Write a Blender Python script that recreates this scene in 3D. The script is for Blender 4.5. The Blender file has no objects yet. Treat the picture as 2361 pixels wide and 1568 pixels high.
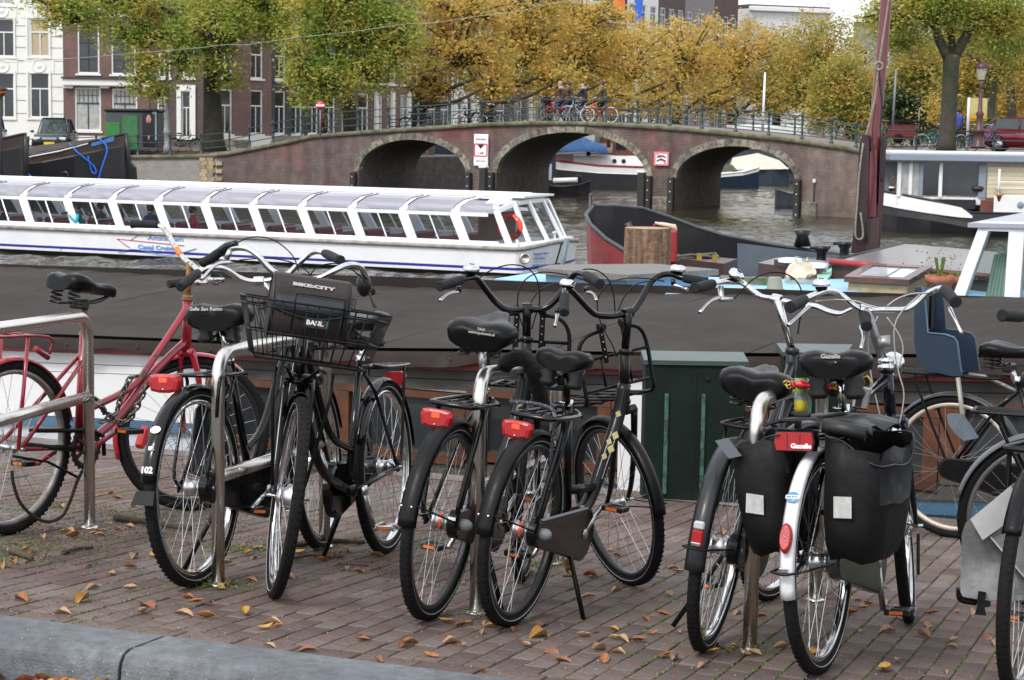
import bpy, math, random
import numpy as np
from mathutils import Vector, Matrix
R_ = math.radians; MT = Matrix.Translation; MR = Matrix.Rotation
rnd = random.Random(7)
PI = math.pi
# ---------------- camera, sky, sun, exposure ----------------
FPX, CX, CY, YH, ROLL, CAMH = 4500.0, 1180.5, 784.0, 265.0, 0.016, 1.68
sc = bpy.context.scene
COL = sc.collection
PITCH = math.atan((CY - YH) / FPX)
cam_d = bpy.data.cameras.new('camera')
cam = bpy.data.objects.new('camera', cam_d); COL.objects.link(cam)
cam_d.sensor_width = 36.0
cam_d.lens = 36.0 * FPX / 2361.0
cam_d.clip_start = 0.1; cam_d.clip_end = 1500
cam.matrix_world = MT((0, 0, CAMH)) @ MR(PI/2 - PITCH, 4, 'X') @ MR(ROLL, 4, 'Z')
cam_d.dof.use_dof = True; cam_d.dof.focus_distance = 7.2; cam_d.dof.aperture_fstop = 20.0
sc.camera = cam
world = bpy.data.worlds.new('World'); sc.world = world; world.use_nodes = True
wn = world.node_tree.nodes; wl = world.node_tree.links; wn.clear()
SUN_EL, SUN_AZ = R_(48), R_(215)      # azimuth measured clockwise from +Y (north)
sky = wn.new('ShaderNodeTexSky'); sky.sky_type = 'NISHITA'; sky.sun_disc = False
sky.sun_elevation = SUN_EL; sky.sun_rotation = SUN_AZ
sky.air_density = 1.2; sky.dust_density = 3.0
hs = wn.new('ShaderNodeHueSaturation'); hs.inputs['Saturation'].default_value = 0.22
tcw = wn.new('ShaderNodeTexCoord'); nz = wn.new('ShaderNodeTexNoise'); nz.inputs['Scale'].default_value = 2.2; nz.inputs['Detail'].default_value = 5
rp = wn.new('ShaderNodeValToRGB'); rp.color_ramp.elements[0].position = .35; rp.color_ramp.elements[1].position = .7
mxw = wn.new('ShaderNodeMix'); mxw.data_type = 'RGBA'; mxw.inputs[7].default_value = (9.5, 9.9, 10.6, 1)
bgw = wn.new('ShaderNodeBackground'); bgw.inputs['Strength'].default_value = 0.12
ow = wn.new('ShaderNodeOutputWorld')
mpw = wn.new('ShaderNodeMath'); mpw.operation = 'MULTIPLY_ADD'; mpw.inputs[1].default_value = .35; mpw.inputs[2].default_value = .5
wl.new(tcw.outputs['Generated'], nz.inputs['Vector']); wl.new(nz.outputs['Fac'], rp.inputs['Fac'])
wl.new(sky.outputs[0], hs.inputs['Color']); wl.new(hs.outputs[0], mxw.inputs[6])
wl.new(rp.outputs[0], mpw.inputs[0]); wl.new(mpw.outputs[0], mxw.inputs[0])
wl.new(mxw.outputs[2], bgw.inputs['Color']); wl.new(bgw.outputs[0], ow.inputs[0])
sun_d = bpy.data.lights.new('sun', 'SUN'); sun_d.energy = 1.5; sun_d.angle = R_(14); sun_d.color = (1, .95, .88)
sun = bpy.data.objects.new('sun', sun_d); COL.objects.link(sun)
sdir = Vector((math.sin(SUN_AZ)*math.cos(SUN_EL), math.cos(SUN_AZ)*math.cos(SUN_EL), math.sin(SUN_EL)))
sun.rotation_euler = (-sdir).to_track_quat('-Z', 'Y').to_euler()
sc.view_settings.view_transform = 'Standard'; sc.view_settings.look = 'None'
sc.view_settings.exposure = 0.62; sc.view_settings.gamma = 1.0; sc.view_settings.use_curve_mapping = False
sc.render.film_transparent = False
sc.cycles.max_bounces = 6; sc.cycles.transparent_max_bounces = 8
sc.cycles.caustics_reflective = False; sc.cycles.caustics_refractive = False

# ---------------- measuring helpers: a picture direction met with a plane of the place ----------------
_R = cam.matrix_world.to_3x3(); _C = Vector((0, 0, CAMH))
def ray(x, y): return _R @ Vector(((x-CX)/FPX, (CY-y)/FPX, -1))
def WY(x, y, Y): d = ray(x, y); return _C + d*(Y/d.y)
def WZ(x, y, z): d = ray(x, y); return _C + d*((z-CAMH)/d.z)
EV = Vector((.889, -.459, 0)).normalized(); NV = Vector((EV.y*-1, EV.x, 0))
def WV(x, y, v): d = ray(x, y); return _C + d*((v - NV.dot(_C))/d.dot(NV))
GK, GH, GM = .08, 1.22, .035
def gz(X, Y): return CAMH - GH - GK*Y - GM*X
def G(x, y): d = ray(x, y); return _C + d*((-GH)/(d.z+GK*d.y+GM*d.x))
PANG = math.radians(-19.8); EP = Vector((math.cos(PANG), math.sin(PANG), 0)); NP_ = Vector((-EP.y, EP.x, 0))
def E(u, v, z=0): return EV*u + NV*v + Vector((0, 0, z))
def WP(x, y, p, n): d = ray(x, y); return _C + d*((p-_C).dot(n)/d.dot(n))
ANG = math.atan2(EV.y, EV.x)
WATER = -2.22

# ---------------- mesh builder ----------------
class MB:
    def __init__(s): s.v = []; s.f = []; s.m = []; s.s = []
    def add(s, vs, fs, m=0, sm=True, M=None):
        b = len(s.v)
        if M is not None: vs = [M @ Vector(p) for p in vs]
        s.v.extend([tuple(p) for p in vs]); s.f.extend([tuple(i+b for i in f) for f in fs])
        s.m.extend([m]*len(fs)); s.s.extend([sm]*len(fs)); return s
    def box(s, c, d, m=0, M=None, rz=0, bev=0):
        x, y, z = d[0]/2, d[1]/2, d[2]/2
        T = MT(c) @ MR(rz, 4, 'Z')
        if M is not None: T = M @ T
        if bev:
            b = min(bev, x*.9, y*.9, z*.9); vs = []
            for k in (0, 1):
                for a in (0, 1):
                    pass
            rings = []
            for zz, i in ((-z, b), (-z+b, 0), (z-b, 0), (z, b)):
                xx, yy = x-i, y-i
                rings.append([(-xx, -yy+b*(i == 0), zz), (-xx+b*(i == 0), -yy, zz), (xx-b*(i == 0), -yy, zz), (xx, -yy+b*(i == 0), zz), (xx, yy-b*(i == 0), zz), (xx-b*(i == 0), yy, zz), (-xx+b*(i == 0), yy, zz), (-xx, yy-b*(i == 0), zz)])
            return s.loft(rings, m, False, T)
        vs = [(-x,-y,-z),(x,-y,-z),(x,y,-z),(-x,y,-z),(-x,-y,z),(x,-y,z),(x,y,z),(-x,y,z)]
        return s.add(vs, [(0,3,2,1),(4,5,6,7),(0,1,5,4),(1,2,6,5),(2,3,7,6),(3,0,4,7)], m, False, T)
    def loft(s, rings, m=0, sm=True, M=None, cap=True, close=False):
        n = len(rings[0]); vs = [p for r in rings for p in r]; fs = []
        k = len(rings)
        for i in range(k if close else k-1):
            a = i*n; b = ((i+1) % k)*n
            for j in range(n):
                j2 = (j+1) % n; fs.append((a+j, a+j2, b+j2, b+j))
        b0 = len(s.v); s.add(vs, fs, m, sm, M)
        if cap and not close:
            s.f.append(tuple(b0+i for i in reversed(range(n)))); s.m.append(m); s.s.append(False)
            s.f.append(tuple(b0+(k-1)*n+i for i in range(n))); s.m.append(m); s.s.append(False)
        return s
    def tube(s, pts, r, n=8, m=0, M=None, close=False, cap=True, sq=False):
        P = [Vector(p) for p in pts]; k = len(P)
        rr = r if isinstance(r, (list, tuple)) else [r]*k
        rings = []; up = None
        for i in range(k):
            if close: t = P[(i+1) % k]-P[i-1]
            elif i == 0: t = P[1]-P[0]
            elif i == k-1: t = P[-1]-P[-2]
            else: t = (P[i+1]-P[i]).normalized()+(P[i]-P[i-1]).normalized()
            if t.length < 1e-9: t = Vector((0, 0, 1))
            t.normalize()
            if up is None: up = Vector((0, 0, 1)) if abs(t.z) < .9 else Vector((1, 0, 0))
            a = t.cross(up)
            if a.length < 1e-5: a = t.cross(Vector((1, 0, 0)))
            a.normalize(); b = a.cross(t).normalized(); up = b
            rings.append([P[i]+(a*math.cos(q)+b*math.sin(q))*rr[i] for q in [2*PI*(j+.5*sq)/n for j in range(n)]])
        return s.loft(rings, m, n > 4, M, cap, close)
    def lathe(s, prof, n=16, m=0, M=None, sm=True, close=False, a0=0, a1=2*PI):
        full = abs(a1-a0-2*PI) < 1e-6; vs = []; k = len(prof); na = n if full else n+1
        for i in range(na):
            a = a0+(a1-a0)*i/n
            for (r, z) in prof: vs.append((r*math.cos(a), r*math.sin(a), z))
        fs = []
        for i in range(n):
            a = i*k; b = ((i+1) % na)*k
            for j in range(k if close else k-1):
                j2 = (j+1) % k; fs.append((a+j, b+j, b+j2, a+j2))
        return s.add(vs, fs, m, sm, M)
    def sphere(s, c, r, n=12, k=8, m=0, M=None):
        if not isinstance(r, (list, tuple)): r = (r, r, r)
        T = MT(c) @ Matrix.Diagonal((r[0], r[1], r[2], 1))
        if M is not None: T = M @ T
        return s.lathe([(math.sin(PI*i/k), -math.cos(PI*i/k)) for i in range(k+1)], n, m, T)
    def prism(s, poly, y0, y1, m=0, M=None, ax='xz'):
        n = len(poly)
        f = {'xz': lambda p, y: (p[0], y, p[1]), 'xy': lambda p, y: (p[0], p[1], y), 'yz': lambda p, y: (y, p[0], p[1])}[ax]
        vs = [f(p, y0) for p in poly]+[f(p, y1) for p in poly]
        fs = [tuple(range(n)), tuple(reversed(range(n, 2*n)))]+[(i, i+n, (i+1) % n+n, (i+1) % n) for i in range(n)]
        return s.add(vs, fs, m, False, M)
    def quad(s, a, b, c, d, m=0): return s.add([a, b, c, d], [(0, 1, 2, 3)], m, False)
    def mesh(s, name, mats, sub=None):
        me = bpy.data.meshes.new(name)
        vs = s.v if sub is None else [tuple(sub @ Vector(p)) for p in s.v]
        me.from_pydata(vs, [], s.f)
        for mt in (mats if isinstance(mats, (list, tuple)) else [mats]): me.materials.append(mt)
        if any(s.m): me.polygons.foreach_set('material_index', s.m)
        me.polygons.foreach_set('use_smooth', s.s)
        me.update(); return me
def obj(name, mb, mats, parent=None, inv=None):
    """link one mesh object; inv = matrix that turns the coordinates used into the parent's own"""
    me = mb.mesh(name, mats, inv) if isinstance(mb, MB) else mb
    o = bpy.data.objects.new(name, me); COL.objects.link(o)
    if parent is not None: o.parent = parent
    return o
def empty(name, M=None):
    o = bpy.data.objects.new(name, None); COL.objects.link(o); o.empty_display_size = .1
    if M is not None: o.matrix_world = M if isinstance(M, Matrix) else MT(M)
    return o
def tag(o, label=None, cat=None, group=None, kind=None):
    if label: o['label'] = label
    if cat: o['category'] = cat
    if group: o['group'] = group
    if kind: o['kind'] = kind
    return o
def thing(name, label, cat, M=None, group=None): return tag(empty(name, M), label, cat, group)
def struct(name, mb, mats): return tag(obj(name, mb, mats), kind='structure')
def copy_tree(o, parent=None):
    c = o.copy(); COL.objects.link(c)
    if parent is not None: c.parent = parent
    for ch in list(o.children): copy_tree(ch, c)
    return c
def frame(loc, rz=0, s=1): return MT(loc) @ MR(rz, 4, 'Z') @ Matrix.Scale(s, 4)
def cr(pts, n=6, close=False):
    """smooth a polyline (Catmull-Rom)"""
    P = [Vector(p) for p in pts]; k = len(P); out = []
    for i in range(k if close else k-1):
        p0 = P[i-1] if (i > 0 or close) else P[0]*2-P[1]
        p1, p2 = P[i], P[(i+1) % k]
        p3 = P[(i+2) % k] if (i+2 < k or close) else P[-1]*2-P[-2]
        for j in range(n):
            t = j/n
            out.append(.5*((2*p1)+(p2-p0)*t+(2*p0-5*p1+4*p2-p3)*t*t+(3*p1-p0-3*p2+p3)*t**3))
    if not close: out.append(P[-1])
    return out
def lerp(a, b, t): return a+(b-a)*t
def interp(x, xs, ys): return float(np.interp(x, xs, ys))

# ---------------- materials ----------------
MATS = {}
def pm(name, col, rough=.5, metal=0., var=.12, sc_=6., bump=0., bsc=40., col2=None, msc=2., mth=(.45, .6), coat=0., brick=None, isl=0., trans=0., spec=.5, rvar=0., wet=None, emit=None, streak=None):
    if name in MATS: return MATS[name]
    m = bpy.data.materials.new(name); MATS[name] = m; m.use_nodes = True
    N = m.node_tree.nodes; L = m.node_tree.links; b = N['Principled BSDF']
    col = tuple(col)+(1,) if len(col) == 3 else col
    b.inputs['Roughness'].default_value = rough; b.inputs['Metallic'].default_value = metal
    b.inputs['Coat Weight'].default_value = coat; b.inputs['Specular IOR Level'].default_value = spec
    tc = N.new('ShaderNodeTexCoord'); V = tc.outputs['Object']
    def noise(s, d=4, r=.6):
        n = N.new('ShaderNodeTexNoise'); n.inputs['Scale'].default_value = s; n.inputs['Detail'].default_value = d; n.inputs['Roughness'].default_value = r
        L.new(V, n.inputs['Vector']); return n.outputs['Fac']
    def ramp(f, p0, p1):
        r = N.new('ShaderNodeMapRange'); r.inputs[1].default_value = p0; r.inputs[2].default_value = p1; L.new(f, r.inputs[0]); return r.outputs[0]
    def mix(f, a, c, bt='MIX'):
        x = N.new('ShaderNodeMix'); x.data_type = 'RGBA'; x.blend_type = bt
        for sk, val in ((0, f), (6, a), (7, c)):
            if hasattr(val, 'is_linked') or isinstance(val, bpy.types.NodeSocket): L.new(val, x.inputs[sk])
            else: x.inputs[sk].default_value = val
        return x.outputs[2]
    out = None
    if brick:
        bw, bh, mort, c2, cm = brick
        sx = N.new('ShaderNodeSeparateXYZ'); L.new(V, sx.inputs[0])
        ad = N.new('ShaderNodeMath'); L.new(sx.outputs[0], ad.inputs[0]); L.new(sx.outputs[1], ad.inputs[1])
        cb = N.new('ShaderNodeCombineXYZ'); L.new(ad.outputs[0], cb.inputs[0]); L.new(sx.outputs[2], cb.inputs[1])
        t = N.new('ShaderNodeTexBrick'); L.new(cb.outputs[0], t.inputs['Vector'])
        t.inputs['Scale'].default_value = 1; t.inputs['Brick Width'].default_value = bw; t.inputs['Row Height'].default_value = bh
        t.inputs['Mortar Size'].default_value = mort; t.inputs['Color1'].default_value = col; t.inputs['Color2'].default_value = tuple(c2)+(1,); t.inputs['Mortar'].default_value = tuple(cm)+(1,)
        out = t.outputs['Color']
    if col2:
        f = ramp(noise(msc, 6, .65), *mth)
        out = mix(f, out if out is not None else col, tuple(col2)+(1,))
    if isl:
        g = N.new('ShaderNodeNewGeometry'); oi = N.new('ShaderNodeObjectInfo')
        a = N.new('ShaderNodeMath'); L.new(g.outputs['Random Per Island'], a.inputs[0]); L.new(oi.outputs['Random'], a.inputs[1])
        fr = N.new('ShaderNodeMath'); fr.operation = 'FRACT'; L.new(a.outputs[0], fr.inputs[0])
        mr = N.new('ShaderNodeMapRange'); mr.inputs[3].default_value = 1-isl; mr.inputs[4].default_value = 1+isl; L.new(fr.outputs[0], mr.inputs[0])
        cc = N.new('ShaderNodeCombineColor'); 
        for i in range(3): L.new(mr.outputs[0], cc.inputs[i])
        out = mix(1.0, out if out is not None else col, cc.outputs[0], 'MULTIPLY')
    if streak:
        mp = N.new('ShaderNodeMapping'); mp.inputs['Scale'].default_value = (streak[0], streak[0], streak[0]*.12); L.new(V, mp.inputs[0])
        n = N.new('ShaderNodeTexNoise'); n.inputs['Scale'].default_value = 1; n.inputs['Detail'].default_value = 5; L.new(mp.outputs[0], n.inputs['Vector'])
        cm_ = N.new('ShaderNodeCombineColor'); f = ramp2(N, L, n.outputs['Fac'], 1-streak[1], 1+streak[1]*1.3)
        for i in range(3): L.new(f, cm_.inputs[i])
        out = mix(1.0, out if out is not None else col, cm_.outputs[0], 'MULTIPLY')
    if var:
        f = noise(sc_, 5, .6)
        mr = N.new('ShaderNodeMapRange'); mr.inputs[1].default_value = .3; mr.inputs[2].default_value = .7; mr.inputs[3].default_value = 1-var; mr.inputs[4].default_value = 1+var; L.new(f, mr.inputs[0])
        cc = N.new('ShaderNodeCombineColor')
        for i in range(3): L.new(mr.outputs[0], cc.inputs[i])
        out = mix(1.0, out if out is not None else col, cc.outputs[0], 'MULTIPLY')
    if out is not None: L.new(out, b.inputs['Base Color'])
    else: b.inputs['Base Color'].default_value = col
    if rvar:
        L.new(ramp2(N, L, noise(sc_*1.7), rough-rvar, rough+rvar), b.inputs['Roughness'])
    if bump:
        bp = N.new('ShaderNodeBump'); bp.inputs['Strength'].default_value = min(1, bump); bp.inputs['Distance'].default_value = .01*max(1, bump)
        L.new(noise(bsc, 6, .6), bp.inputs['Height']); L.new(bp.outputs[0], b.inputs['Normal'])
    if trans: b.inputs['Transmission Weight'].default_value = trans
    if emit: b.inputs['Emission Color'].default_value = tuple(emit[0])+(1,); b.inputs['Emission Strength'].default_value = emit[1]
    return m
def ramp2(N, L, f, a, b):
    r = N.new('ShaderNodeMapRange'); r.inputs[1].default_value = .3; r.inputs[2].default_value = .7; r.inputs[3].default_value = a; r.inputs[4].default_value = b
    L.new(f, r.inputs[0]); return r.outputs[0]
def leafmat(name, cols, trans=.45):
    m = bpy.data.materials.new(name); MATS[name] = m; m.use_nodes = True
    N = m.node_tree.nodes; L = m.node_tree.links; b = N['Principled BSDF']
    g = N.new('ShaderNodeNewGeometry'); cr_ = N.new('ShaderNodeValToRGB')
    tc = N.new('ShaderNodeTexCoord'); nn = N.new('ShaderNodeTexNoise'); nn.inputs['Scale'].default_value = .55; nn.inputs['Detail'].default_value = 3
    L.new(tc.outputs['Object'], nn.inputs['Vector'])
    ma = N.new('ShaderNodeMath'); ma.operation = 'MULTIPLY_ADD'; ma.inputs[1].default_value = 1.5; ma.inputs[2].default_value = -.42; L.new(nn.outputs['Fac'], ma.inputs[0])
    mi = N.new('ShaderNodeMath'); mi.operation = 'MULTIPLY_ADD'; mi.inputs[1].default_value = .55; L.new(g.outputs['Random Per Island'], mi.inputs[0]); L.new(ma.outputs[0], mi.inputs[2])
    e = cr_.color_ramp.elements
    while len(e) < len(cols): e.new(.5)
    for i, c in enumerate(cols): e[i].position = i/(len(cols)-1); e[i].color = tuple(c)+(1,)
    L.new(mi.outputs[0], cr_.inputs[0])
    L.new(cr_.outputs[0], b.inputs['Base Color']); b.inputs['Roughness'].default_value = .55
    tr = N.new('ShaderNodeBsdfTranslucent'); L.new(cr_.outputs[0], tr.inputs['Color'])
    mx = N.new('ShaderNodeMixShader'); mx.inputs[0].default_value = trans
    L.new(b.outputs[0], mx.inputs[1]); L.new(tr.outputs[0], mx.inputs[2]); L.new(mx.outputs[0], N['Material Output'].inputs[0])
    return m
def glassmat(name, tint=(.8, .9, .9), alpha=.75, rough=.02, base=(.02, .025, .03)):
    """thin clear pane: mostly see-through, with a glossy face"""
    m = bpy.data.materials.new(name); MATS[name] = m; m.use_nodes = True
    N = m.node_tree.nodes; L = m.node_tree.links; b = N['Principled BSDF']
    b.inputs['Base Color'].default_value = tuple(base)+(1,); b.inputs['Roughness'].default_value = rough
    t = N.new('ShaderNodeBsdfTransparent'); t.inputs[0].default_value = tuple(tint)+(1,)
    fr = N.new('ShaderNodeFresnel'); fr.inputs[0].default_value = 1.5
    mr = N.new('ShaderNodeMapRange'); mr.inputs[3].default_value = 1-alpha; mr.inputs[4].default_value = 1; L.new(fr.outputs[0], mr.inputs[0])
    mx = N.new('ShaderNodeMixShader'); L.new(mr.outputs[0], mx.inputs[0]); L.new(t.outputs[0], mx.inputs[1]); L.new(b.outputs[0], mx.inputs[2])
    L.new(mx.outputs[0], N['Material Output'].inputs[0]); return m
BLACK = pm('black_paint', (.003, .003, .0035), .16, 0, .2, 30, coat=.12, spec=.3, rvar=.08)
BLACKM = pm('black_matt', (.0045, .0045, .005), .4, 0, .25, 30, rvar=.1, spec=.2)
RUBBER = pm('rubber', (.010, .0095, .0095), .75, 0, .3, 60, bump=.4, bsc=300, spec=.15)
PLASTIC = pm('dark_plastic', (.008, .008, .009), .35, 0, .2, 25, spec=.3)
CHROME = pm('chrome', (.62, .62, .62), .14, 1, .12, 40, rvar=.06)
STEEL = pm('brushed_steel', (.64, .61, .57), .28, 1, .08, 4, rvar=.03)
ALU = pm('aluminium', (.55, .55, .56), .3, 1, .1, 40)
SPOKE = pm('spoke_steel', (.5, .5, .49), .3, .9, .1, 40)
REDL = pm('red_lens', (.33, .003, .006), .22, 0, .12, 60, coat=.15, bump=.2, bsc=500)
ORANGE = pm('amber_reflector', (.7, .16, .02), .2, 0, .1)
WHITEP = pm('white_paint', (.78, .78, .78), .4, 0, .05, 3)
# ---------------- ground, pavement, kerb ----------------
UMIN, UMAX = -9.0, 1.6
V_K0, V_K1, V_Q = 5.06, 5.33, 10.25           # kerb outer edge, kerb inner edge, quay edge
SAND = pm('joint_sand', (.085, .075, .06), .95, 0, .35, 25, col2=(.05, .085, .02), msc=5, mth=(.44, .54), bump=.6, bsc=90)
BRICK = pm('pavement_brick', (.115, .076, .066), .85, 0, .28, 38, bump=.7, bsc=130, col2=(.15, .125, .112), msc=1.3, mth=(.42, .66), isl=.22, spec=.3)
def gp(u, v, dz=0):
    p = EP*u+NP_*v; return (p.x, p.y, gz(p.x, p.y)+dz)
side = MB()
side.add([gp(UMIN, V_K1, -.006), gp(UMAX, V_K1, -.006), gp(UMAX, V_Q, -.006), gp(UMIN, V_Q, -.006)], [(0, 1, 2, 3)], 0, False)
sidewalk = struct('pavement', side, SAND)
L_, W_, Hb = .200, .082, .06
bricks = []
nu = int((UMAX-UMIN)/W_)
for i in range(nu):
    u = UMIN+(i+.5)*W_; off = (i % 2)*L_/2
    v = V_K1+.13+off-L_/2
    while v < V_Q-.05:
        v0, v1 = max(v, V_K1+.13), min(v+L_, V_Q)
        if v1-v0 > .05: bricks.append((u, (v0+v1)/2, W_, v1-v0))
        v += L_
# soldier row beside the kerb
u = UMIN
while u < UMAX:
    bricks.append((u+.1, V_K1+.065, .2, .125)); u += .205
brv = []
def brick_mesh(w, l, seed):
    r = random.Random(seed); mb = MB()
    j = lambda a: a+r.uniform(-.0016, .0016)
    w2, l2 = w/2-.0028, l/2-.0028; b = .003
    mb.add([(j(-w2), j(-l2), -.05), (j(w2), j(-l2), -.05), (j(w2), j(l2), -.05), (j(-w2), j(l2), -.05),
            (-w2, -l2, -b), (w2, -l2, -b), (w2, l2, -b), (-w2, l2, -b),
            (-w2+b, -l2+b, 0), (w2-b, -l2+b, 0), (w2-b, l2-b, 0), (-w2+b, l2-b, 0)],
           [(0,1,5,4),(1,2,6,5),(2,3,7,6),(3,0,4,7),(4,5,9,8),(5,6,10,9),(6,7,11,10),(7,4,8,11),(8,9,10,11)], 0, False)
    return mb
gn = Vector((GM, GK, 1)).normalized()
gx = Vector((EP.x, EP.y, -GK*EP.y-GM*EP.x)).normalized(); gy = gn.cross(gx)
def gmat(u, v, dz, tw):
    p = Vector(gp(u, v, dz)); a = gx*math.cos(tw)+gy*math.sin(tw); b = gn.cross(a)
    return Matrix(((a.x, b.x, gn.x, p.x), (a.y, b.y, gn.y, p.y), (a.z, b.z, gn.z, p.z), (0, 0, 0, 1)))
def vis(u, v):
    p = Vector(gp(u, v))-_C; q = _R.transposed() @ p
    x = CX+FPX*q.x/-q.z; y = CY-FPX*q.y/-q.z; return x, y
scored = []
for b in bricks:
    x, y = vis(b[0], b[1])
    if -60 < x < 2420 and y < 1640: scored.append((-y, b))
scored.sort(key=lambda t: t[0])
shared = {}
top = scored[:300]; rest = [b for _, b in scored[300:]]
for _, b in top:
    key = (b[2], round(b[3], 2), rnd.randrange(4))
    if key not in shared: shared[key] = brick_mesh(b[2], b[3], hash(key) % 999).mesh('brick', BRICK)
    o = obj('brick', shared[key], None, sidewalk); o.matrix_local = gmat(b[0], b[1], rnd.gauss(0, .0013), rnd.gauss(0, .006))
mb = MB()
for b in rest:
    bm_ = brick_mesh(b[2], b[3], 5); mb.add(bm_.v, bm_.f, 0, False, gmat(b[0], b[1], rnd.gauss(0, .0013), rnd.gauss(0, .006)))
tag(obj('bricks', mb, BRICK, sidewalk), kind='stuff')
# kerb: long pieces with a rounded nose
KERB = pm('kerb_concrete', (.145, .155, .168), .8, 0, .28, 22, bump=.8, bsc=110, col2=(.09, .098, .11), msc=2.2, mth=(.4, .7))
kerb = struct('kerb', MB().box(EP*-4+NP_*(V_K0+.1)+Vector((0, 0, -.30)), (12, .14, .1), rz=PANG), KERB)
prof = [(V_K1, -.1), (V_K1, .004), (V_K0+.055, -.004), (V_K0+.02, -.016), (V_K0+.002, -.04), (V_K0-.004, -.06), (V_K0-.02, -.2)]
uj = G(280, 1500).dot(EP); KL = 1.9; u = uj-KL*4
while u < 2:
    mb = MB(); r0, r1 = [], []
    for uu, r in ((u+.006, r0), (u+KL-.006, r1)):
        for v, dz in prof: r.append(gp(uu, v, dz))
    mb.loft([r0, r1], 0, False)
    k = obj('kerb_stone', mb, KERB, kerb); u += KL
# street this side of the kerb
ASPH = pm('asphalt', (.05, .048, .047), .9, 0, .3, 30, bump=.8, bsc=200)
st = MB(); st.add([gp(-14, -2, -.17), gp(6, -2, -.17), gp(6, V_K0+.02, -.17), gp(-14, V_K0+.02, -.17)], [(0, 1, 2, 3)], 0, False)
struct('street', st, ASPH)
# quay wall below the pavement edge
QW = pm('near_quay_stone', (.19, .17, .15), .9, 0, .2, 3, bump=.6, bsc=30, brick=(.22, .065, .008, (.13, .09, .08), (.1, .1, .09)))
qw = MB(); c0 = gp(UMIN, V_Q); c1 = gp(UMAX, V_Q)
qw.add([gp(UMIN, V_Q, 0.004), gp(UMAX, V_Q, .004), gp(UMAX, V_Q+.3, .004), gp(UMIN, V_Q+.3, .004)] + [tuple(EP*a+NP_*(V_Q+.3)+Vector((0, 0, -3))) for a in (UMAX, UMIN)], [(0, 1, 2, 3), (3, 2, 4, 5)], 0, False)
struct('quay_wall', qw, QW)
# ---------------- water ----------------
def watermat():
    m = bpy.data.materials.new('canal_water'); m.use_nodes = True
    N = m.node_tree.nodes; L = m.node_tree.links; b = N['Principled BSDF']
    b.inputs['Base Color'].default_value = (.030, .027, .014, 1); b.inputs['Roughness'].default_value = .06
    b.inputs['IOR'].default_value = 1.333
    tc = N.new('ShaderNodeTexCoord'); mp = N.new('ShaderNodeMapping'); mp.inputs['Scale'].default_value = (1, 1, 1)
    L.new(tc.outputs['Object'], mp.inputs[0])
    hs_ = []
    for s, a in ((2.5, .5), (6, .3), (14, .12)):
        n = N.new('ShaderNodeTexNoise'); n.inputs['Scale'].default_value = s; n.inputs['Detail'].default_value = 3; L.new(mp.outputs[0], n.inputs['Vector'])
        k = N.new('ShaderNodeMath'); k.operation = 'MULTIPLY'; k.inputs[1].default_value = a; L.new(n.outputs['Fac'], k.inputs[0]); hs_.append(k)
    a1 = N.new('ShaderNodeMath'); L.new(hs_[0].outputs[0], a1.inputs[0]); L.new(hs_[1].outputs[0], a1.inputs[1])
    a2 = N.new('ShaderNodeMath'); L.new(a1.outputs[0], a2.inputs[0]); L.new(hs_[2].outputs[0], a2.inputs[1])
    # calmer under and beyond the bridge, choppier in the wake
    sx = N.new('ShaderNodeSeparateXYZ'); L.new(tc.outputs['Object'], sx.inputs[0])
    mr = N.new('ShaderNodeMapRange'); mr.inputs[1].default_value = 48; mr.inputs[2].default_value = 75; mr.inputs[3].default_value = 1.0; mr.inputs[4].default_value = .3; L.new(sx.outputs[1], mr.inputs[0])
    bp = N.new('ShaderNodeBump'); bp.inputs['Distance'].default_value = .25; L.new(mr.outputs[0], bp.inputs['Strength']); L.new(a2.outputs[0], bp.inputs['Height'])
    L.new(bp.outputs[0], b.inputs['Normal']); return m
WMAT = watermat()
wt = MB()
wt.add([tuple(E(-150, 9, WATER-.10)), tuple(E(150, 9, WATER-.10)), tuple(E(150, 330, WATER-.10)), tuple(E(-150, 330, WATER-.10))], [(0, 1, 2, 3)], 0, False)
struct('water', wt, WMAT)
# the rippled sheet of open water, built as real low waves (wash of the passing boat nearest, calmer beyond)
rs = np.random.RandomState(12)
xs = np.arange(-36, 34, .17); ys = np.concatenate([np.arange(22, 48, .5), np.arange(48, 80, .16), np.arange(80, 125, .4)])
XX, YY = np.meshgrid(xs, ys); ZZ = np.zeros_like(XX)
for i in range(70):
    lam = .55*(3.4/.55)**rs.rand(); th_ = rs.normal(1.45, .75); k_ = 2*PI/lam; ph = rs.rand()*2*PI
    amp = .0105*lam*(.5+rs.rand()*.8)*(1.25 if lam < 1.6 else .8)
    arg = k_*(XX*math.cos(th_)+YY*math.sin(th_))+ph+.8*np.sin(XX*.31+YY*.17+i)
    ZZ += amp*(1-2*np.abs(np.sin(arg/2)))
patch = .75+.45*np.sin(XX*.23+1.3*np.sin(YY*.11))*np.sin(YY*.19+.8*np.sin(XX*.15))
fall = np.interp(YY, [22, 60, 70, 84, 125], [1.15, 1.15, .8, .42, .3])
ZZ = WATER+.045+ZZ*patch*fall*.62
nX, nY = len(xs), len(ys); co = np.stack([XX, YY, ZZ], -1).reshape(-1, 3)
idx = (np.arange(nY-1)[:, None]*nX+np.arange(nX-1)[None, :]).ravel(); F_ = np.stack([idx, idx+1, idx+1+nX, idx+nX], 1)
me = bpy.data.meshes.new('water_ripples'); me.vertices.add(len(co)); me.vertices.foreach_set('co', co.ravel()); me.loops.add(F_.size); me.loops.foreach_set('vertex_index', F_.ravel().astype(np.int32))
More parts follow.
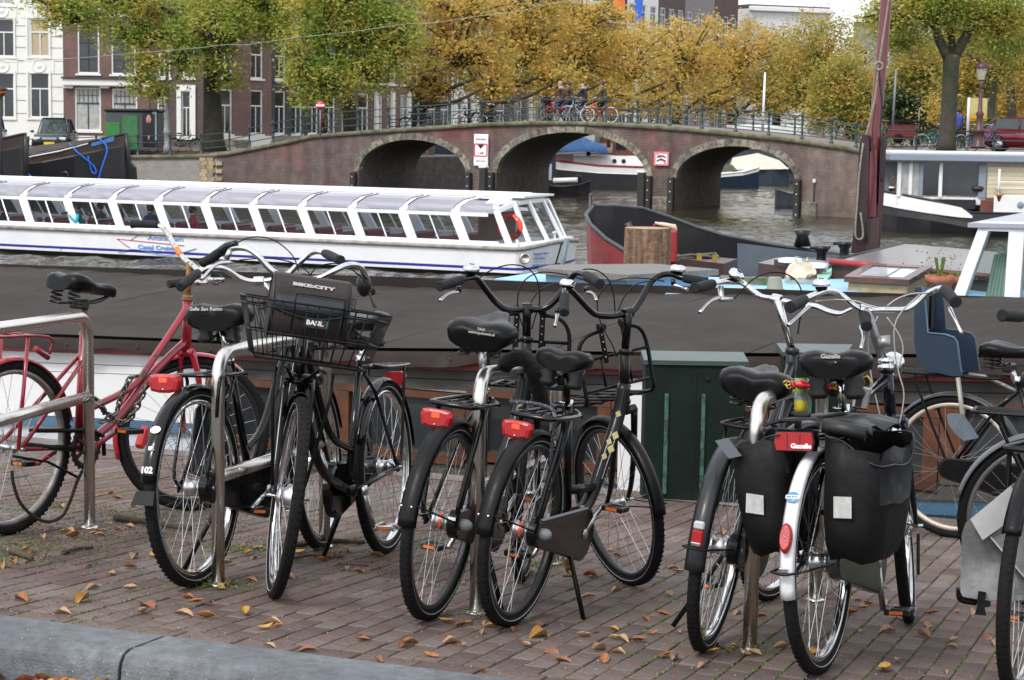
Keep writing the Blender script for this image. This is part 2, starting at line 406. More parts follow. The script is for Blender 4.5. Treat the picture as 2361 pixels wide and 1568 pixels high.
me.polygons.add(len(F_)); me.polygons.foreach_set('loop_start', np.arange(0, F_.size, 4, dtype=np.int32)); me.polygons.foreach_set('use_smooth', np.ones(len(F_), dtype=bool)); me.materials.append(WMAT); me.update(); me.validate()
tag(obj('water_ripples', me, None), kind='structure')
# ---------------- bridge ----------------
vB = NV.dot(WY(1700, 480, 81.8))
def bu(x, y):
    p = WV(x, y, vB); return p.dot(EV), p.z
capl = [(-60, 366), (150, 361), (300, 357), (460, 356), (515, 352), (560, 343), (690, 318), (722, 309.5), (890, 297), (1002, 290), (1104, 283), (1246, 278), (1397, 281), (1545, 290), (1695, 304), (1850, 320.6), (1959, 338), (2040, 352), (2420, 362)]
capu = [bu(*p) for p in capl]; CU = [c[0] for c in capu]; CZ = [c[1] for c in capu]
def deck(u): return interp(u, CU, CZ)
BD = 5.2
BRB = pm('bridge_brick', (.10, .058, .052), .88, 0, .3, 2.2, bump=.5, bsc=30, col2=(.15, .055, .048), msc=.22, mth=(.5, .7), brick=(.22, .065, .010, (.07, .05, .046), (.16, .14, .13)), streak=(1.1, .35))
BRB2 = pm('bridge_brick_pale', (.17, .12, .10), .9, 0, .25, 2.2, bump=.5, bsc=30, col2=(.10, .075, .062), msc=.5, mth=(.4, .65), brick=(.22, .065, .010, (.14, .09, .08), (.2, .18, .16)), streak=(1.4, .25))
GREYB = pm('grey_quay_brick', (.25, .225, .21), .9, 0, .15, 2, brick=(.22, .065, .012, (.19, .16, .15), (.30, .28, .26)))
VAULT = pm('vault_brick', (.1, .08, .075), .9, 0, .3, 2.5, brick=(.22, .065, .008, (.07, .055, .05), (.12, .1, .09)))
STONE = pm('arch_stone', (.24, .215, .165), .85, 0, .3, 7, bump=.6, bsc=25, col2=(.10, .09, .075), msc=4.5, mth=(.42, .62), isl=.35)
CAPM = pm('mossy_cap_stone', (.17, .16, .11), .9, 0, .3, 5, bump=.5, bsc=30, col2=(.10, .10, .05), msc=1.5, isl=.15)
WOODD = pm('tarred_wood', (.028, .026, .024), .8, 0, .4, 8, bump=.6, bsc=30)
IRON = pm('railing_green_iron', (.035, .062, .062), .45, 0, .2, 8)
BASEM = MT(E(0, vB)) @ MR(ANG, 4, 'Z')   # local: x along the canal side, y away, z up
INVB = BASEM.inverted()
bridge = thing('bridge', 'brick canal bridge with three stone-edged arches', 'bridge', BASEM)
arch_px = [((828, 397), (966, 322), (1075, 400)), ((1146, 397), (1312, 304.5), (1490, 412)), ((1559, 414), (1722, 337), (1834, 418))]
arches = []
for l, t, r in arch_px:
    ul, ur = bu(*l)[0], bu(*r)[0]; zs = (bu(*l)[1]+bu(*r)[1])/2; zt = bu(*t)[1]
    arches.append(((ul+ur)/2, (ur-ul)/2, zs, zt-zs))
U_L, U_R = bu(500, 400)[0], bu(1990, 400)[0]
def bott(u):
    for uc, a, zs, b in arches:
        if abs(u-uc) < a: return zs+b*math.sqrt(max(0, 1-((u-uc)/a)**2))
    return WATER-.6
us = set(np.arange(U_L, U_R, .25).tolist()+[U_R])
for uc, a, zs, b in arches:
    for k in range(33): us.add(uc-a*math.cos(PI*k/32))
    us.add(uc-a-.001); us.add(uc+a+.001)
us = sorted(us)
def face(mb, y, mfun, u_list, flip=False):
    for a, c in zip(u_list[:-1], u_list[1:]):
        if c-a < 1e-4: continue
        e = 1e-5
        za, zc = bott(a+e), bott(c-e)
        q = [(a, y, za), (c, y, zc), (c, y, deck(c)-.1), (a, y, deck(a)-.1)]
        mb.add(q if not flip else q[::-1], [(0, 1, 2, 3)], mfun((a+c)/2), False)
mb = MB(); um = bu(1860, 400)[0]
face(mb, 0, lambda u: 1 if u > um else 0, us); face(mb, BD, lambda u: 0, us, True)
obj('spandrel_wall', mb, [BRB, BRB2], bridge)
for uc, a, zs, b in arches:
    mb = MB(); pts = [(uc-a, WATER-.6)]+[(uc-a*math.cos(PI*k/28), zs+b*math.sin(PI*k/28)) for k in range(29)]+[(uc+a, WATER-.6)]
    for p, q in zip(pts[:-1], pts[1:]): mb.add([(p[0], -.02, p[1]), (q[0], -.02, q[1]), (q[0], BD, q[1]), (p[0], BD, p[1])], [(0, 1, 2, 3)], 0, True)
    obj('arch_vault', mb, VAULT, bridge)
    n = 25 if a > 2.6 else 21
    for k in range(n):
        t0, t1 = PI*(k+.02)/n, PI*(k+.98)/n; T = .27+.03*rnd.random(); pr = -.035-.02*rnd.random()
        def pt(t, o):
            c, s = -math.cos(t), math.sin(t); nx, nz_ = c/a, s/b; l = math.hypot(nx, nz_)
            return (uc+a*c+nx/l*o, zs+b*s+nz_/l*o)
        poly = [pt(t0, -.01), pt(t1, -.01), pt(t1, T), pt(t0, T)]
        obj('stone', MB().prism(poly, pr, .3, 0), STONE, bridge)
BOLT = pm('bolt_white', (.6, .6, .58), .5)
for x, y in ((819, 397), (1084, 397), (1136, 397), (1499, 405), (1551, 408), (1842, 413)):
    u, z = bu(x, y)
    mb = MB().box((u, -.16, (z+WATER-.5)/2), (.26, .28, z-WATER+.5), bev=.03)
    f = obj('fender_post', mb, WOODD, bridge)
    mb = MB()
    for i in range(5): mb.sphere((u+.02, -.32, z-.2-i*.42), .035, 8, 4)
    obj('bolt', mb, BOLT, f)
# pier foot
for x0, x1 in ((1506, 1546), (1850, 1885), (1092, 1130)):
    u0, z0 = bu(x0, 450); u1, _ = bu(x1, 450)
    obj('pier_footing', MB().box(((u0+u1)/2, .1, WATER+.1), (u1-u0, .5, .9), bev=.05), STONE, bridge)
# coping stones
u = CU[0]; i = 0
while u < CU[-1]:
    L1 = 1.15; z0, z1 = deck(u+.01), deck(u+L1-.01); rr = []
    for uu, z in ((u+.006, z0), (u+L1-.006, z1)):
        rr.append([(uu, -.12, z-.17), (uu, -.15, z-.10), (uu, -.14, z-.03), (uu, -.08, z+.0), (uu, .3, z), (uu, .3, z-.2)])
    obj('cap_stone', MB().loft(rr, 0, False), CAPM, bridge); u += L1
# deck and far parapet
DECKM = pm('deck_paving', (.2, .15, .135), .9, 0, .2, 3, brick=(.2, .1, .008, (.17, .12, .11), (.12, .11, .1)))
mb = MB(); ul = [u for u in np.arange(CU[0], CU[-1], 1.0)]
for a, c in zip(ul[:-1], ul[1:]):
    mb.add([(a, .3, deck(a)-.02), (c, .3, deck(c)-.02), (c, BD, deck(c)-.05), (a, BD, deck(a)-.05)], [(0, 1, 2, 3)], 0, False)
obj('bridge_deck', mb, DECKM, bridge)
# quay walls beside the bridge (same line)
def colface(mb, u0, u1, y=0, m=0, step=.8):
    ul = list(np.arange(u0, u1, step))+[u1]
    for a, c in zip(ul[:-1], ul[1:]): mb.add([(a, y, WATER-.6), (c, y, WATER-.6), (c, y, deck(c)-.1), (a, y, deck(a)-.1)], [(0, 1, 2, 3)], m, False)
mb = MB(); colface(mb, CU[0]-30, U_L-.01)
q = thing('quay_wall', 'grey brick quay wall left of the bridge', 'quay wall', BASEM); obj('wall_face', mb, GREYB, q)
YST = pm('yellow_quoin', (.36, .27, .14), .85, 0, .25, 6, col2=(.26, .24, .2), msc=1.2, isl=.3)
for k in range(9):
    for j in range(2+(k % 2)):
        uu, z = bu(466, 362+k*9)
        obj('stone', MB().box((uu+.1+j*.42+(k % 2)*.1, -.03, z-.1), (.38, .16, .19), bev=.012), YST, q)
mb = MB(); colface(mb, U_R+.01, CU[-1]+30)
q2 = thing('quay_wall', 'pale brick quay wall right of the bridge behind the mast', 'quay wall', BASEM); obj('wall_face', mb, BRB2, q2)
# railings
def post_mesh(h=1.0):
    return MB().lathe([(0, 0), (.10, 0), (.10, .05), (.06, .1), (.048, .3), (.06, .32), (.045, .36), (.045, .6), (.06, .62), (.045, .66), (.045, h-.1), (.07, h-.08), (.05, h-.03), (.065, h+.02), (.03, h+.08), (0, h+.09)], 8).mesh('post', IRON)
PM_ = post_mesh()
def railing(name, label, px, y, ztop=0., hs_=(.27, .58, .92)):
    t = thing(name, label, 'railing', BASEM)
    ps = []
    for x in px:
        yy = interp(x, [p[0] for p in capl], [p[1] for p in capl]); u, _ = bu(x, yy)
        o = obj('post', PM_, None, t); o.location = (u, y, deck(u)+ztop); ps.append((u, deck(u)+ztop))
    for h in hs_: obj('rail', MB().tube([(u, y, z+h) for u, z in ps], .026, 6), IRON, t)
    return t
nearpx = [-20, 63, 128, 173, 219, 285, 315, 389, 461, 526, 572, 626, 693, 758, 822, 892, 962, 1033, 1105, 1176, 1248, 1321, 1393, 1467, 1542, 1616, 1694, 1770, 1847, 1915, 1972, 2004, 2040, 2110, 2200, 2290, 2380]
railing('railing', 'green iron railing along the near side of the bridge', nearpx, .1)
farpx = [770, 865, 950, 1020, 1085, 1157, 1225, 1290, 1350, 1410, 1480, 1560, 1640, 1740, 1840, 1925]
railing('railing', 'green iron railing along the far side of the bridge', farpx, BD-.2, -.30)
# mooring posts
WCAP = pm('white_post_cap', (.7, .7, .68), .5)
for x, y0, v, lb in ((1115, 388, vB-1.3, 'dark wooden mooring post with white cap below the bridge height sign'), (1480, 399, vB-1.5, 'dark wooden mooring post with white cap beside the middle arch')):
    p = WV(x, y0, v); p.z = WATER-.5; h = WV(x, y0, v).z-p.z
    t = thing('mooring_post', lb, 'post', p)
    obj('shaft', MB().box((0, 0, h/2), (.3, .3, h), bev=.03, rz=ANG), WOODD, t)
    obj('cap', MB().box((0, 0, h+.05), (.36, .36, .1), bev=.03, rz=ANG), WCAP, t)
# gauge rod
p = WV(1875, 485, vB-.08)
obj_ = thing('water_gauge', 'thin gauge rod with white head fixed on the quay wall', 'gauge', p)
obj('rod', MB().tube([(0, 0, 0), (0, 0, 1.1)], .025, 6), WOODD, obj_); obj('head', MB().box((0, 0, 1.2), (.13, .08, .16), bev=.02), WCAP, obj_)
# ---- signs on the bridge ----
SIGNW = pm('sign_white', (.8, .8, .8), .35, 0, .03); SIGNR = pm('sign_red', (.62, .03, .06), .35, 0, .05); INK = pm('sign_black', (.01, .01, .012), .4, 0, 0)
def text_mb(s, size, ext=.002, bold=0.0):
    c = bpy.data.curves.new('t', 'FONT'); c.body = s; c.size = size; c.extrude = ext; c.align_x = 'CENTER'; c.align_y = 'CENTER'; c.offset = bold; c.resolution_u = 2
    o = bpy.data.objects.new('t', c); COL.objects.link(o); bpy.context.view_layer.update()
    me = bpy.data.meshes.new_from_object(o.evaluated_get(bpy.context.evaluated_depsgraph_get()))
    mb = MB(); mb.add([v.co[:] for v in me.vertices], [p.vertices[:] for p in me.polygons], 0, False)
    bpy.data.objects.remove(o); bpy.data.meshes.remove(me); return mb
def place_text(name, s, size, M, mat, parent, bold=0.0, sx=1.0, inv=None):
    mb = text_mb(s, size, .0015, bold); T = M @ Matrix.Diagonal((sx, 1, 1, 1))
    if inv is not None: T = inv @ T
    return obj(name, mb, mat, parent, T)
RXZ = MR(PI/2, 4, 'X')     # text plane to upright, facing -y
u0, z1 = bu(1096, 309); u1, z0 = bu(1128, 383)
M = BASEM @ MT(((u0+u1)/2, -.12, (z0+z1)/2)); w, h = u1-u0, z1-z0
s1 = thing('height_sign', 'white clearance sign with red-edged black triangle between left arches', 'sign', M)
obj('board', MB().box((0, 0, 0), (w, .04, h), bev=.02), SIGNW, s1)
fw, fh = w*.86, h*.38
mb = MB()
for c, d in (((0, -.028, fh/2), (fw, .012, .05)), ((0, -.028, -fh/2), (fw, .012, .05)), ((-fw/2, -.030, 0), (.05, .012, fh)), ((fw/2, -.030, 0), (.05, .012, fh))): mb.box((c[0], c[1], c[2]+.0), d)
obj('red_frame', mb, SIGNR, s1)
obj('triangle', MB().prism([(-.17, fh/2-.03), (0, fh/2-.22), (.17, fh/2-.03)], -.03, -.02), INK, s1)
place_text('height_text', '1.64', .16, MT((0, -.024, -fh*.25)) @ RXZ, INK, s1, .004)
place_text('top_text', 'Doorvaart', .115, MT((0, -.024, h*.34)) @ RXZ, INK, s1, .003)
place_text('bottom_text', 'T.O.V. N.A.P.', .085, MT((0, -.024, -h*.35)) @ RXZ, INK, s1, .003)
u0, z1 = bu(1511, 349.5); u1, z0 = bu(1544, 382)
M = BASEM @ MT(((u0+u1)/2, -.1, (z0+z1)/2)); w, h = u1-u0, z1-z0
PINK = pm('faded_red', (.75, .18, .22), .4)
s2 = thing('no_wash_sign', 'square red and white no-wash sign with two black wave strokes', 'sign', M)
obj('board', MB().box((0, 0, 0), (w, .04, h), bev=.02), SIGNW, s2)
mb = MB()
for c, d in (((0, -.03, h/2-.035), (w, .012, .07)), ((0, -.03, -h/2+.035), (w, .012, .07)), ((-w/2+.035, -.033, 0), (.07, .012, h)), ((w/2-.035, -.033, 0), (.07, .012, h))): mb.box(c, d)
mb.prism([(-w/2, h/2), (-w/2+.08, h/2), (w/2, -h/2), (w/2-.08, -h/2)], -.032, -.022)
obj('red_frame', mb, PINK, s2)
for k, zz in enumerate((.06, -.10)):
    obj('wave', MB().prism([(-.2, zz-.03), (-.08, zz+.035), (.08, zz+.035), (.2, zz-.03), (.2, zz+.02), (.08, zz+.085), (-.08, zz+.085), (-.2, zz+.02)], -.05, -.035), INK, s2)
# ---------------- far ground ----------------
FAR = pm('far_street', (.17, .15, .14), .9, 0, .2, 1.5, brick=(.2, .1, .01, (.14, .12, .11), (.1, .1, .09)))
uLB, uRB = bu(800, 400)[0], bu(1900, 420)[0]
mb = MB(); zL, zR = -.47, .52
def flat(mb, a0, a1, b0, b1, z, m=0): mb.add([tuple(E(a0, b0, z)), tuple(E(a1, b0, z)), tuple(E(a1, b1, z)), tuple(E(a0, b1, z))], [(0, 1, 2, 3)], m, False)
flat(mb, -250, U_L, vB+.31, vB+BD, zL); flat(mb, -250, uLB, vB+BD, 600, zL)
struct('far_street', mb, FAR)
mb = MB(); flat(mb, U_R+2, 250, vB+.31, vB+BD, zR-.06); flat(mb, uRB, 250, vB+BD, 600, zR-.06)
struct('right_bank_street', mb, FAR)
mb = MB(); mb.add([tuple(E(uLB, vB+BD, WATER-.5)), tuple(E(uLB, 600, WATER-.5)), tuple(E(uLB, 600, zL)), tuple(E(uLB, vB+BD, zL))], [(0, 1, 2, 3)], 0, False)
mb.add([tuple(E(uRB, vB+BD, WATER-.5)), tuple(E(uRB, 600, WATER-.5)), tuple(E(uRB, 600, zR-.06)), tuple(E(uRB, vB+BD, zR-.06))], [(0, 1, 2, 3)], 0, False)
flat(mb, uLB, uRB, 300, 301, 1, 0)
struct('far_quay_walls', mb, VAULT)
# ---------------- houses ----------------
WB_ = pm('white_render', (.72, .72, .68), .7, 0, .05, 1.2, bump=.1)
BRK1 = pm('house_brick', (.17, .08, .068), .9, 0, .15, 1.5, brick=(.22, .065, .01, (.12, .06, .05), (.16, .13, .12)))
BRK2 = pm('house_brick_dark', (.1, .062, .055), .9, 0, .15, 1.5, brick=(.22, .065, .01, (.075, .05, .045), (.12, .1, .1)))
BLKH = pm('house_black_paint', (.035, .035, .042), .7, 0, .15, 2)
GRYH = pm('house_grey', (.22, .2, .2), .8, 0, .15, 2)
FRM = pm('window_white', (.74, .74, .72), .5, 0, .04); FRMD = pm('window_dark_green', (.02, .03, .035), .5)
PANE = pm('window_glass', (.03, .035, .04), .06, 0, .6, .7, spec=.7); PANEL_ = pm('window_glass_curtain', (.36, .37, .36), .25, 0, .25, 3)
PANET = pm('window_glass_blind', (.42, .34, .22), .35, 0, .08, 6); ROOF = pm('roof_tiles', (.06, .05, .05), .8, 0, .2, 4)
def window(w, h, pane, sash=FRM, style=0, sill=True):
    """window in its own frame: centre bottom at origin, facing -y"""
    t = MB(); f = .09; d = .08
    t.box((0, 0, f/2), (w, d, f)); t.box((0, 0, h-f/2), (w, d, f)); t.box((-w/2+f/2, -.003, h/2), (f, d, h)); t.box((w/2-f/2, -.003, h/2), (f, d, h))
    fr = bpy.data.objects.new('window', t.mesh('window', FRM)); COL.objects.link(fr)
    g = MB(); g.box((0, .03, h/2), (w-2*f+.02, .02, h-2*f+.02)); obj('pane', g, pane, fr)
    b = MB(); zt = h*.64; b.box((0, .0, zt), (w-2*f, .07, .07)); 
    if style == 0: b.box((0, .004, zt/2), (.05, .06, zt-.1))
    elif style == 1: b.box((0, .004, h/2), (.05, .06, h-.2)); b.box((0, .001, h*.3), (w-2*f, .06, .045))
    else:
        b.box((0, .004, zt/2), (.05, .06, zt-.1))
        for i in range(1, 6): b.box((-w/2+i*w/6, .006, (zt+h)/2), (.02, .05, h-zt-.1))
        b.box((0, .005, (zt+h)/2), (w-2*f, .05, .02))
    obj('glazing_bar', b, sash, fr)
    if sill: obj('sill', MB().box((0, -.08, -.05), (w+.2, .22, .1)), FRM, fr)
    return fr
protos = {}
def put_window(key, args, x, z, parent, y=.1):
    if key not in protos:
        protos[key] = window(*args); o = protos[key]; o.parent = parent
    else: o = copy_tree(protos[key], parent)
    o.location = (x, y, z); return o
def wall_open(mb, W, H, ops, D=.3, m=0, z0=-.6):
    xs = sorted({0, W}|{a for o in ops for a in (o[0]-o[2]/2, o[0]+o[2]/2)}); zs = sorted({z0, H}|{a for o in ops for a in (o[1], o[1]+o[3])})
    for a, b in zip(xs[:-1], xs[1:]):
        for c, d in zip(zs[:-1], zs[1:]):
            cx, cz = (a+b)/2, (c+d)/2
            if any(abs(cx-o[0]) < o[2]/2 and o[1] < cz < o[1]+o[3] for o in ops): continue
            mb.quad((a, 0, c), (b, 0, c), (b, 0, d), (a, 0, d), m)
    for o in ops:
        a, b, c, d = o[0]-o[2]/2, o[0]+o[2]/2, o[1], o[1]+o[3]
        mb.quad((a, 0, c), (a, D, c), (a, D, d), (a, 0, d), m); mb.quad((b, D, c), (b, 0, c), (b, 0, d), (b, D, d), m)
        mb.quad((a, 0, d), (a, D, d), (b, D, d), (b, 0, d), m); mb.quad((a, 0, c), (b, 0, c), (b, D, c), (a, D, c), m)
        mb.quad((a, D, c), (b, D, c), (b, D, d), (a, D, d), m)
def house(p0, rz, W, H, mat, label, ops, roof='flat', dep=9, cat='house', trims=(), group=None):
    """ops: (x, z, w, h, panekind, style)"""
    t = thing('canal_house', label, cat, frame(p0, rz), group)
    mb = MB(); wall_open(mb, W, H, ops)
    mb.quad((0, 0, -.6), (0, 0, H), (0, dep, H), (0, dep, -.6)); mb.quad((W, dep, -.6), (W, dep, H), (W, 0, H), (W, 0, -.6))
    obj('wall', mb, mat, t)
    r = MB()
    if roof == 'gable':
        r.prism([(0, H), (W, H), (W/2, H+W*.45)], -.02, .35); obj('gable', r, mat, t); r = MB()
        r.prism([(-.1, H-.1), (W+.1, H-.1), (W/2, H+W*.45-.15)], .36, dep); obj('roof', r, ROOF, t)
    else:
        obj('roof', MB().box((W/2, dep/2+.1, H+.2), (W, dep, .4)), ROOF, t)
        obj('cornice', MB().box((W/2, -.15, H), (W+.1, .5, .45), bev=.05), FRM, t)
    for o in ops:
        pk = {'d': PANE, 'c': PANEL_, 't': PANET}[o[4]]
        sash = FRMD if o[5] in (1, 2) else FRM
        put_window((round(o[2], 1), round(o[3], 1), o[4], o[5]), (o[2], o[3], pk, sash, o[5]), o[0], o[1], t)
    for nm, b, mt in trims: obj(nm, b, mt, t)
    return t
# left group, facing the camera
YF = 112.0
def lx(x, y=300): return WY(x, y, YF).x
def lz(x, y): return WY(x, y, YF).z
S_ = YF/4500
def winpx(x0, x1, y0, y1, k, st, X0, Z0): 
    return ((lx((x0+x1)/2, y0)-X0), lz((x0+x1)/2, y1)-Z0, (x1-x0)*S_, (y1-y0)*S_, k, st)
c2 = lambda x, y: (x/1.96/1.7348, y/1.96/1.7348)
X0 = lx(-110); Z0 = -.45
ops = []
for (x0, x1) in ((-104, -62), (-18, 33), (68, 114)):
    for (y0, y1, k1, k2) in ((-70, 12, 'c', 'd'), (44, 131, 'd', 't'), (168, 272, 'd', 'd')):
        ops.append(winpx(x0, x1, y0, y1, k2 if x0 > 50 else k1, 0, X0, Z0))
W0 = lx(147)-X0
tr = []
mb = MB()
for x in (8, 92):
    for y in (25, 152):
        T = MT((lx(x)-X0, -.02, lz(x, y)-Z0)) @ MR(PI/2, 4, 'X')
        mb.lathe([(0, .06), (.12, .05), (.2, .0), (.3, .0), (.34, .05), (.4, .05), (.42, 0)], 20, 0, T)
        mb.box((lx(x)-X0, -.01, lz(x, y)-Z0), (1.7, .05, .85))
tr.append(('rosette', mb, WB_))
mb = MB()
for y in (60, 84, 110, 140, 170, 200, 232, 262):
    for (a, b) in ((38, 62), (118, 146)): mb.box((lx((a+b)/2)-X0, -.004, lz(100, y)-Z0), ((b-a)*S_, .03, .03))
tr.append(('plaster_joint', mb, GRYH))
mb = MB()
for x in (-104, -62, -18, 33, 68, 114):
    for (y0, y1) in ((44, 131), (168, 272)): mb.box((lx(x)-X0+(.08 if x in (-62, 33, 114) else -.08), -.03, (lz(x, y0)+lz(x, y1))/2-Z0), (.1, .1, (y1-y0)*S_+.2))
tr.append(('architrave', mb, WB_))
house(Vector((X0, YF, Z0)), 0, W0, 13, WB_, 'tall white rendered canal house at the far left', ops, trims=tr)
# brick house with two wide windows
X1 = lx(148); ops = [winpx(178, 228, 60, 170, 'd', 1, X1, Z0), winpx(256, 312, 62, 172, 'd', 1, X1, Z0),
    winpx(172, 232, 203, 302, 'c', 2, X1, Z0), winpx(258, 316, 206, 300, 'c', 2, X1, Z0), winpx(178, 228, -60, 36, 'd', 1, X1, Z0), winpx(256, 312, -60, 36, 'd', 1, X1, Z0)]
W1 = lx(345)-X1
tr = [('shop_cornice', MB().box((W1/2, -.2, lz(200, 190)-Z0), (W1, .4, .42), bev=.06), FRM), ('slate_ledge', MB().box((W1/2, -.26, lz(200, 180)-Z0), (W1+.1, .5, .1)), ROOF),
      ('plinth', MB().box((W1/2, -.05, .25), (W1, .1, .6)), WB_)]
for x in (160, 243, 330): tr.append(('pilaster_head', MB().box((lx(x)-X1, -.12, lz(x, 199)-Z0), (.55, .22, .25), bev=.04), FRM))
house(Vector((X1, YF, Z0)), 0, W1, 12.5, BRK1, 'red brick house with two wide white-framed shop windows', ops, trims=tr)
X2 = lx(346.5); ops = [winpx(362, 388, 212, 300, 'c', 1, X2, Z0), winpx(365, 392, 80, 180, 'd', 0, X2, Z0), winpx(420, 448, 80, 180, 'd', 0, X2, Z0), winpx(418, 440, 210, 318, 'd', 0, X2, Z0)]
W2 = lx(482)-X2
tr = [('door_surround', MB().box((lx(413)-X2, -.06, lz(413, 262)-Z0), (.25, .12, 2.9)).box((lx(445)-X2, -.06, lz(445, 262)-Z0), (.3, .12, 2.9)).box((lx(429)-X2, -.06, lz(429, 203)-Z0), (1.1, .14, .35)), FRM)]
house(Vector((X2, YF, Z0)), 0, W2, 12, BRK2, 'brown brick house with white door surround behind the tall tree', ops, trims=tr)
# receding row on the left bank
P0 = Vector((lx(484), YF, Z0)); RZN = math.atan2(NV.y, NV.x)
spec = [(6.2, 13, BRK1, 'narrow red brick house with arched tall windows', 'd', 2), (5.4, 12.5, BLKH, 'black painted house with white-framed windows', 'd', 3), (6, 13.5, BRK2, 'dark brick house right of the black painted house', 'd', 3),
        (5, 12.2, BRK1, 'red brick house with white ground-floor portal', 'c', 3), (5.6, 13, BLKH, 'dark house beside the white-columned house', 'd', 3), (6, 9.6, WB_, 'low white rendered house behind the first orange tree', 'd', 3), (5.6, 12, BRK2, 'brown house behind the bicycle leaning on the railing', 'd', 2),
        (6, 13, GRYH, 'pale grey house with tall ground-floor columns', 'c', 3), (6, 11, BRK2, 'dark brick house behind the riding cyclists', 'd', 3), (6, 13, BLKH, 'dark house with orange and blue flags', 'd', 3), (6.5, 14, WB_, 'white gabled house far down the canal', 'd', 3),
        (6, 14.5, BRK2, 'dark brick house near the end of the row', 'd', 3), (7, 15, GRYH, 'grey gabled house with white windows near the white wall', 'd', 3), (6, 15, BRK2, 'brown house beside the bare white wall', 'd', 3)]
t = 0
hr = random.Random(3)
for i, (w, h, mt, lb, pk, nw) in enumerate(spec):
    ops = []
    for fl, (z, hh) in enumerate(((.75, 2.6), (4.0, 2.2), (7.0, 2.0), (9.8, 1.7))):
        if z+hh > h-.4: continue
        for k in range(nw): ops.append(((k+.5)*w/nw, z, min(1.25, w/nw*.62), hh, 'c' if (pk == 'c' and fl == 0) or hr.random() < .2 else 'd', 0))
    tr = [('stoop', MB().box((w*.3, -.5, .2), (1.6, 1.0, .5), bev=.03), STONE), ('plinth', MB().box((w/2, -.04, .2), (w, .08, .9)), GRYH if i % 2 else WB_)]
    if i in (3, 5, 7): tr += [('column', MB().box((x, -.12, 1.9), (.28, .24, 3.3), bev=.03), FRM) for x in (.4, w/2, w-.4)]
    p = P0+NV*t; house(p, RZN, w-.02, h, mt, lb, ops, roof='gable' if i % 3 == 0 or i in (10, 12) else 'flat', trims=tr, group=None); t += w
WALLW = pm('bare_white_wall', (.62, .62, .63), .8, 0, .05, .6)
p = P0+NV*(t+3)
house(p, RZN-.7, 9, 12.6, WALLW, 'bare white end wall of a building beyond the orange trees', [(7.5, 9, 1, 1.6, 'd', 0)])
# houses on the right bank, far away
for i, (x, Y, w, h, mt, lb) in enumerate(((1960, 215, 9, 12, GRYH, 'grey house behind the dark green trees'), (2120, 200, 8, 10, BRK2, 'low brown building behind the parked bicycles on the right bank'), (2290, 190, 10, 12, BRK1, 'brick building behind the hedge at the right'))):
    p = WY(x, 300, Y); p.z = .5
    house(p, -.35, w, h, mt, lb, [((k+.5)*w/4, z, 1.1, 2, 'd', 0) for k in range(4) for z in (1, 4, 7)])
# ---------------- trees ----------------
BARK = pm('bark', (.05, .042, .032), .9, 0, .3, 4, bump=1.2, bsc=14, col2=(.03, .04, .02), msc=1.2)
LG = leafmat('leaves_green_yellow', [(.09, .16, .025), (.17, .27, .035), (.30, .37, .06), (.46, .45, .09), (.60, .40, .10)])
LO = leafmat('leaves_orange', [(.20, .20, .04), (.36, .29, .06), (.54, .40, .09), (.66, .46, .11), (.56, .31, .09)])
LM = leafmat('leaves_mixed', [(.09, .15, .03), (.18, .24, .045), (.36, .33, .07), (.52, .39, .09), (.52, .29, .08)])
LD = leafmat('leaves_dark_green', [(.012, .03, .01), (.025, .05, .014), (.05, .08, .02)], .2)
npr = np.random.RandomState(5)
def leafmesh(name, pts, size, mat, droop=.3):
    size *= .8; n = len(pts); c = np.asarray(pts, dtype=np.float64)
    a = npr.normal(size=(n, 3)); a[:, 2] *= .5; a /= np.linalg.norm(a, axis=1)[:, None]
    b = npr.normal(size=(n, 3)); b -= (b*a).sum(1)[:, None]*a; b /= np.linalg.norm(b, axis=1)[:, None]
    s = size*(.6+.8*npr.rand(n))[:, None]
    V = np.stack([c-a*s, c+b*s*.45, c+a*s, c-b*s*.45], 1).reshape(-1, 3)
    me = bpy.data.meshes.new(name); me.vertices.add(4*n); me.vertices.foreach_set('co', V.ravel())
    me.loops.add(4*n); me.loops.foreach_set('vertex_index', np.arange(4*n, dtype=np.int32))
    me.polygons.add(n); me.polygons.foreach_set('loop_start', np.arange(0, 4*n, 4, dtype=np.int32))
    try: me.polygons.foreach_set('loop_total', np.full(n, 4, dtype=np.int32))
    except Exception: pass
    me.materials.append(mat); me.update(); me.validate(); return me
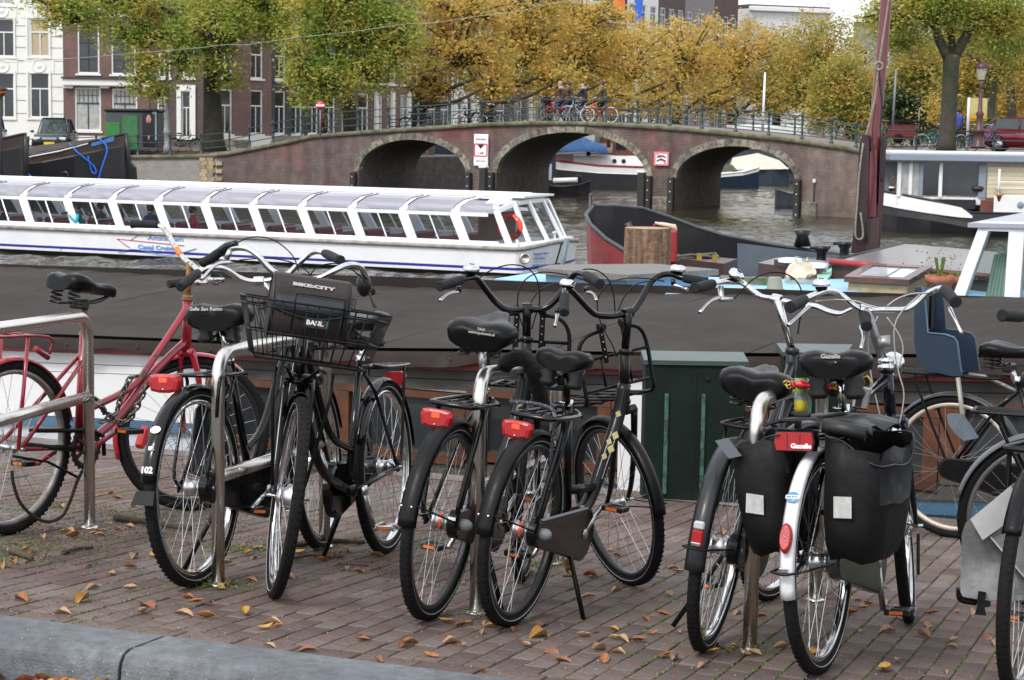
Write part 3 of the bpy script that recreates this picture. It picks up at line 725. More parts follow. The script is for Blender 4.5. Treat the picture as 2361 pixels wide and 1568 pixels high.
def tree(name, label, base, trunk, limbs, blobs, n, size, mat, group=None, cl=.55, tw=True, squash=.75, zmin=None):
    """blobs: (centre, radii, weight); leaves gather round twig ends scattered in them"""
    t = thing(name, label, 'tree', base, group); B = Vector(base); inv = MT(-B)
    mb = MB(); mb.tube([p for p, r in trunk], [r for p, r in trunk], 12, 0, inv)
    obj('trunk', mb, BARK, t)
    for l in limbs: obj('limb', MB().tube(cr([p for p, r in l], 3), [lerp(l[0][1], l[-1][1], k/((len(l)-1)*3)) for k in range((len(l)-1)*3+1)], 7, 0, inv), BARK, t)
    tot = sum(b[2] for b in blobs); P = []; tw_mb = MB()
    for c, rad, w in blobs:
        k = int(n*w/tot); c = np.array(c); rad = np.array(rad)
        nc = max(4, k//80)
        d = npr.normal(size=(nc, 3)); d /= np.linalg.norm(d, axis=1)[:, None]
        q = c+d*rad*(npr.rand(nc)**.45)[:, None]
        per = k//nc
        off = npr.normal(size=(nc, per, 3))*np.array([cl, cl, cl*squash])*(.6+.8*npr.rand(nc))[:, None, None]
        off[:, :, 2] -= np.abs(off[:, :, 0]**2+off[:, :, 1]**2)*.25
        P.append((q[:, None, :]+off).reshape(-1, 3))
        if tw:
            src = Vector(c.tolist())
            for qq in q[:min(nc, 44)]:
                qv = Vector(qq.tolist()); mid = (src+qv)/2+Vector((0, 0, -.25*rad[2]*.4)); st_ = src+Vector((0, 0, -rad[2]*.5))
                tw_mb.tube(cr([st_, mid, qv], 3), [.10, .085, .07, .055, .045, .03, .02], 4, 0, inv)
    P = np.concatenate(P)
    if zmin is not None: P = P[P[:, 2] > zmin(P)] if callable(zmin) else P[P[:, 2] > zmin]
    P = P-np.array(B)
    obj('crown', leafmesh('crown', P, size, mat), None, t)
    if tw_mb.v: obj('branches', tw_mb, BARK, t)
    return t
def bl(x, y, Y, rx, rz, ry=None, w=None):
    """a foliage mass seen at x, y with half width rx and half height rz in picture units, Y metres away"""
    s = Y/4500; p = WY(x, y, Y); ry = ry or rx*s*.8
    return ((p.x, p.y, p.z), (rx*s, ry, rz*s), w or rx*rz)
def tp(x, y, Y, r): return (WY(x, y, Y), r)
# tall green tree at the left
Y = 97
b0 = WY(494, 345, Y)
tree('elm_tree', 'large yellow-green tree with thick trunk on the left quay', b0,
     [tp(494, 350, Y, .66), tp(492, 325, Y, .53), tp(490, 250, Y, .46), tp(489, 150, Y, .43), tp(492, 60, Y, .36), tp(500, -60, Y, .3)],
     [[tp(489, 110, Y, .2), tp(440, 60, Y-1, .14), tp(330, -10, Y-2, .07)], [tp(490, 90, Y, .22), tp(560, 30, Y-1, .15), tp(700, -20, Y-1, .08)], [tp(490, 130, Y, .14), tp(450, 100, Y-1.5, .1), tp(400, 110, Y-3, .05)]],
     [bl(330, 70, Y-1.5, 110, 75), bl(170, 25, Y-1, 85, 50), bl(120, 0, Y-1, 60, 45), bl(300, -20, Y-1, 190, 60), bl(330, 160, Y-2, 50, 55), bl(365, 205, Y-2, 30, 30), bl(420, 130, Y-2.4, 55, 60), bl(500, 80, Y-2.5, 100, 80), bl(520, 170, Y-2, 35, 35), bl(560, 40, Y-1, 120, 70), bl(620, -10, Y-1, 150, 70), bl(430, 20, Y+2, 260, 60)],
     36000, .12, LG, cl=.38)
Y = 93
tree('elm_tree', 'broad yellow-green tree overhanging the left end of the bridge', WY(812, 330, Y+3),
     [tp(812, 335, Y+3, .4), tp(805, 260, Y+3, .34), tp(790, 140, Y+3, .3), tp(780, 0, Y+3, .22)],
     [[tp(800, 190, Y+3, .16), tp(750, 120, Y+1, .12), tp(690, 60, Y, .06)], [tp(798, 160, Y+3, .16), tp(860, 90, Y+1, .1), tp(920, 40, Y, .06)]],
     [bl(745, 60, Y, 110, 70), bl(700, 140, Y-1, 55, 60), bl(760, 180, Y-1, 75, 50), bl(720, 215, Y-1, 45, 28), bl(850, 60, Y, 100, 80), bl(850, 150, Y, 70, 60), bl(910, 90, Y, 60, 90), bl(800, -20, Y, 190, 60)],
     31000, .115, LG, cl=.38)
# orange trees along the far canal side
ot = [(968, 290, 98, .30, 1060, 120, 130, 110, 'orange tree with forked trunk behind the bicycles on the bridge'), (1124, 282, 106, .33, 1210, 110, 130, 115, 'second orange tree, its leaning trunk left of the cyclists'), (1265, 300, 115, .28, 1330, 140, 110, 95, 'orange tree directly behind the cyclists on the bridge'),
      (1405, 300, 124, .28, 1450, 160, 110, 90, 'golden tree right of the cyclists above the middle arch'), (1560, 305, 133, .28, 1580, 150, 120, 95, 'golden-brown tree above the pier of the right arch'), (1690, 305, 145, .28, 1700, 150, 110, 90, 'brownish orange tree around the white pole')]
for i, (x, y, Y, r, cx, cy, rx, rz, lb) in enumerate(ot):
    lean = 60 if i < 2 else 10
    tree('elm_tree', lb, WY(x, y, Y), [tp(x, y+14, Y, r*1.3), tp(x-2, y-40, Y, r), tp(x+lean*.15, y-100, Y, r*.7), tp(x+lean*.6, y-190, Y, r*.4)],
         [[tp(x-1, y-30, Y, r*.6), tp(x+50, y-75, Y-1, r*.45), tp(x+130, y-110, Y-2, r*.2)], [tp(x-1, y-45, Y, r*.5), tp(x+80, y-55, Y-2, r*.35), tp(x+170, y-100, Y-2, r*.12)], [tp(x, y-60, Y, r*.4), tp(x-40, y-110, Y, r*.2), tp(x-70, y-170, Y, r*.1)]],
         [bl(cx, cy-20, Y, rx, rz), bl(cx-60, cy+60, Y-1, rx*.55, rz*.4), bl(cx+70, cy+75, Y-1, rx*.5, rz*.35), bl(cx+20, cy-100, Y, rx*1.0, rz*.5)][:4 if i < 3 else 3], 12500 if i < 3 else 9000, .13+.008*i, LO, cl=.36+.04*i)
gt = [(1790, 310, 150, .3, 1800, 150, 100, 90, LM, 'mixed green and orange tree left of the red mast'), (1890, 320, 135, .28, 1890, 130, 90, 110, LM, 'green-tinted tree beside the bridge end'), (1960, 330, 128, .28, 1950, 200, 75, 80, LM, 'yellowing tree close behind the red mast'), (1460, 300, 165, .3, 1450, 70, 120, 40, LO, 'thin golden treetop in front of the gabled houses')][:3]
for x, y, Y, r, cx, cy, rx, rz, mt, lb in gt:
    tree('elm_tree', lb, WY(x, y, Y), [tp(x, y+10, Y, r*1.2), tp(x, y-60, Y, r), tp(cx, cy-40, Y, r*.5)], [[tp(x, y-60, Y, r*.5), tp(x+40, y-130, Y, r*.2)]],
         [bl(cx, cy, Y, rx, rz), bl(cx+40, cy+70, Y-1, rx*.7, rz*.4), bl(cx-40, cy+60, Y-1, rx*.6, rz*.4)], 15000, .15, mt, cl=.6)
for x, y, Y, rx, rz, lb in ((2110, 230, 120, 55, 75, 'dark green bushy tree right of the red mast'), (2030, 240, 140, 55, 70, 'dark green tree behind the red mast'), (2200, 260, 150, 70, 50, 'low dark green tree behind the thick trunk')):
    tree('bushy_tree', lb, WY(x, 330, Y), [tp(x, 335, Y, .3), tp(x, 280, Y, .2)], [], [bl(x, y, Y, rx, rz)], 16000, .15, LD if x != 2030 else LM, cl=.6)
# right-hand trees
Y = 76
tree('elm_tree', 'thick forked tree beside the lamp post on the right quay', WY(2180, 345, Y),
     [tp(2180, 352, Y, .42), tp(2183, 330, Y, .34), tp(2188, 250, Y, .31), tp(2192, 160, Y, .31), tp(2195, 125, Y, .34)],
     [[tp(2200, 132, Y, .22), tp(2235, 70, Y, .17), tp(2270, 0, Y, .13), tp(2290, -60, Y, .1)], [tp(2188, 140, Y, .22), tp(2160, 80, Y, .15), tp(2145, 20, Y, .1), tp(2130, -50, Y, .08)], [tp(2196, 130, Y, .17), tp(2190, 70, Y+.5, .14), tp(2160, 10, Y, .1)], [tp(2160, 60, Y, .08), tp(2060, 30, Y-1, .06), tp(1990, 40, Y-1, .03)]],
     [bl(2150, 15, Y, 130, 60), bl(2290, 30, Y+1, 110, 70), bl(2050, 35, Y, 70, 40), bl(2080, 90, Y+2, 60, 35), bl(2340, 90, Y+3, 50, 50), bl(2200, -30, Y, 180, 40)], 34000, .085, LG, cl=.4)
Y = 96
tree('elm_tree', 'slim dark trunk tree behind the lamp post', WY(2279, 330, Y), [tp(2279, 335, Y, .3), tp(2282, 280, Y, .25), tp(2288, 170, Y, .22), tp(2300, 60, Y, .16), tp(2310, -30, Y, .1)],
     [[tp(2286, 190, Y, .14), tp(2260, 150, Y, .12), tp(2230, 120, Y, .08)], [tp(2288, 180, Y, .1), tp(2320, 120, Y, .08), tp(2340, 80, Y, .05)]],
     [bl(2240, 180, Y+1, 60, 60), bl(2330, 110, Y, 60, 60), bl(2260, 90, Y+2, 90, 50), bl(2130, 150, Y+6, 70, 60)], 26000, .115, LM, cl=.5)
Y = 104
tree('elm_tree', 'slim tree nearest the right picture edge behind the hedge', WY(2335, 325, Y), [tp(2336, 335, Y, .28), tp(2332, 250, Y, .24), tp(2328, 160, Y, .2), tp(2335, 60, Y, .12)], [],
     [bl(2340, 210, Y+4, 50, 55), bl(2220, 240, Y+8, 70, 40), bl(2380, 120, Y, 50, 80), bl(2300, 225, Y+6, 60, 35)], 22000, .12, LO, cl=.6)
# overhanging twig top right of centre
hed = thing('hedge', 'bright green hedge beside the red car', 'hedge', WY(2325, 330, 92))
HG = leafmat('leaves_hedge', [(.03, .09, .01), (.06, .16, .015), (.10, .2, .02)], .25)
pp = npr.uniform(-1, 1, (9000, 3))*np.array([1.15, .5, .55])+np.array([0, 0, .6]); obj('foliage', leafmesh('foliage', pp, .09, HG), None, hed)
# ---------------- street furniture, cars, poles ----------------
DGREY = pm('cabinet_grey', (.065, .07, .077), .5, 0, .1); GRN = pm('green_panel', (.03, .20, .04), .45, 0, .1, 5); GRN2 = pm('green_panel_pale', (.04, .17, .06), .5, 0, .2, 5)
Y = 98; s = Y/4500
p = WY(312, 340, Y); p.z = -.45
k = thing('utility_kiosk', 'dark grey street kiosk with green doors and posters', 'kiosk', frame(p, 0))
w = 118*s; obj('body', MB().box((0, 0, 1.0), (w, 1.9, 2.0), bev=.06), DGREY, k); obj('roof', MB().box((0, 0, 2.05), (w+.16, 2.1, .16), bev=.07), pm('kiosk_roof', (.02, .02, .022), .6), k)
obj('door', MB().box((-.92, -.97, .9), (.72, .05, 1.1), bev=.02), GRN, k); obj('door', MB().box((-.05, -.97, .95), (.78, .05, 1.7), bev=.02), GRN2, k)
obj('poster_case', MB().box((.87, -.98, 1.1), (.62, .07, 1.6), bev=.02), pm('poster_black', (.012, .012, .013), .25), k)
obj('poster', MB().lathe([(0, 0), (.12, .02), (.14, .2), (.06, .38), (0, .4)], 10, 0, MT((.87, -1.03, 1.45)) @ Matrix.Diagonal((1, .1, 1, 1))).prism([(.80, .85), (.87, .6), (.94, .85)], -1.04, -1.02), pm('poster_pink', (.65, .3, .3), .4), k)
obj('side_poster', MB().box((w/2-.13, -.98, 1.35), (.2, .05, 1.5)), pm('poster_blue', (.25, .42, .5), .3), k)
# parked cars
GLS = pm('car_glass', (.03, .045, .05), .05, 0, .3, 2, spec=.8)
def car(label, M, paint, plate='', el=4.5, w=1.75, h=1.5):
    t = thing('parked_car', label, 'car', M)
    st = [(-el/2, .42, .62, .6), (-el/2+.05, .3, .78, .74), (-el*.36, .22, .85, .84), (0, .2, .9, w/2), (el*.36, .2, .95, w/2), (el/2-.05, .28, .9, w/2-.05), (el/2, .4, .8, w/2-.2)]
    R = []
    for x, zb, zt, hw in st:
        hw = min(hw+.0, w/2); R.append([(x, -hw*.9, zb), (x, hw*.9, zb), (x, hw, (zb+zt)/2), (x, hw*.97, zt), (x, hw*.8, zt+.03), (x, -hw*.8, zt+.03), (x, -hw*.97, zt), (x, -hw, (zb+zt)/2)])
    body = obj('body', MB().loft(R, 0, True), paint, t)
    R = []
    for x, hw, z in ((-el*.22, .72, .86), (-el*.06, .62, h-.05), (el*.12, .62, h), (el*.34, .6, h-.06), (el*.47, .7, .9)): R.append([(x, -hw, .86), (x, hw, .86), (x, hw*.9, z), (x, -hw*.9, z)])
    obj('cabin_glass', MB().loft(R, 0, False), GLS, t)
    obj('roof', MB().box((el*.14, 0, h+.0), (el*.36, 1.16, .06), bev=.03), paint, t)
    for sy in (-1, 1):
        obj('pillar', MB().tube([(-el*.22, sy*.72, .88), (-el*.06, sy*.58, h)], .035, 6).tube([(el*.47, sy*.7, .9), (el*.34, sy*.56, h-.03)], .04, 6).tube([(el*.13, sy*.68, .9), (el*.12, sy*.58, h)], .03, 6), paint, t)
        obj('mirror', MB().sphere((-el*.17, sy*(w/2+.08), .98), (.07, .1, .07), 8, 6), paint, t)
        obj('headlight', MB().box((-el/2+.05, sy*.6, .66), (.1, .34, .15), bev=.03), pm('headlamp_glass', (.6, .62, .62), .1, 0, .1), t)
        obj('tail_light', MB().box((el/2-.04, sy*.66, .75), (.1, .25, .2), bev=.03), REDL, t)
    for x in (-el*.31, el*.31):
        for sy in (-1, 1): 
            wh = obj('wheel', MB().lathe([(.2, -.09), (.31, -.09), (.33, -.05), (.33, .05), (.31, .09), (.2, .09)], 20, 0, MT((x, sy*(w/2-.1), .33)) @ MR(PI/2, 4, 'X')), RUBBER, t)
            obj('rim', MB().lathe([(0, -.02), (.2, -.06), (.2, .06), (0, .02)], 12, 0, MT((x, sy*(w/2-.06), .33)) @ MR(PI/2, 4, 'X')), ALU, wh)
    obj('grille', MB().box((-el/2-.005, 0, .64), (.06, .7, .13), bev=.02), CHROME, t); obj('bumper', MB().box((-el/2-.02, 0, .42), (.14, w*.9, .2), bev=.04), BLACKM, t)
    pl = obj('number_plate', MB().box((-el/2-.1, 0, .44), (.02, .5, .12)), pm('plate_yellow', (.75, .5, .03), .4), t)
    return t
YC = 96; pc = WY(128, 345, YC); pc.z = -.46
car('dark green estate car parked by the quay railing', frame(pc, R_(96)), pm('car_green', (.03, .04, .042), .25, .3, .1, coat=.5), w=1.85, h=1.62)
pc = WY(-30, 350, YC+1); pc.z = -.46
car('dark blue car at the left picture edge', frame(pc, R_(100)), pm('car_blue', (.03, .05, .16), .2, .3, .1, coat=.5), h=1.9)
pc = WY(2385, 350, 80); pc.z = .48
car('red car with rear lights by the right quay', frame(pc, R_(160)), pm('car_dark_red', (.22, .015, .03), .2, .3, .1, coat=.5), h=1.4)
# lamp posts
LMP = pm('lamp_post_grey', (.19, .2, .21), .5, 0, .1); LMPR = pm('lamp_post_maroon', (.06, .022, .025), .4, 0, .1)
Y = 95.5; p = WY(386, 345, Y); p.z = -.45
t = thing('lamp_post', 'grey lamp post between the kiosk and the bicycle', 'lamp post', p); h = WY(381, -20, Y).z+.45
obj('shaft', MB().lathe([(0, 0), (.2, 0), (.2, .35), (.15, .4), (.16, .9), (.19, .95), (.19, 1.1), (.12, 1.15), (.1, 2.5), (.085, 4), (.06, h), (0, h)], 14), LMP, t)
Y = 74; p = WY(2256, 342, Y); h = WY(2258, 186, Y).z-p.z
t = thing('lamp_post', 'dark red lamp post with glass lantern on the right quay', 'lamp post', p)
obj('shaft', MB().lathe([(0, 0), (.3, 0), (.3, .1), (.2, .16), (.2, .6), (.26, .66), (.15, .75), (.12, 1.2), (.17, 1.3), (.09, 1.4), (.065, 2.2), (.055, h-.3), (.1, h-.25), (.05, h-.15), (.09, h), (0, h)], 14), LMPR, t)
ln = obj('lantern', MB().lathe([(0, h), (.1, h), (.12, h+.03)], 6).lathe([(.25, h+.46), (.27, h+.5), (.2, h+.62), (.08, h+.68), (.06, h+.74), (.03, h+.82), (0, h+.84)], 12), LMPR, t)
obj('glass', MB().lathe([(.11, h+.02), (.22, h+.46), (0, h+.46)], 6, 0, None, False), pm('lantern_glass', (.35, .33, .28), .2, 0, .15, 5), ln)
# banner and poles
t = thing('banner', 'yellow and white banner on white pole', 'banner', WY(2230, 330, 82)); s = 82/4500
obj('pole', MB().tube([(0, 0, 0), (0, 0, 104*s)], .06, 8), WHITEP, t)
obj('cloth', MB().box((.42, 0, 84*s), (.7, .03, 38*s)), pm('banner_cream', (.65, .55, .22), .6), t); obj('yellow_band', MB().box((.42, 0, 58*s), (.7, .034, 13*s)), pm('banner_yellow', (.75, .48, .02), .6), t)
obj('red_band', MB().box((.42, -.012, 55*s), (.64, .03, .05)), SIGNR, t)
for x0, y0, x1, y1, Y, lb, r in ((1758, 303, 1764, 167, 92, 'thin white flagless pole behind the bridge', .07), (2058, 292, 2066, 160, 86, 'grey pole right of the red mast', .06), (2118, 300, 2120, 248, 100, 'short grey lamp pole behind the right quay', .05)):
    a = WY(x0, y0, Y); b = WY(x1, y1, Y); t = thing('pole', lb, 'pole', a); obj('shaft', MB().tube([(0, 0, 0), tuple(b-a)], [r, r*.6], 8), LMP if x0 > 2000 else WHITEP, t)
# no-entry sign by the bridge end
t = thing('no_entry_sign', 'round red no-entry sign with white bar under the tree', 'sign', WY(738, 320, 90)); s = 90/4500
obj('pole', MB().tube([(0, 0, 0), (0, .03, 85*s)], .035, 8), LMP, t)
obj('disc', MB().lathe([(0, 0), (.2, 0), (.2, .03), (0, .03)], 24, 0, MT((0, 0, 76*s)) @ RXZ), SIGNR, t); obj('white_bar', MB().box((0, -.045, 76*s), (.38, .02, .09)), SIGNW, t)
# red-brown skip and clutter on the right quay
t = thing('market_trailer', 'dark red trailer beyond the quay railing', 'trailer', WY(2078, 330, 88)); obj('body', MB().box((0, 0, .55), (1.2, 1.5, .62), bev=.04), pm('trailer_red', (.13, .02, .02), .5), t); obj('canopy', MB().box((0, 0, .95), (1.5, 1.7, .1), bev=.03), BLACKM, t); obj('wheel', MB().lathe([(0, -.06), (.22, -.06), (.22, .06), (0, .06)], 14, 0, MT((-.3, -.78, .2)) @ RXZ), RUBBER, t)
# flags
t = thing('flag', 'orange and blue flags hanging on the dark house', 'flag', P0+NV*56+Vector((0, 0, 8)))
s = 6
fp = WY(1430, 18, 155); 
for o in list(t.children): pass
t.location = fp
FO = pm('flag_orange', (.75, .16, .03), .7); FB = pm('flag_blue', (.03, .12, .55), .7)
obj('pole', MB().tube([(0, 1.6, 0), (-.2, -1, 1.2)], .04, 6), WHITEP, t)
obj('orange_cloth', MB().loft([[(x, .1*math.sin(x*5), z) for x, z in ((-.6+.1*k, .9), (.35+.1*k, .9), (.3+.1*k, -.5), (-.5+.1*k, -.4))] for k in (0, .3)], 0, False), FO, t)
obj('blue_cloth', MB().loft([[(x, .1+.1*k, z) for x, z in ((1.1, .8), (1.8, .8), (1.7, -1.6), (1.2, -1.5))] for k in (0, .3)], 0, False), FB, t)
# ---------------- people (one continuous skinned body, coloured by limb) ----------------
SKIN = pm('skin', (.50, .30, .22), .55, 0, .06); 
def clothm(name, c, **k): return pm(name, c, .85, 0, .15, 25, **k)
HAIRB = clothm('hair_dark', (.015, .012, .01)); JEANS = clothm('jeans', (.03, .045, .10)); DARKP = clothm('dark_trousers', (.015, .015, .018)); SHOE = clothm('shoe', (.3, .3, .3))
def person(label, M, pose, top, legs, hair=None, inner=None, group=None, scale=1.0, hood=None, extra=None, look=0):
    """pose: joint -> point (x forward, y left, z up)"""
    J = {k: Vector(v)*scale for k, v in pose.items()}
    names = ['pelvis', 'belly', 'chest', 'neck', 'head0', 'head1', 'shl', 'ell', 'wrl', 'hal', 'shr', 'elr', 'wrr', 'har', 'hil', 'knl', 'anl', 'tol', 'hir', 'knr', 'anr', 'tor']
    edges = [('pelvis', 'belly'), ('belly', 'chest'), ('chest', 'neck'), ('neck', 'head0'), ('head0', 'head1'), ('chest', 'shl'), ('shl', 'ell'), ('ell', 'wrl'), ('wrl', 'hal'), ('chest', 'shr'), ('shr', 'elr'), ('elr', 'wrr'), ('wrr', 'har'),
             ('pelvis', 'hil'), ('hil', 'knl'), ('knl', 'anl'), ('anl', 'tol'), ('pelvis', 'hir'), ('hir', 'knr'), ('knr', 'anr'), ('anr', 'tor')]
    rad = dict(pelvis=.15, belly=.14, chest=.155, neck=.055, head0=.088, head1=.082, shl=.07, ell=.05, wrl=.034, hal=.036, shr=.07, elr=.05, wrr=.034, har=.036, hil=.095, knl=.062, anl=.045, tol=.04, hir=.095, knr=.062, anr=.045, tor=.04)
    me = bpy.data.meshes.new('skel'); me.from_pydata([J[n][:] for n in names], [(names.index(a), names.index(b)) for a, b in edges], [])
    o = bpy.data.objects.new('skel', me); COL.objects.link(o)
    sk = o.modifiers.new('s', 'SKIN'); sk.use_smooth_shade = True
    for i, n in enumerate(names):
        v = me.skin_vertices[0].data[i]; r = rad[n]*scale; v.radius = (r, r*.8 if n in ('chest', 'belly') else r); v.use_root = (n == 'pelvis')
    ss = o.modifiers.new('u', 'SUBSURF'); ss.levels = 1; ss.render_levels = 1
    bpy.context.view_layer.update()
    m2 = bpy.data.meshes.new_from_object(o.evaluated_get(bpy.context.evaluated_depsgraph_get())); bpy.data.objects.remove(o)
    m2.materials.clear()
    for mt in (SKIN, top, legs, SHOE): m2.materials.append(mt)
    reg = {}
    for a, b in edges:
        k = 1
        if 'head' in b: k = 0
        if b in ('hal', 'har'): k = 0
        if a in ('hil', 'hir', 'knl', 'knr') or b in ('hil', 'hir'): k = 2
        if b in ('tol', 'tor'): k = 3
        reg[(a, b)] = k
    for p in m2.polygons:
        c = p.center; best = None
        for (a, b), k in reg.items():
            A, B = J[a], J[b]; t = max(0, min(1, (c-A).dot(B-A)/max(1e-6, (B-A).length_squared))); d = (c-(A+(B-A)*t)).length/(rad[b]*.5+rad[a]*.5)
            if best is None or d < best[0]: best = (d, k)
        p.material_index = best[1]; p.use_smooth = True
    t = thing('person', label, 'person', M, group)
    m2.name = 'body'; obj('body', m2, None, t)
    H = (J['head0']+J['head1'])/2; ax = (J['head1']-J['head0']).normalized()
    HM = MT(H) @ MR(look, 4, 'Z')
    f = MB(); f.sphere((.09*scale, 0, -.015), (.022, .014, .028), 6, 5, 0, HM)
    for sy in (-1, 1): f.sphere((0, sy*.088*scale, 0), (.02, .012, .03), 6, 5, 0, HM)
    obj('face', f, SKIN, t)
    e = MB()
    for sy in (-1, 1): e.sphere((.08*scale, sy*.032, .02), (.01, .014, .008), 6, 4, 0, HM)
    e.box((.085*scale, 0, -.055), (.01, .045, .008), 0, HM); obj('eyes_and_mouth', e, HAIRB, t)
    if hair: obj('hair', MB().sphere((-.018, 0, .035), (.107*scale, .1*scale, .12*scale), 12, 8, 0, HM), hair, t)
    if hood: obj('hood', MB().lathe([(.06, .06), (.11, .03), (.13, -.03), (.1, -.08), (.05, -.06)], 12, 0, MT(J['neck']+Vector((-.03, 0, 0)))), hood, t)
    if extra:
        for nm, mb, mt in extra: obj(nm, mb, mt, t)
    return t
def sit_pose(arms='rest', lean=.05, dz=0):
    p = dict(pelvis=(0, 0, .52), belly=(lean*.5, 0, .68), chest=(lean, 0, .9), neck=(lean*1.2, 0, 1.05), head0=(lean*1.3+.02, 0, 1.16), head1=(lean*1.3+.02, 0, 1.25),
             shl=(lean, .19, .98), shr=(lean, -.19, .98), hil=(.05, .1, .5), hir=(.05, -.1, .5), knl=(.45, .12, .52), knr=(.45, -.12, .52), anl=(.45, .12, .1), anr=(.45, -.12, .1), tol=(.6, .12, .05), tor=(.6, -.12, .05))
    if arms == 'rest': p.update(ell=(.08, .24, .72), wrl=(.3, .17, .68), hal=(.38, .15, .68), elr=(.08, -.24, .72), wrr=(.3, -.17, .68), har=(.38, -.15, .68))
    if arms == 'camera': p.update(ell=(.15, .27, .8), wrl=(.33, .15, .98), hal=(.38, .08, 1.03), elr=(.15, -.27, .8), wrr=(.33, -.15, .98), har=(.38, -.08, 1.03))
    return p
def ride_pose(side=1):
    return dict(pelvis=(0, 0, .98), belly=(.04, 0, 1.13), chest=(.10, 0, 1.34), neck=(.14, 0, 1.5), head0=(.17, 0, 1.6), head1=(.18, 0, 1.7), shl=(.11, .19, 1.43), shr=(.11, -.19, 1.43), ell=(.26, .26, 1.2), elr=(.26, -.26, 1.2),
                wrl=(.5, .27, 1.12), wrr=(.5, -.27, 1.12), hal=(.58, .27, 1.1), har=(.58, -.27, 1.1), hil=(.04, .1, .94), hir=(.04, -.1, .94), knl=(.34, .12, .72+.1*side), knr=(.34, -.12, .72-.1*side),
                anl=(.12, .12, .38+.12*side), anr=(.12, -.12, .38-.12*side), tol=(.27, .12, .34+.12*side), tor=(.27, -.12, .34-.12*side))
# ---------------- tour boat ----------------
TA = R_(-22); tp0 = WZ(900, 619, WATER); TD = Vector((math.cos(TA), math.sin(TA), 0)); TN = Vector((-TD.y, TD.x, 0))
def tb(x, y, yy=0): p = WP(x, y, tp0+TN*yy, TN); q = p-tp0; return q.dot(TD), q.z
TM = MT(tp0) @ MR(TA, 4, 'Z')
HW = pm('boat_white', (.80, .81, .84), .3, 0, .04, 1.5, coat=.3, col2=(.70, .72, .76), msc=.8, mth=(.5, .8)); HBL = pm('boat_blue_stripe', (.03, .03, .28), .35, 0, .05); HRAIL = pm('boat_rubbing_rail', (.26, .24, .23), .7, 0, .4, 6)
HDK = pm('boat_bottom', (.01, .01, .012), .5); TG = glassmat('tour_glass', (.82, .86, .88), .88); TGR = glassmat('roof_glass', (.86, .85, .9), .6, .05, (.55, .54, .62))  # roof glass: light lavender base colour paints in the sky's reflection
SEAT = pm('boat_seat_red', (.2, .02, .02), .5, 0, .15); FLOOR = pm('boat_floor', (.12, .05, .035), .6, 0, .2)
tour = thing('tour_boat', 'long white glass-roofed tour boat passing on the canal', 'tour boat', TM)
B_ = 4.0
xc = tb(1192, 600)[0]; xt = xc+.42; xl = tb(-60, 560)[0]-2
def hring(x, hb, zs, c=None):
    c = B_/2; z0 = -.3
    return [(x, c-hb*.86, z0), (x, c-hb*.97, .02), (x, c-hb*.975, .09), (x, c-hb*.98, .16), (x, c-hb, .60), (x, c+hb, .60), (x, c+hb*.98, .16), (x, c+hb*.975, .09), (x, c+hb*.97, .02), (x, c+hb*.86, z0)]
R = []
for x, hb, dz in ((xl, 2, 0), (xc-6, 2, 0), (xc-.05, 2, 0), (xc+.14, 1.88, .01), (xc+.24, 1.6, .04), (xc+.34, 1.15, .07), (xt-.06, .6, .1), (xt, .06, .11)):
    r = hring(x, hb, 0); R.append([(p[0] if p[2] > .5 else p[0]-(.45*max(0,min(1,(x-xc)/.6)))*(1-(p[2]+.3)/.9), p[1], p[2]+(dz if p[2] > .5 else 0)) for p in r])
mb = MB(); n = 10
for i in range(len(R)-1):
    for j in range(n):
        j2 = (j+1) % n; mt = {0: 2, 1: 0, 2: 1, 3: 0, 4: 0, 5: 0, 6: 1, 7: 0, 8: 2, 9: 2}[j]
        mb.add([R[i][j], R[i][j2], R[i+1][j2], R[i+1][j]], [(0, 1, 2, 3)], mt, False)
obj('hull', mb, [HW, HBL, HDK], tour)
rl = [(r[4][0], r[4][1]-.02, r[4][2]+.02) for r in R]+[(r[5][0], r[5][1]+.02, r[5][2]+.02) for r in reversed(R)]
obj('rubbing_rail', MB().tube(rl, .055, 8), HRAIL, tour)
mb = MB(); mb.box(((xl+xc)/2, .12, .68), (xc-xl, .16, .12)); mb.box(((xl+xc)/2, B_-.12, .68), (xc-xl, .16, .12)); obj('side_deck', mb, HW, tour)
obj('cabin_floor', MB().box(((xl+xc)/2-.6, B_/2, .2), (xc-xl-1, B_-.4, .06)), FLOOR, tour)
bay = 1.44; nb = 15
xp0 = tb(1073, 553, .18)[0]                    # foot of the last slanted pillar before the wheelhouse
def side_pt(x, lvl, far=False):
    y, z, dx = {0: (.18, .745, 0), 1: (.29, 1.385, -.33), 2: (.31, 1.46, -.36), 3: (.42, 1.62, -.30), 4: (.62, 1.76, -.16), 5: (.98, 1.83, 0.02), 6: (B_/2, 1.87, .02)}[lvl]
    return Vector((x+dx, B_-y if far else y, z))
pil = MB()
for l0, l1, w in ((0, 1, .14), (1, 2, .14), (2, 3, .09), (3, 4, .08), (4, 5, .08)):
    for lv in (l0, l1): pass
rings = []
for lv, w in ((0, .13), (1, .14), (2, .12), (3, .07), (4, .07), (5, .08)):
    p = side_pt(0, lv); rings.append([(p.x-w, p.y-.02, p.z), (p.x+w, p.y-.02, p.z), (p.x+w, p.y+.05, p.z-.03), (p.x-w, p.y+.05, p.z-.03)])
pil.loft(rings, 0, False); pilme = pil.mesh('pillar', HW)
ringsf = [[(a[0], B_-a[1], a[2]) for a in reversed(r)] for r in rings]; pilmf = MB().loft(ringsf, 0, False).mesh('pillar', HW)
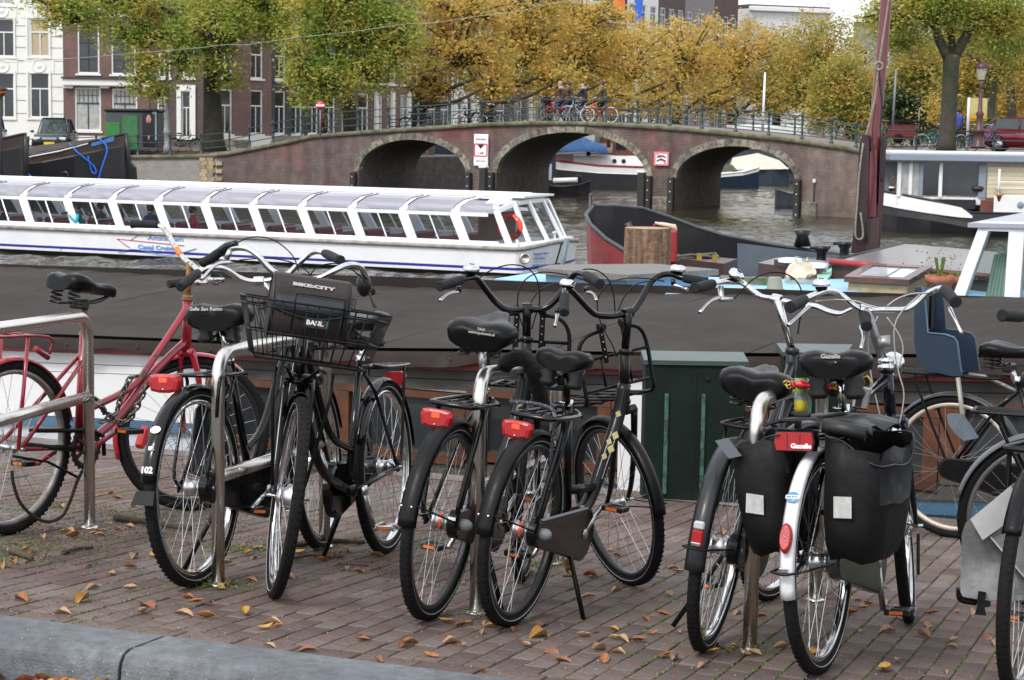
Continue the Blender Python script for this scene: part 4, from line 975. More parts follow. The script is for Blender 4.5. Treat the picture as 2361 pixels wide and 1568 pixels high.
def panel(a, b, lv0, lv1, far=False):
    mb = MB(); prev = None
    for lv in range(lv0, lv1+1):
        q = (side_pt(a, lv, far), side_pt(b, lv, far))
        if prev: mb.add([prev[0], prev[1], q[1], q[0]], [(0, 1, 2, 3)], 0, True)
        prev = q
    return mb
winme = panel(.1, bay-.1, 0, 1).mesh('window_pane', TG); rfme = panel(.07, bay-.07, 2, 5).mesh('roof_pane', TGR)
winmf = panel(.1, bay-.1, 0, 1, True).mesh('window_pane', TG); rfmf = panel(.07, bay-.07, 2, 5, True).mesh('roof_pane', TGR)
split = MB()
for far in (0, 1):
    a, b = side_pt(bay*.5, 0, far), side_pt(bay*.5, 1, far); split.tube([a, b], .022, 4)
splme = split.mesh('slide_bar', ALU)
sl_ = MB(); q = [side_pt(.07, lv) for lv in (2, 3, 4, 5)]+[side_pt(bay-.07, lv) for lv in (5, 4, 3, 2)]; sl_.tube([p+Vector((0, -.012, .008)) for p in q], .013, 5, close=True); sealme = sl_.mesh('rubber_seal', HDK)
seatme = MB().box((.55, 1.15, .5), (.14, 1.5, .62), bev=.05).box((.55, B_-1.15, .5), (.14, 1.5, .62), bev=.05).mesh('seat', SEAT)
hbme = MB().tube([(.48, .5, .8), (.48, .55, .9), (.48, 1.6, .9), (.48, 1.65, .8)], .02, 6).mesh('grab_bar', ALU)
for k in range(nb):
    x = xp0-bay*k
    for me_ in (pilme, pilmf): obj('pillar', me_, None, tour).location.x = x
    if k < nb-1:
        for me_ in (sealme, winme, winmf, rfme, rfmf, splme, seatme, hbme): obj(me_.name.split('.')[0], me_, None, tour).location.x = x-bay
mb = MB()
xa, xb = xp0-bay*(nb-1)-.3, xp0+.9
for far in (0, 1):
    for lv, w in ((0, .035), (1.5, .05), (5, .05)):
        if lv == 1.5: p = (side_pt(0, 1, far)+side_pt(0, 2, far))/2
        else: p = side_pt(0, lv, far)
        mb.box(((xa+xb)/2+p.x, p.y, p.z), (xb-xa, .06, .09 if lv == 1.5 else .07))
mb.box(((xa+xb)/2+.2, B_/2, 1.86), (xb-xa+.3, B_-1.9, .05))
mb.box(((xa+xb)/2+.2, 1.5, 1.90), (xb-xa-.6, .25, .04)); mb.box(((xa+xb)/2+.2, B_-1.5, 1.90), (xb-xa-.6, .25, .04))
obj('roof', mb, HW, tour)
# wheelhouse at the front
def fr(x, y, z): return Vector((x, y, z))
cab = MB(); wx = xp0+.08
A0, A1 = fr(wx+.95, .18, .745), fr(wx+.52, .30, 1.5)
def member(a, b, w=.09): cab.tube([a, b], w, 4, sq=True)
f0 = wx+1.1
foot = [fr(f0, .2, .70), fr(f0+.3, .75, .72), fr(f0+.5, 1.5, .74), fr(f0+.5, B_-1.5, .74), fr(f0+.3, B_-.75, .72), fr(f0, B_-.2, .70)]
head = [fr(f0-.44, .38, 1.52), fr(f0-.16, .85, 1.70), fr(f0-.06, 1.5, 1.74), fr(f0-.06, B_-1.5, 1.74), fr(f0-.16, B_-.85, 1.70), fr(f0-.44, B_-.38, 1.52)]
for a, b in zip(foot, head): member(a, b, .085)
for i in range(5): member(foot[i], foot[i+1], .07); member(head[i], head[i+1], .08)
member(head[0], fr(wx+.4, .98, 1.83), .1); member(head[5], fr(wx+.4, B_-.98, 1.83), .1)
cab.loft([[fr(wx+.3, .5, 1.70), fr(wx+.3, 1, 1.84), fr(wx+.3, B_-1, 1.84), fr(wx+.3, B_-.5, 1.70)], [fr(f0-.4, .6, 1.68), fr(f0-.4, 1.1, 1.84), fr(f0-.4, B_-1.1, 1.84), fr(f0-.4, B_-.6, 1.68)], [fr(f0-.04, 1.0, 1.72), fr(f0-.08, 1.3, 1.80), fr(f0-.08, B_-1.3, 1.80), fr(f0-.04, B_-1.0, 1.72)]], 0, False)
obj('wheelhouse_frame', cab, HW, tour)
for i in range(5): obj('windscreen_pane', MB().quad(foot[i], foot[i+1], head[i+1], head[i]), TG, tour)
obj('front_side_pane', MB().quad(side_pt(xp0+.1, 0), fr(f0-.06, .2, .74), fr(f0-.46, .33, 1.46), side_pt(xp0+.1, 1)), TG, tour)
obj('front_deck', MB().loft([[(xc-1.5, .1, .66), (xc-1.5, B_-.1, .66), (xc-1.5, B_-.1, .70), (xc-1.5, .1, .70)], [(xc, .15, .66), (xc, B_-.15, .66), (xc, B_-.15, .70), (xc, .15, .70)], [(xc+.2, .5, .66), (xc+.2, B_-.5, .66), (xc+.2, B_-.5, .73), (xc+.2, .5, .73)], [(xt-.04, B_/2-.5, .70), (xt-.04, B_/2+.5, .70), (xt-.04, B_/2+.5, .76), (xt-.04, B_/2-.5, .76)]], 0, False), HW, tour)
obj('bulkhead', MB().box((xp0+.1, B_/2, .95), (.06, B_-1.6, .9)), FLOOR, tour)
obj('roof_pane', panel(xp0+.1, f0-.12, 2, 4), TGR, tour)
BUOY = pm('lifebuoy_orange', (.75, .07, .03), .5)
lb = thing('lifebuoy', 'orange lifebuoy hanging inside the wheelhouse window of the tour boat', 'lifebuoy', TM @ MT((f0-.2, .72, 1.12)))
obj('ring', MB().tube([(.27*math.cos(a), 0, .27*math.sin(a)) for a in [2*PI*k/24 for k in range(24)]], .07, 8, close=True), BUOY, lb)
mb = MB()
for a in (PI/4, 3*PI/4, 5*PI/4, 7*PI/4): mb.sphere((.27*math.cos(a), 0, .27*math.sin(a)), (.06, .078, .06), 8, 6)
obj('band', mb, pm('buoy_band', (.5, .5, .5), .5), lb)
obj('exhaust_pipe', MB().lathe([(.0, .02), (.08, .02), (.1, .1), (.13, .1), (.13, 0), (0, 0)], 14, 0, MT((xc+.12, .16, .40)) @ MR(R_(40), 4, 'Z') @ RXZ), STEEL, tour)
obj('bollard', MB().tube([(xc-.05, .12, .62), (xc-.05, .12, .86)], .045, 8), STEEL, tour); obj('bollard', MB().tube([(xt-.2, B_/2, .75), (xt-.2, B_/2, .98)], .03, 8).box((xt-.2, B_/2, .95), (.05, .22, .04)), WHITEP, tour)
TRED = pm('logo_red', (.5, .02, .05), .4, 0, 0); TBL = pm('logo_blue', (.05, .22, .55), .4, 0, 0)
def logo(par, M, s):
    """boat company mark: pointed red lines, two words lines, wavy blue line"""
    r = MB(); 
    for a, b in (((-1.45, .10), (1.15, -.02)), ((-1.45, .10), (-.95, -.18)), ((-.9, .09), (-.35, .38))): r.tube([(a[0]*s, 0, a[1]*s), (b[0]*s, 0, b[1]*s)], .014*s, 4)
    obj('logo_red_lines', r, TRED, par, M)
    wv = [(-1.4, -.36), (-1.0, -.24), (-.6, -.23), (-.1, -.30), (.4, -.36), (.9, -.30), (1.6, -.10)]
    obj('logo_wave', MB().tube(cr([(a*s, 0, b*s) for a, b in wv], 4), .014*s, 4), TBL, par, M)
    place_text('logo_text', 'Amsterdam', .20*s, M @ MT((.45*s, -.004, .18*s)) @ RXZ, TBL, par, .003, 1.45)
    place_text('logo_text', 'Canal Cruises', .20*s, M @ MT((.12*s, -.004, -.13*s)) @ RXZ, TBL, par, .003, 1.35)
lx0 = tb(355, 565)[0]
logo(tour, MT((lx0, .012, .35)) @ MR(R_(1.5), 4, 'X'), .80)
yaw = math.atan2(.49, .78)
logo(tour, MT((xc+.245, .58, .42)) @ MR(R_(63), 4, 'Z') @ MR(R_(12), 4, 'X'), .40)
place_text('web_text', 'WWW.AMSTERDAMCANALCRUISES.NL', .07, MT((xc+.2, .62, .19)) @ MR(R_(63), 4, 'Z') @ MR(R_(12), 4, 'X') @ RXZ, TBL, tour, .002, .8)
TEAL = clothm('jacket_teal', (.02, .32, .42)); WJ = clothm('jacket_white', (.55, .56, .58)); BJ = clothm('jacket_black', (.012, .012, .013)); NJ = clothm('jacket_navy', (.02, .05, .09)); RJ = clothm('coat_red', (.3, .02, .03)); GJ = clothm('jacket_olive', (.06, .07, .04))
def pas(x, y, label, pose, top, hair, face=PI, yy=.75, **k):
    u, z = tb(x, y, yy); return person(label, TM @ MT((u, yy, z-1.14)) @ MR(face, 4, 'Z'), pose, top, DARKP, hair, group='passengers in the tour boat', **k)
CAMB = pm('camera_body', (.012, .012, .013), .3)
def cam_extra(): return [('camera', MB().box((.42, 0, 1.05), (.09, .13, .09), bev=.015).lathe([(0, 0), (.035, 0), (.04, .1), (0, .1)], 12, 0, MT((.46, 0, 1.05)) @ MR(PI/2, 4, 'Y')), CAMB)]
pas(190, 484, 'passenger in a turquoise jacket leaning out with a camera', sit_pose('camera', .1), TEAL, HAIRB, PI+.5, yy=.45, extra=cam_extra())
pas(283, 479, 'bald passenger in a black jacket by the boat window', sit_pose('rest'), BJ, None, PI+.5)
pas(80, 485, 'passenger in a white jacket holding a camera low', sit_pose('rest', .1), WJ, HAIRB, PI+.2)
pas(350, 488, 'passenger in a navy jacket seen from the side', sit_pose('rest', .05), NJ, HAIRB, PI-.2)
pas(447, 492, 'passenger with dark hair and red coat facing away', sit_pose('rest', -.03), RJ, HAIRB, .8)
pas(236, 483, 'passenger behind the window in an olive jacket with camera', sit_pose('camera', .05), GJ, HAIRB, PI, yy=1.6)
pas(20, 488, 'passenger in dark clothes at the far left window', sit_pose('rest', .15), BJ, HAIRB, PI, yy=.9)
# ---------------- generic barge hull ----------------
def hull(name, par, st, bulw=.25, mats=None, rows=None, deckm=None, gun=.05, gm=None, inv=None, thick=.06):
    """st: (x, half width, z sheer); rows: (fraction from sheer down, in-set factor, material)"""
    rows = rows or [(0, 1, 0), (1, .8, 0)]; zb = -.5; mb = MB(); L = []
    for x, hb, zs in st:
        P = []
        for f, k, m in rows: P.append((x, hb*k, zs+(zb-zs)*f))
        L.append(P)
    for sgn in (-1, 1):
        for i in range(len(L)-1):
            for j in range(len(rows)-1):
                q = [(p[0], sgn*p[1], p[2]) for p in (L[i][j], L[i+1][j], L[i+1][j+1], L[i][j+1])]
                mb.add(q if sgn < 0 else q[::-1], [(0, 1, 2, 3)], rows[j][2], True)
        for i in range(len(st)-1):      # inside of the bulwark
            a, b = st[i], st[i+1]
            q = [(a[0], sgn*max(0, a[1]-thick), a[2]), (b[0], sgn*max(0, b[1]-thick), b[2]), (b[0], sgn*max(0, b[1]-thick), b[2]-bulw), (a[0], sgn*max(0, a[1]-thick), a[2]-bulw)]
            mb.add(q if sgn > 0 else q[::-1], [(0, 1, 2, 3)], len(mats)-1, True)
    for i in (0, -1):
        P = L[i]; poly = [(p[0], -p[1], p[2]) for p in P]+[(p[0], p[1], p[2]) for p in reversed(P)]
        if P[0][1] > .05: mb.add(poly, [tuple(range(len(poly)))], rows[0][2], False)
    h = obj('hull', mb, mats, par, inv)
    d = MB()
    for a, b in zip(st[:-1], st[1:]): d.add([(a[0], -a[1]+.02, a[2]-bulw), (b[0], -b[1]+.02, b[2]-bulw), (b[0], b[1]-.02, b[2]-bulw), (a[0], a[1]-.02, a[2]-bulw)], [(0, 1, 2, 3)], 0, False)
    obj('deck', d, deckm or mats[0], par, inv)
    g = [(s_[0], -s_[1], s_[2]) for s_ in st]+[(s_[0], s_[1], s_[2]) for s_ in reversed(st)]
    obj('gunwale', MB().tube(g, gun, 6), gm or mats[0], par, inv)
    return h
HBK = pm('hull_black', (.010, .010, .013), .38, 0, .25, 1.5, col2=(.03, .026, .022), msc=1.2, mth=(.55, .8)); HBR = pm('hull_brown', (.035, .02, .016), .4, 0, .25, 2); HRED = pm('hull_red', (.20, .03, .035), .5, 0, .25, 3, col2=(.2, .06, .05), msc=2.5, mth=(.5, .7))
HWH = pm('hull_white', (.76, .76, .75), .4, 0, .04, 2); HGR = pm('hull_grey', (.055, .06, .07), .5, 0, .15, 2); HIN = pm('hull_inside', (.012, .012, .014), .6, 0, .3, 3); DKG = pm('deck_grey', (.2, .22, .25), .6, 0, .15, 2); TRIM = pm('trim_grey', (.13, .145, .16), .45, 0, .2, 3)
TARPB = pm('tarp_blue', (.05, .14, .34), .7, 0, .3, 6); ROPEB = pm('rope_blue', (.01, .12, .55), .6); ROPE = pm('rope_grey', (.22, .21, .16), .9, 0, .3, 40); RUSTR = pm('red_detail', (.30, .022, .025), .45)
def bframe(x, y, Y, rz, z=WATER): p = WY(x, y, Y); p.z = z; return frame(p, rz)
# left black barges moored at the quay (waterline hidden by the tour boat)
def left_barge(label, xtip, Y, flip=False, seed=1):
    s = Y/4500; a = -.30
    tipz = WY(xtip, 309, Y).z-WATER
    base = WY(xtip, 309, Y); base.z = WATER
    t = thing('barge', label, 'barge', frame(base, a))
    st = [(-9.5, 1.9, tipz-1.05), (-6.5, 2.1, tipz-1.10), (-4.4, 1.95, tipz-1.03), (-2.9, 1.6, tipz-.82), (-1.7, 1.15, tipz-.5), (-.8, .6, tipz-.22), (-.15, .1, tipz-.02), (0, .04, tipz)]
    hull('hull', t, st, .3, [HBK, HBR, HIN], [(0, 1, 1), (.13, 1.0, 1), (.15, 1.03, 0), (.5, .96, 0), (1, .62, 0)], DKG, .05, HBK)
    return t, tipz, st
bg1, tz, st = left_barge('black barge with blue ropes moored at the left quay', 289, 80)
obj('stem', MB().tube([(.02, 0, tz+.05), (.12, 0, tz-.7), (.2, 0, -.3)], [.07, .1, .12], 8), HBK, bg1)
obj('rudder', MB().prism([(.1, tz-1.0), (.45, tz-1.35), (.5, tz-2.0), (.1, -.3), (-.2, -.3)], -.09, .09), HBK, bg1)
obj('foredeck', MB().loft([[(-3.6, -1.6, tz-.86), (-3.6, 1.6, tz-.86), (-3.6, 1.2, tz-.55), (-3.6, -1.2, tz-.55)], [(-.5, -.3, tz-.2), (-.5, .3, tz-.2), (-.5, .2, tz-.12), (-.5, -.2, tz-.12)]], 0, False), HBR, bg1)
obj('white_stripe', MB().tube([(-3.4, -1.80, tz-.98), (-2.2, -1.42, tz-.72), (-1.2, -.9, tz-.40)], .028, 6), HWH, bg1)
obj('blue_eye_plate', MB().loft([[(-1.1, -.80, tz-.33), (-.35, -.32, tz-.1), (-.35, -.34, tz-.3), (-1.1, -.84, tz-.52)], [(-1.1, -.74, tz-.33), (-.35, -.26, tz-.1), (-.35, -.26, tz-.3), (-1.1, -.78, tz-.52)]], 0, False), TARPB, bg1)
for pts, lb in ((((-2.0, -1.0, tz-.4), (-1.5, -1.25, tz-.75), (-.9, -1.0, tz-1.3), (-.8, -1.0, tz-1.6), (-1.0, -1.0, tz-1.5), (-1.1, -1.1, tz-.9)), 'blue rope looped over the barge bow'),
                (((-.8, -.7, tz-.2), (-.45, -.7, tz-.6), (-.6, -.9, tz-1.4), (-.8, -1.0, tz-2.2)), 'blue rope hanging straight down the barge bow'),
                (((-4.9, -2.1, tz-.8), (-3.5, -2.3, tz-1.4), (-2.4, -2.5, tz-2.1)), 'blue mooring rope slanting across the black hull')):
    r = thing('rope', lb, 'rope', bg1.matrix_world); obj('strand', MB().tube(cr(pts, 5), .035, 6), ROPEB, r)
coil = thing('rope_coil', 'grey-green rope hanging in loops on the barge deck', 'rope', bg1.matrix_world @ MT((-5.3, -1.5, tz-.75)))
mb = MB()
for k in range(9): mb.tube([(.1*k+.25*math.cos(a)*(.5+.06*k)-.3, -.1*math.sin(k), .55*math.sin(a)+.15) for a in [2*PI*i/14 for i in range(14)]], .028, 5, close=True)
obj('coil', mb, ROPE, coil)
tarp = thing('tarpaulin', 'crumpled blue tarpaulin on the black barge', 'tarpaulin', bg1.matrix_world @ MT((-7.0, 0, tz-.85))); mb = MB()
g = [[(x*.22-1.3, y*.3-.9, .28+.13*math.sin(x*1.7+y)*math.cos(y*1.3)) for x in range(13)] for y in range(7)]
mb.add([p for r in g for p in r], [(j*13+i, j*13+i+1, (j+1)*13+i+1, (j+1)*13+i) for j in range(6) for i in range(12)]); mb.box((0, 0, .1), (2.4, 1.6, .2)); obj('cloth', mb, TARPB, tarp)
obj('hatch', MB().box((-5.9, 0, tz-.85), (1.5, 1.6, .5), bev=.05), HBR, bg1); obj('porthole', MB().lathe([(.1, 0), (.14, .03), (.18, 0)], 16, 0, MT((-1.9, -1.55, tz-1.7)) @ RXZ), HBK, bg1)
bkt = thing('bucket', 'black bucket standing on the barge bow rail', 'bucket', bg1.matrix_world @ MT((-5.6, -1.2, tz-.72))); obj('shell', MB().lathe([(0, 0), (.16, 0), (.2, .32), (.18, .32), (.15, .03), (0, .03)], 14), PLASTIC, bkt)
obj('fender_ring', MB().tube([(-7.3+.3*math.cos(a), -2.1, tz-2.4+.3*math.sin(a)) for a in [2*PI*i/16 for i in range(16)]], .05, 6, close=True), TRIM, bg1)
bg2, tz2, _ = left_barge('black barge bow at the far left edge', 57, 74)
obj('stem', MB().tube([(.02, 0, tz2+.05), (.05, 0, tz2-.7), (.0, 0, -.3)], [.06, .1, .12], 8), HBK, bg2)
p = WY(3, 205, 72); t = thing('cabin_lamp', 'small copper lamp hood at the left picture edge', 'lamp', p)
t.location = p; obj('hood', MB().lathe([(.0, .1), (.12, .06), (.26, -.02), (.26, -.05), (0, -.03)], 14), HIN, t); obj('globe', MB().sphere((0, 0, -.12), .17, 12, 8), pm('copper', (.4, .14, .05), .35, .8), t)
obj('pole', MB().tube([(-.05, .1, .05), (-.05, .1, -4.5)], .04, 6), HIN, t)
# ---------------- boats beyond the bridge ----------------
t = thing('barge', 'white and grey barge with red wheelhouse crane seen through the middle arch', 'barge', bframe(1380, 440, 108, -.02))
st = [(-4.2, .1, 2.05), (-3.4, .9, 1.75), (-2.2, 1.5, 1.45), (0, 1.8, 1.25), (2.6, 1.8, 1.2), (4.5, 1.5, 1.35), (5.4, .6, 1.5)]
hull('hull', t, st, .1, [HGR, HWH, HIN], [(0, 1, 1), (.22, 1.0, 1), (.24, 1.02, 0), (1, .75, 0)], DKG, .06, RUSTR)
obj('deckhouse', MB().loft([[(-1.4, -1.2, 1.3), (-1.4, 1.2, 1.3), (-1.4, 1.1, 1.75), (-1.4, -1.1, 1.75)], [(3.4, -1.3, 1.15), (3.4, 1.3, 1.15), (3.4, 1.2, 1.8), (3.4, -1.2, 1.8)]], 0, False), HWH, t)
wh = obj('wheelhouse', MB().box((1.9, 0, 2.3), (2.3, 1.9, 1.15), bev=.04), pm('wheelhouse_wood', (.13, .04, .03), .45), t)
for x in (1.15, 1.9, 2.65): obj('window', MB().box((x, -.96, 2.4), (.55, .04, .6)), PANE, wh)
obj('roof', MB().box((1.9, 0, 2.93), (2.6, 2.2, .1), bev=.03), HWH, wh)
cc = thing('tarpaulin', 'blue tarpaulin tent on the barge behind the middle arch', 'tarpaulin', bframe(1345, 440, 107, -.02)); obj('cloth', MB().loft([[(-1.5, -1, 1.9), (-1.5, 1, 1.9), (-1.3, 0, 2.3)], [(0, -1.1, 2.0), (0, 1.1, 2.0), (0, 0, 2.75)], [(1.3, -1, 1.9), (1.3, 1, 1.9), (1.2, 0, 2.25)]], 0, True), TARPB, cc)
obj('crane_arm', MB().tube([(.5, -.4, 2.2), (.4, -.4, 3.0), (1.3, -.5, 2.85)], .11, 8), RUSTR, t); obj('vent', MB().lathe([(.1, 0), (.12, .35), (.2, .45), (.1, .5), (0, .5)], 10, 0, MT((-.6, -.8, 1.6))), RUSTR, t)
for x in (.2, .7): obj('porthole', MB().lathe([(0, .02), (.1, .02), (.12, 0)], 10, 0, MT((x+.6, -1.27, 1.5)) @ RXZ), HIN, t)
t = thing('dinghy', 'small dark dinghy with outboard motor left under the middle arch', 'dinghy', bframe(1290, 450, 96, -.1))
hull('hull', t, [(-1.0, .5, .5), (.2, .6, .45), (1.0, .45, .55), (1.5, .08, .75)], .2, [HBK, HRED, HIN], [(0, 1, 0), (1, .7, 0)], HIN, .03, HBK)
obj('outboard_motor', MB().box((.9, -.1, .85), (.35, .3, .35), bev=.06).tube([(.9, -.1, .7), (1.0, -.1, .3)], .06, 6), PLASTIC, t); obj('inflated_tube', MB().tube([(-.3, -.2, .72), (.9, -.3, .78)], .14, 8), HWH, t)
t = thing('garage_boat', 'dark blue slatted shed boat seen through the left arch', 'houseboat', bframe(1030, 440, 104, -.05))
obj('hull', MB().box((0, 1.5, .15), (2.8, 3, .5), bev=.05), HIN, t)
DB = pm('slats_navy', (.012, .018, .045), .5, 0, .1)
for k in range(14): obj('slat', MB().box((0.02*(k % 2), 0, .5+k*.155), (2.6, .08, .135), bev=.012), DB, t)
obj('side_wall', MB().box((0, 1.55, 1.5), (2.5, 2.8, 2.2)), DB, t); obj('corner_post', MB().tube([(-1.35, -.02, .3), (-1.35, -.02, 2.8)], .05, 6), WHITEP, t)
t = thing('timber_scaffold', 'dim wooden landing stage left of the navy shed boat', 'landing stage', bframe(968, 445, 101, 0))
obj('frame', MB().tube([(-.5, 0, -.3), (-.5, 0, 2.2)], .06, 6).tube([(.35, 0, -.3), (.35, 0, 2.4)], .06, 6).tube([(-.5, 0, 1.2), (.35, 0, .5)], .05, 6).tube([(-.6, 0, .35), (.5, 0, .25)], .06, 6), pm('ochre_wood', (.2, .13, .04), .8), t)
obj('backing', MB().box((-.1, 1.2, 1.0), (1.6, .2, 2.6)), VAULT, t)
t = thing('houseboat', 'navy clapboard houseboat corner with white window at the left of the middle arch', 'houseboat', bframe(1258, 445, 103, 0))
obj('wall', MB().box((0, 1, 1.2), (1.0, 2, 2.4)), DB, t)
for k in range(9): obj('clapboard', MB().box((0, -.02, .25+k*.24), (1.04, .05, .21)), pm('clapboard_navy', (.04, .05, .08), .5), t)
obj('window', MB().box((.12, -.06, .95), (.36, .05, .85)), FRM, t)
t = thing('moored_boat', 'dark blue boat with green cover through the right arch', 'boat', bframe(1660, 420, 112, -.1))
hull('hull', t, [(-1.8, .8, .8), (0, 1.0, .75), (1.3, .8, .9), (2.2, .1, 1.15)], .1, [pm('hull_navy', (.015, .03, .06), .4), HWH, HIN], [(0, 1, 1), (.12, 1, 1), (.14, 1, 0), (1, .7, 0)], HIN, .05, HWH)
obj('cover', MB().loft([[(-1.8, -.8, .85), (-1.8, .8, .85), (-1.7, 0, 1.6)], [(1.0, -.8, .9), (1.0, .8, .9), (.7, 0, 1.25)]], 0, False), pm('cover_green', (.05, .06, .03), .8), t)
t = thing('moored_boat', 'boat under a cream canvas cover through the right arch', 'boat', bframe(1745, 422, 118, 0))
hull('hull', t, [(-1.6, .9, .9), (.8, 1.0, .9), (1.9, .3, 1.0)], .1, [pm('hull_blue2', (.05, .07, .1), .4), HIN], [(0, 1, 0), (1, .7, 0)], HIN, .04, TRIM)
obj('cover', MB().loft([[(-1.7, -1, .85), (-1.7, 1, .85), (-1.5, 0, 1.55)], [(0, -1.15, .9), (0, 1.15, .9), (0, 0, 1.85)], [(1.8, -.8, .95), (1.8, .8, .95), (1.3, 0, 1.45)]], 0, False), pm('canvas_cream', (.55, .52, .44), .8, 0, .1, 3), t)
t = thing('barge', 'large grey barge with white cabin and black tyres through the right arch', 'barge', bframe(1800, 420, 128, .1))
hull('hull', t, [(-4, 1.5, 2.0), (0, 1.8, 1.9), (5, 1.6, 2.0)], .1, [HGR, HWH, HIN], [(0, 1, 0), (1, .95, 0)], DKG, .06, TRIM)
obj('cabin', MB().box((-.5, 0, 2.7), (6, 2.2, 1.6), bev=.08), HWH, t)
for x in (-1.4, .1, 1.1, 1.9): obj('tyre', MB().lathe([(.14, -.1), (.3, -.1), (.36, 0), (.3, .1), (.14, .1)], 14, 0, MT((x, -1.9, .95)) @ RXZ, close=True), RUBBER, t)
obj('porthole', MB().lathe([(0, .02), (.2, .02), (.24, 0)], 12, 0, MT((-2.2, -1.12, 2.8)) @ RXZ), HIN, t)
t = thing('rowing_boat', 'grey clinker rowing boat with red waterline half behind the right arch', 'rowing boat', bframe(1835, 476, 88, .3))
hull('hull', t, [(-1.0, .1, .75), (-.6, .5, .6), (.3, .7, .52), (1.6, .6, .5)], .15, [pm('clinker_grey', (.24, .28, .34), .5), RUSTR, HIN], [(0, 1, 0), (.25, 1.02, 0), (.27, .99, 0), (.5, .98, 0), (.52, .94, 0), (.6, .9, 1), (1, .6, 1)], HIN, .025, TRIM)
# ---------------- right: white-banded barge with cabin ----------------
RY = 68.0
t = thing('houseboat', 'black and white barge with glazed cabin moored at the right', 'houseboat', bframe(2040, 452, RY, .02))
s = RY/4500
def rb(x, y): p = t.matrix_world.inverted() @ WP(x, y, t.matrix_world.translation, Vector((t.matrix_world[0][1], t.matrix_world[1][1], 0))); return p.x, p.z
zs0 = rb(2030, 440)[1]; zs1 = rb(2150, 462)[1]; zs2 = rb(2240, 490)[1]; zs3 = rb(2340, 492)[1]
st = [(rb(2012, 440)[0], .05, zs0+.03), (rb(2030, 440)[0], .5, zs0), (rb(2080, 448)[0], 1.2, rb(2080, 448)[1]), (rb(2150, 465)[0], 1.7, zs1), (rb(2240, 485)[0], 2.0, zs2), (rb(2340, 492)[0], 2.05, zs3), (rb(2500, 490)[0], 2.05, zs3), (rb(2900, 490)[0], 2.05, zs3)]
SH = 1.9
tI = MT((0, SH, 0))
hull('hull', t, st, .15, [HBK, HWH, HIN], [(0, 1, 0), (.02, 1.01, 0), (.3, 1.03, 0), (.42, 1.05, 0), (.8, .97, 0), (1, .8, 0)], HBR, .045, HBK, tI)
mb = MB(); R = []
for a, zt, zb in ((2031, 444, 472), (2080, 452, 482), (2130, 462, 490), (2180, 471, 497), (2214, 478, 501), (2238, 497, 502)):
    x1, z1 = rb(a, zt); _, z0 = rb(a, zb); hb = np.interp(x1, [q[0] for q in st], [q[1] for q in st]); R.append([(x1, SH-hb*1.06-.03, z0), (x1, SH-hb*1.06-.03, z1), (x1, SH-hb+.05, z1), (x1, SH-hb+.05, z0)])
obj('white_band', MB().loft(R, 0, False), HWH, t)
# cabin
cx0, cx1, cx2 = rb(2078, 400)[0], rb(2284, 400)[0], rb(2600, 400)[0]; zr0, zr1 = rb(2200, 375)[1], rb(2200, 354)[1]; zf = rb(2200, 440)[1]-.25
GRAYC = pm('cabin_grey_blue', (.22, .26, .32), .45, 0, .05); CREAM = pm('cabin_cream', (.62, .56, .40), .5, 0, .04)
cb = obj('cabin', MB().box(((cx0+cx1)/2, SH, zf-.1), (cx1-cx0, 2.6, .3)), HWH, t)
obj('roof', MB().box(((cx0+cx2)/2-.1, SH, (zr0+zr1)/2), (cx2-cx0+.5, 3.4, zr1-zr0), bev=.06), GRAYC, t)
obj('roof_edge', MB().box(((cx0+cx2)/2-.1, SH, zr1+.01), (cx2-cx0+.4, 3.3, .05)), HWH, t)
for x in (2082, 2108, 2133, 2178, 2275): 
    xx = rb(x, 400)[0]; obj('post', MB().box((xx, SH-1.3, (zf+zr0)/2), (.12 if x != 2275 else .26, .12, zr0-zf)), HWH if x in (2082, 2108, 2178) else GRAYC, t)
for a, b in ((2084, 2106), (2110, 2131), (2136, 2175), (2182, 2265)):
    x0, x1 = rb(a, 400)[0], rb(b, 400)[0]; obj('window', MB().box(((x0+x1)/2, SH-1.28, (zf+zr0)/2), (x1-x0, .04, zr0-zf)), PANE if a > 2130 else PANEL_, t)
obj('back_wall', MB().box(((cx0+cx1)/2, SH+1.25, (zf+zr0)/2), (cx1-cx0, .08, zr0-zf)), DKG, t)
xa, xb = rb(2287, 400)[0], cx2
for k in range(7): obj('clapboard', MB().box(((xa+xb)/2, SH-1.3-.004*(k % 2), zf+.08+k*.155), (xb-xa, .06, .145)), CREAM, t)
xa = rb(2290, 500)[0]; za, zb = rb(2290, 498)[1], rb(2290, 450)[1]
obj('white_bulwark', MB().box((xa+1.8, SH-1.9, (za+zb)/2), (3.6, .1, zb-za), bev=.02), HWH, t)
px, pz = rb(2352, 473); obj('porthole', MB().lathe([(0, .02), (.1, .02), (.13, 0)], 8, 0, MT((px, SH-1.96, pz)) @ RXZ), GRAYC, t)
RAILM = MB()
for yy in (420, 434): x, z = rb(2300, yy); RAILM.tube([(x, SH-1.85, z), (x+3, SH-1.85, z)], .025, 6)
x, z = rb(2310, 440); RAILM.tube([(x-.1, SH-1.85, z-.3), (x-.1, SH-1.85, z+.75)], .04, 6); obj('railing', RAILM, HWH, t)
RM = t.matrix_world.copy()
for x, y, lb in ((2073, 443, 'black bollard with white top on the barge foredeck, leftmost'), (2142, 449, 'black bollard with white top, left of the pair on the barge bow'), (2164, 452, 'black bollard with white top, right of the pair on the barge bow'), (2188, 448, 'small dark bollard behind the pair on the barge bow')):
    xx, zz = rb(x, y); b = thing('bollard', lb, 'bollard', RM @ MT((xx, SH-.7, zz-.2)), 'bollards on the right barge')
    obj('shaft', MB().lathe([(0, 0), (.1, 0), (.1, .24), (.12, .25), (.12, .3)], 12), HIN, b); obj('cap', MB().lathe([(.12, .3), (.1, .34), (0, .35)], 12), WHITEP, b)
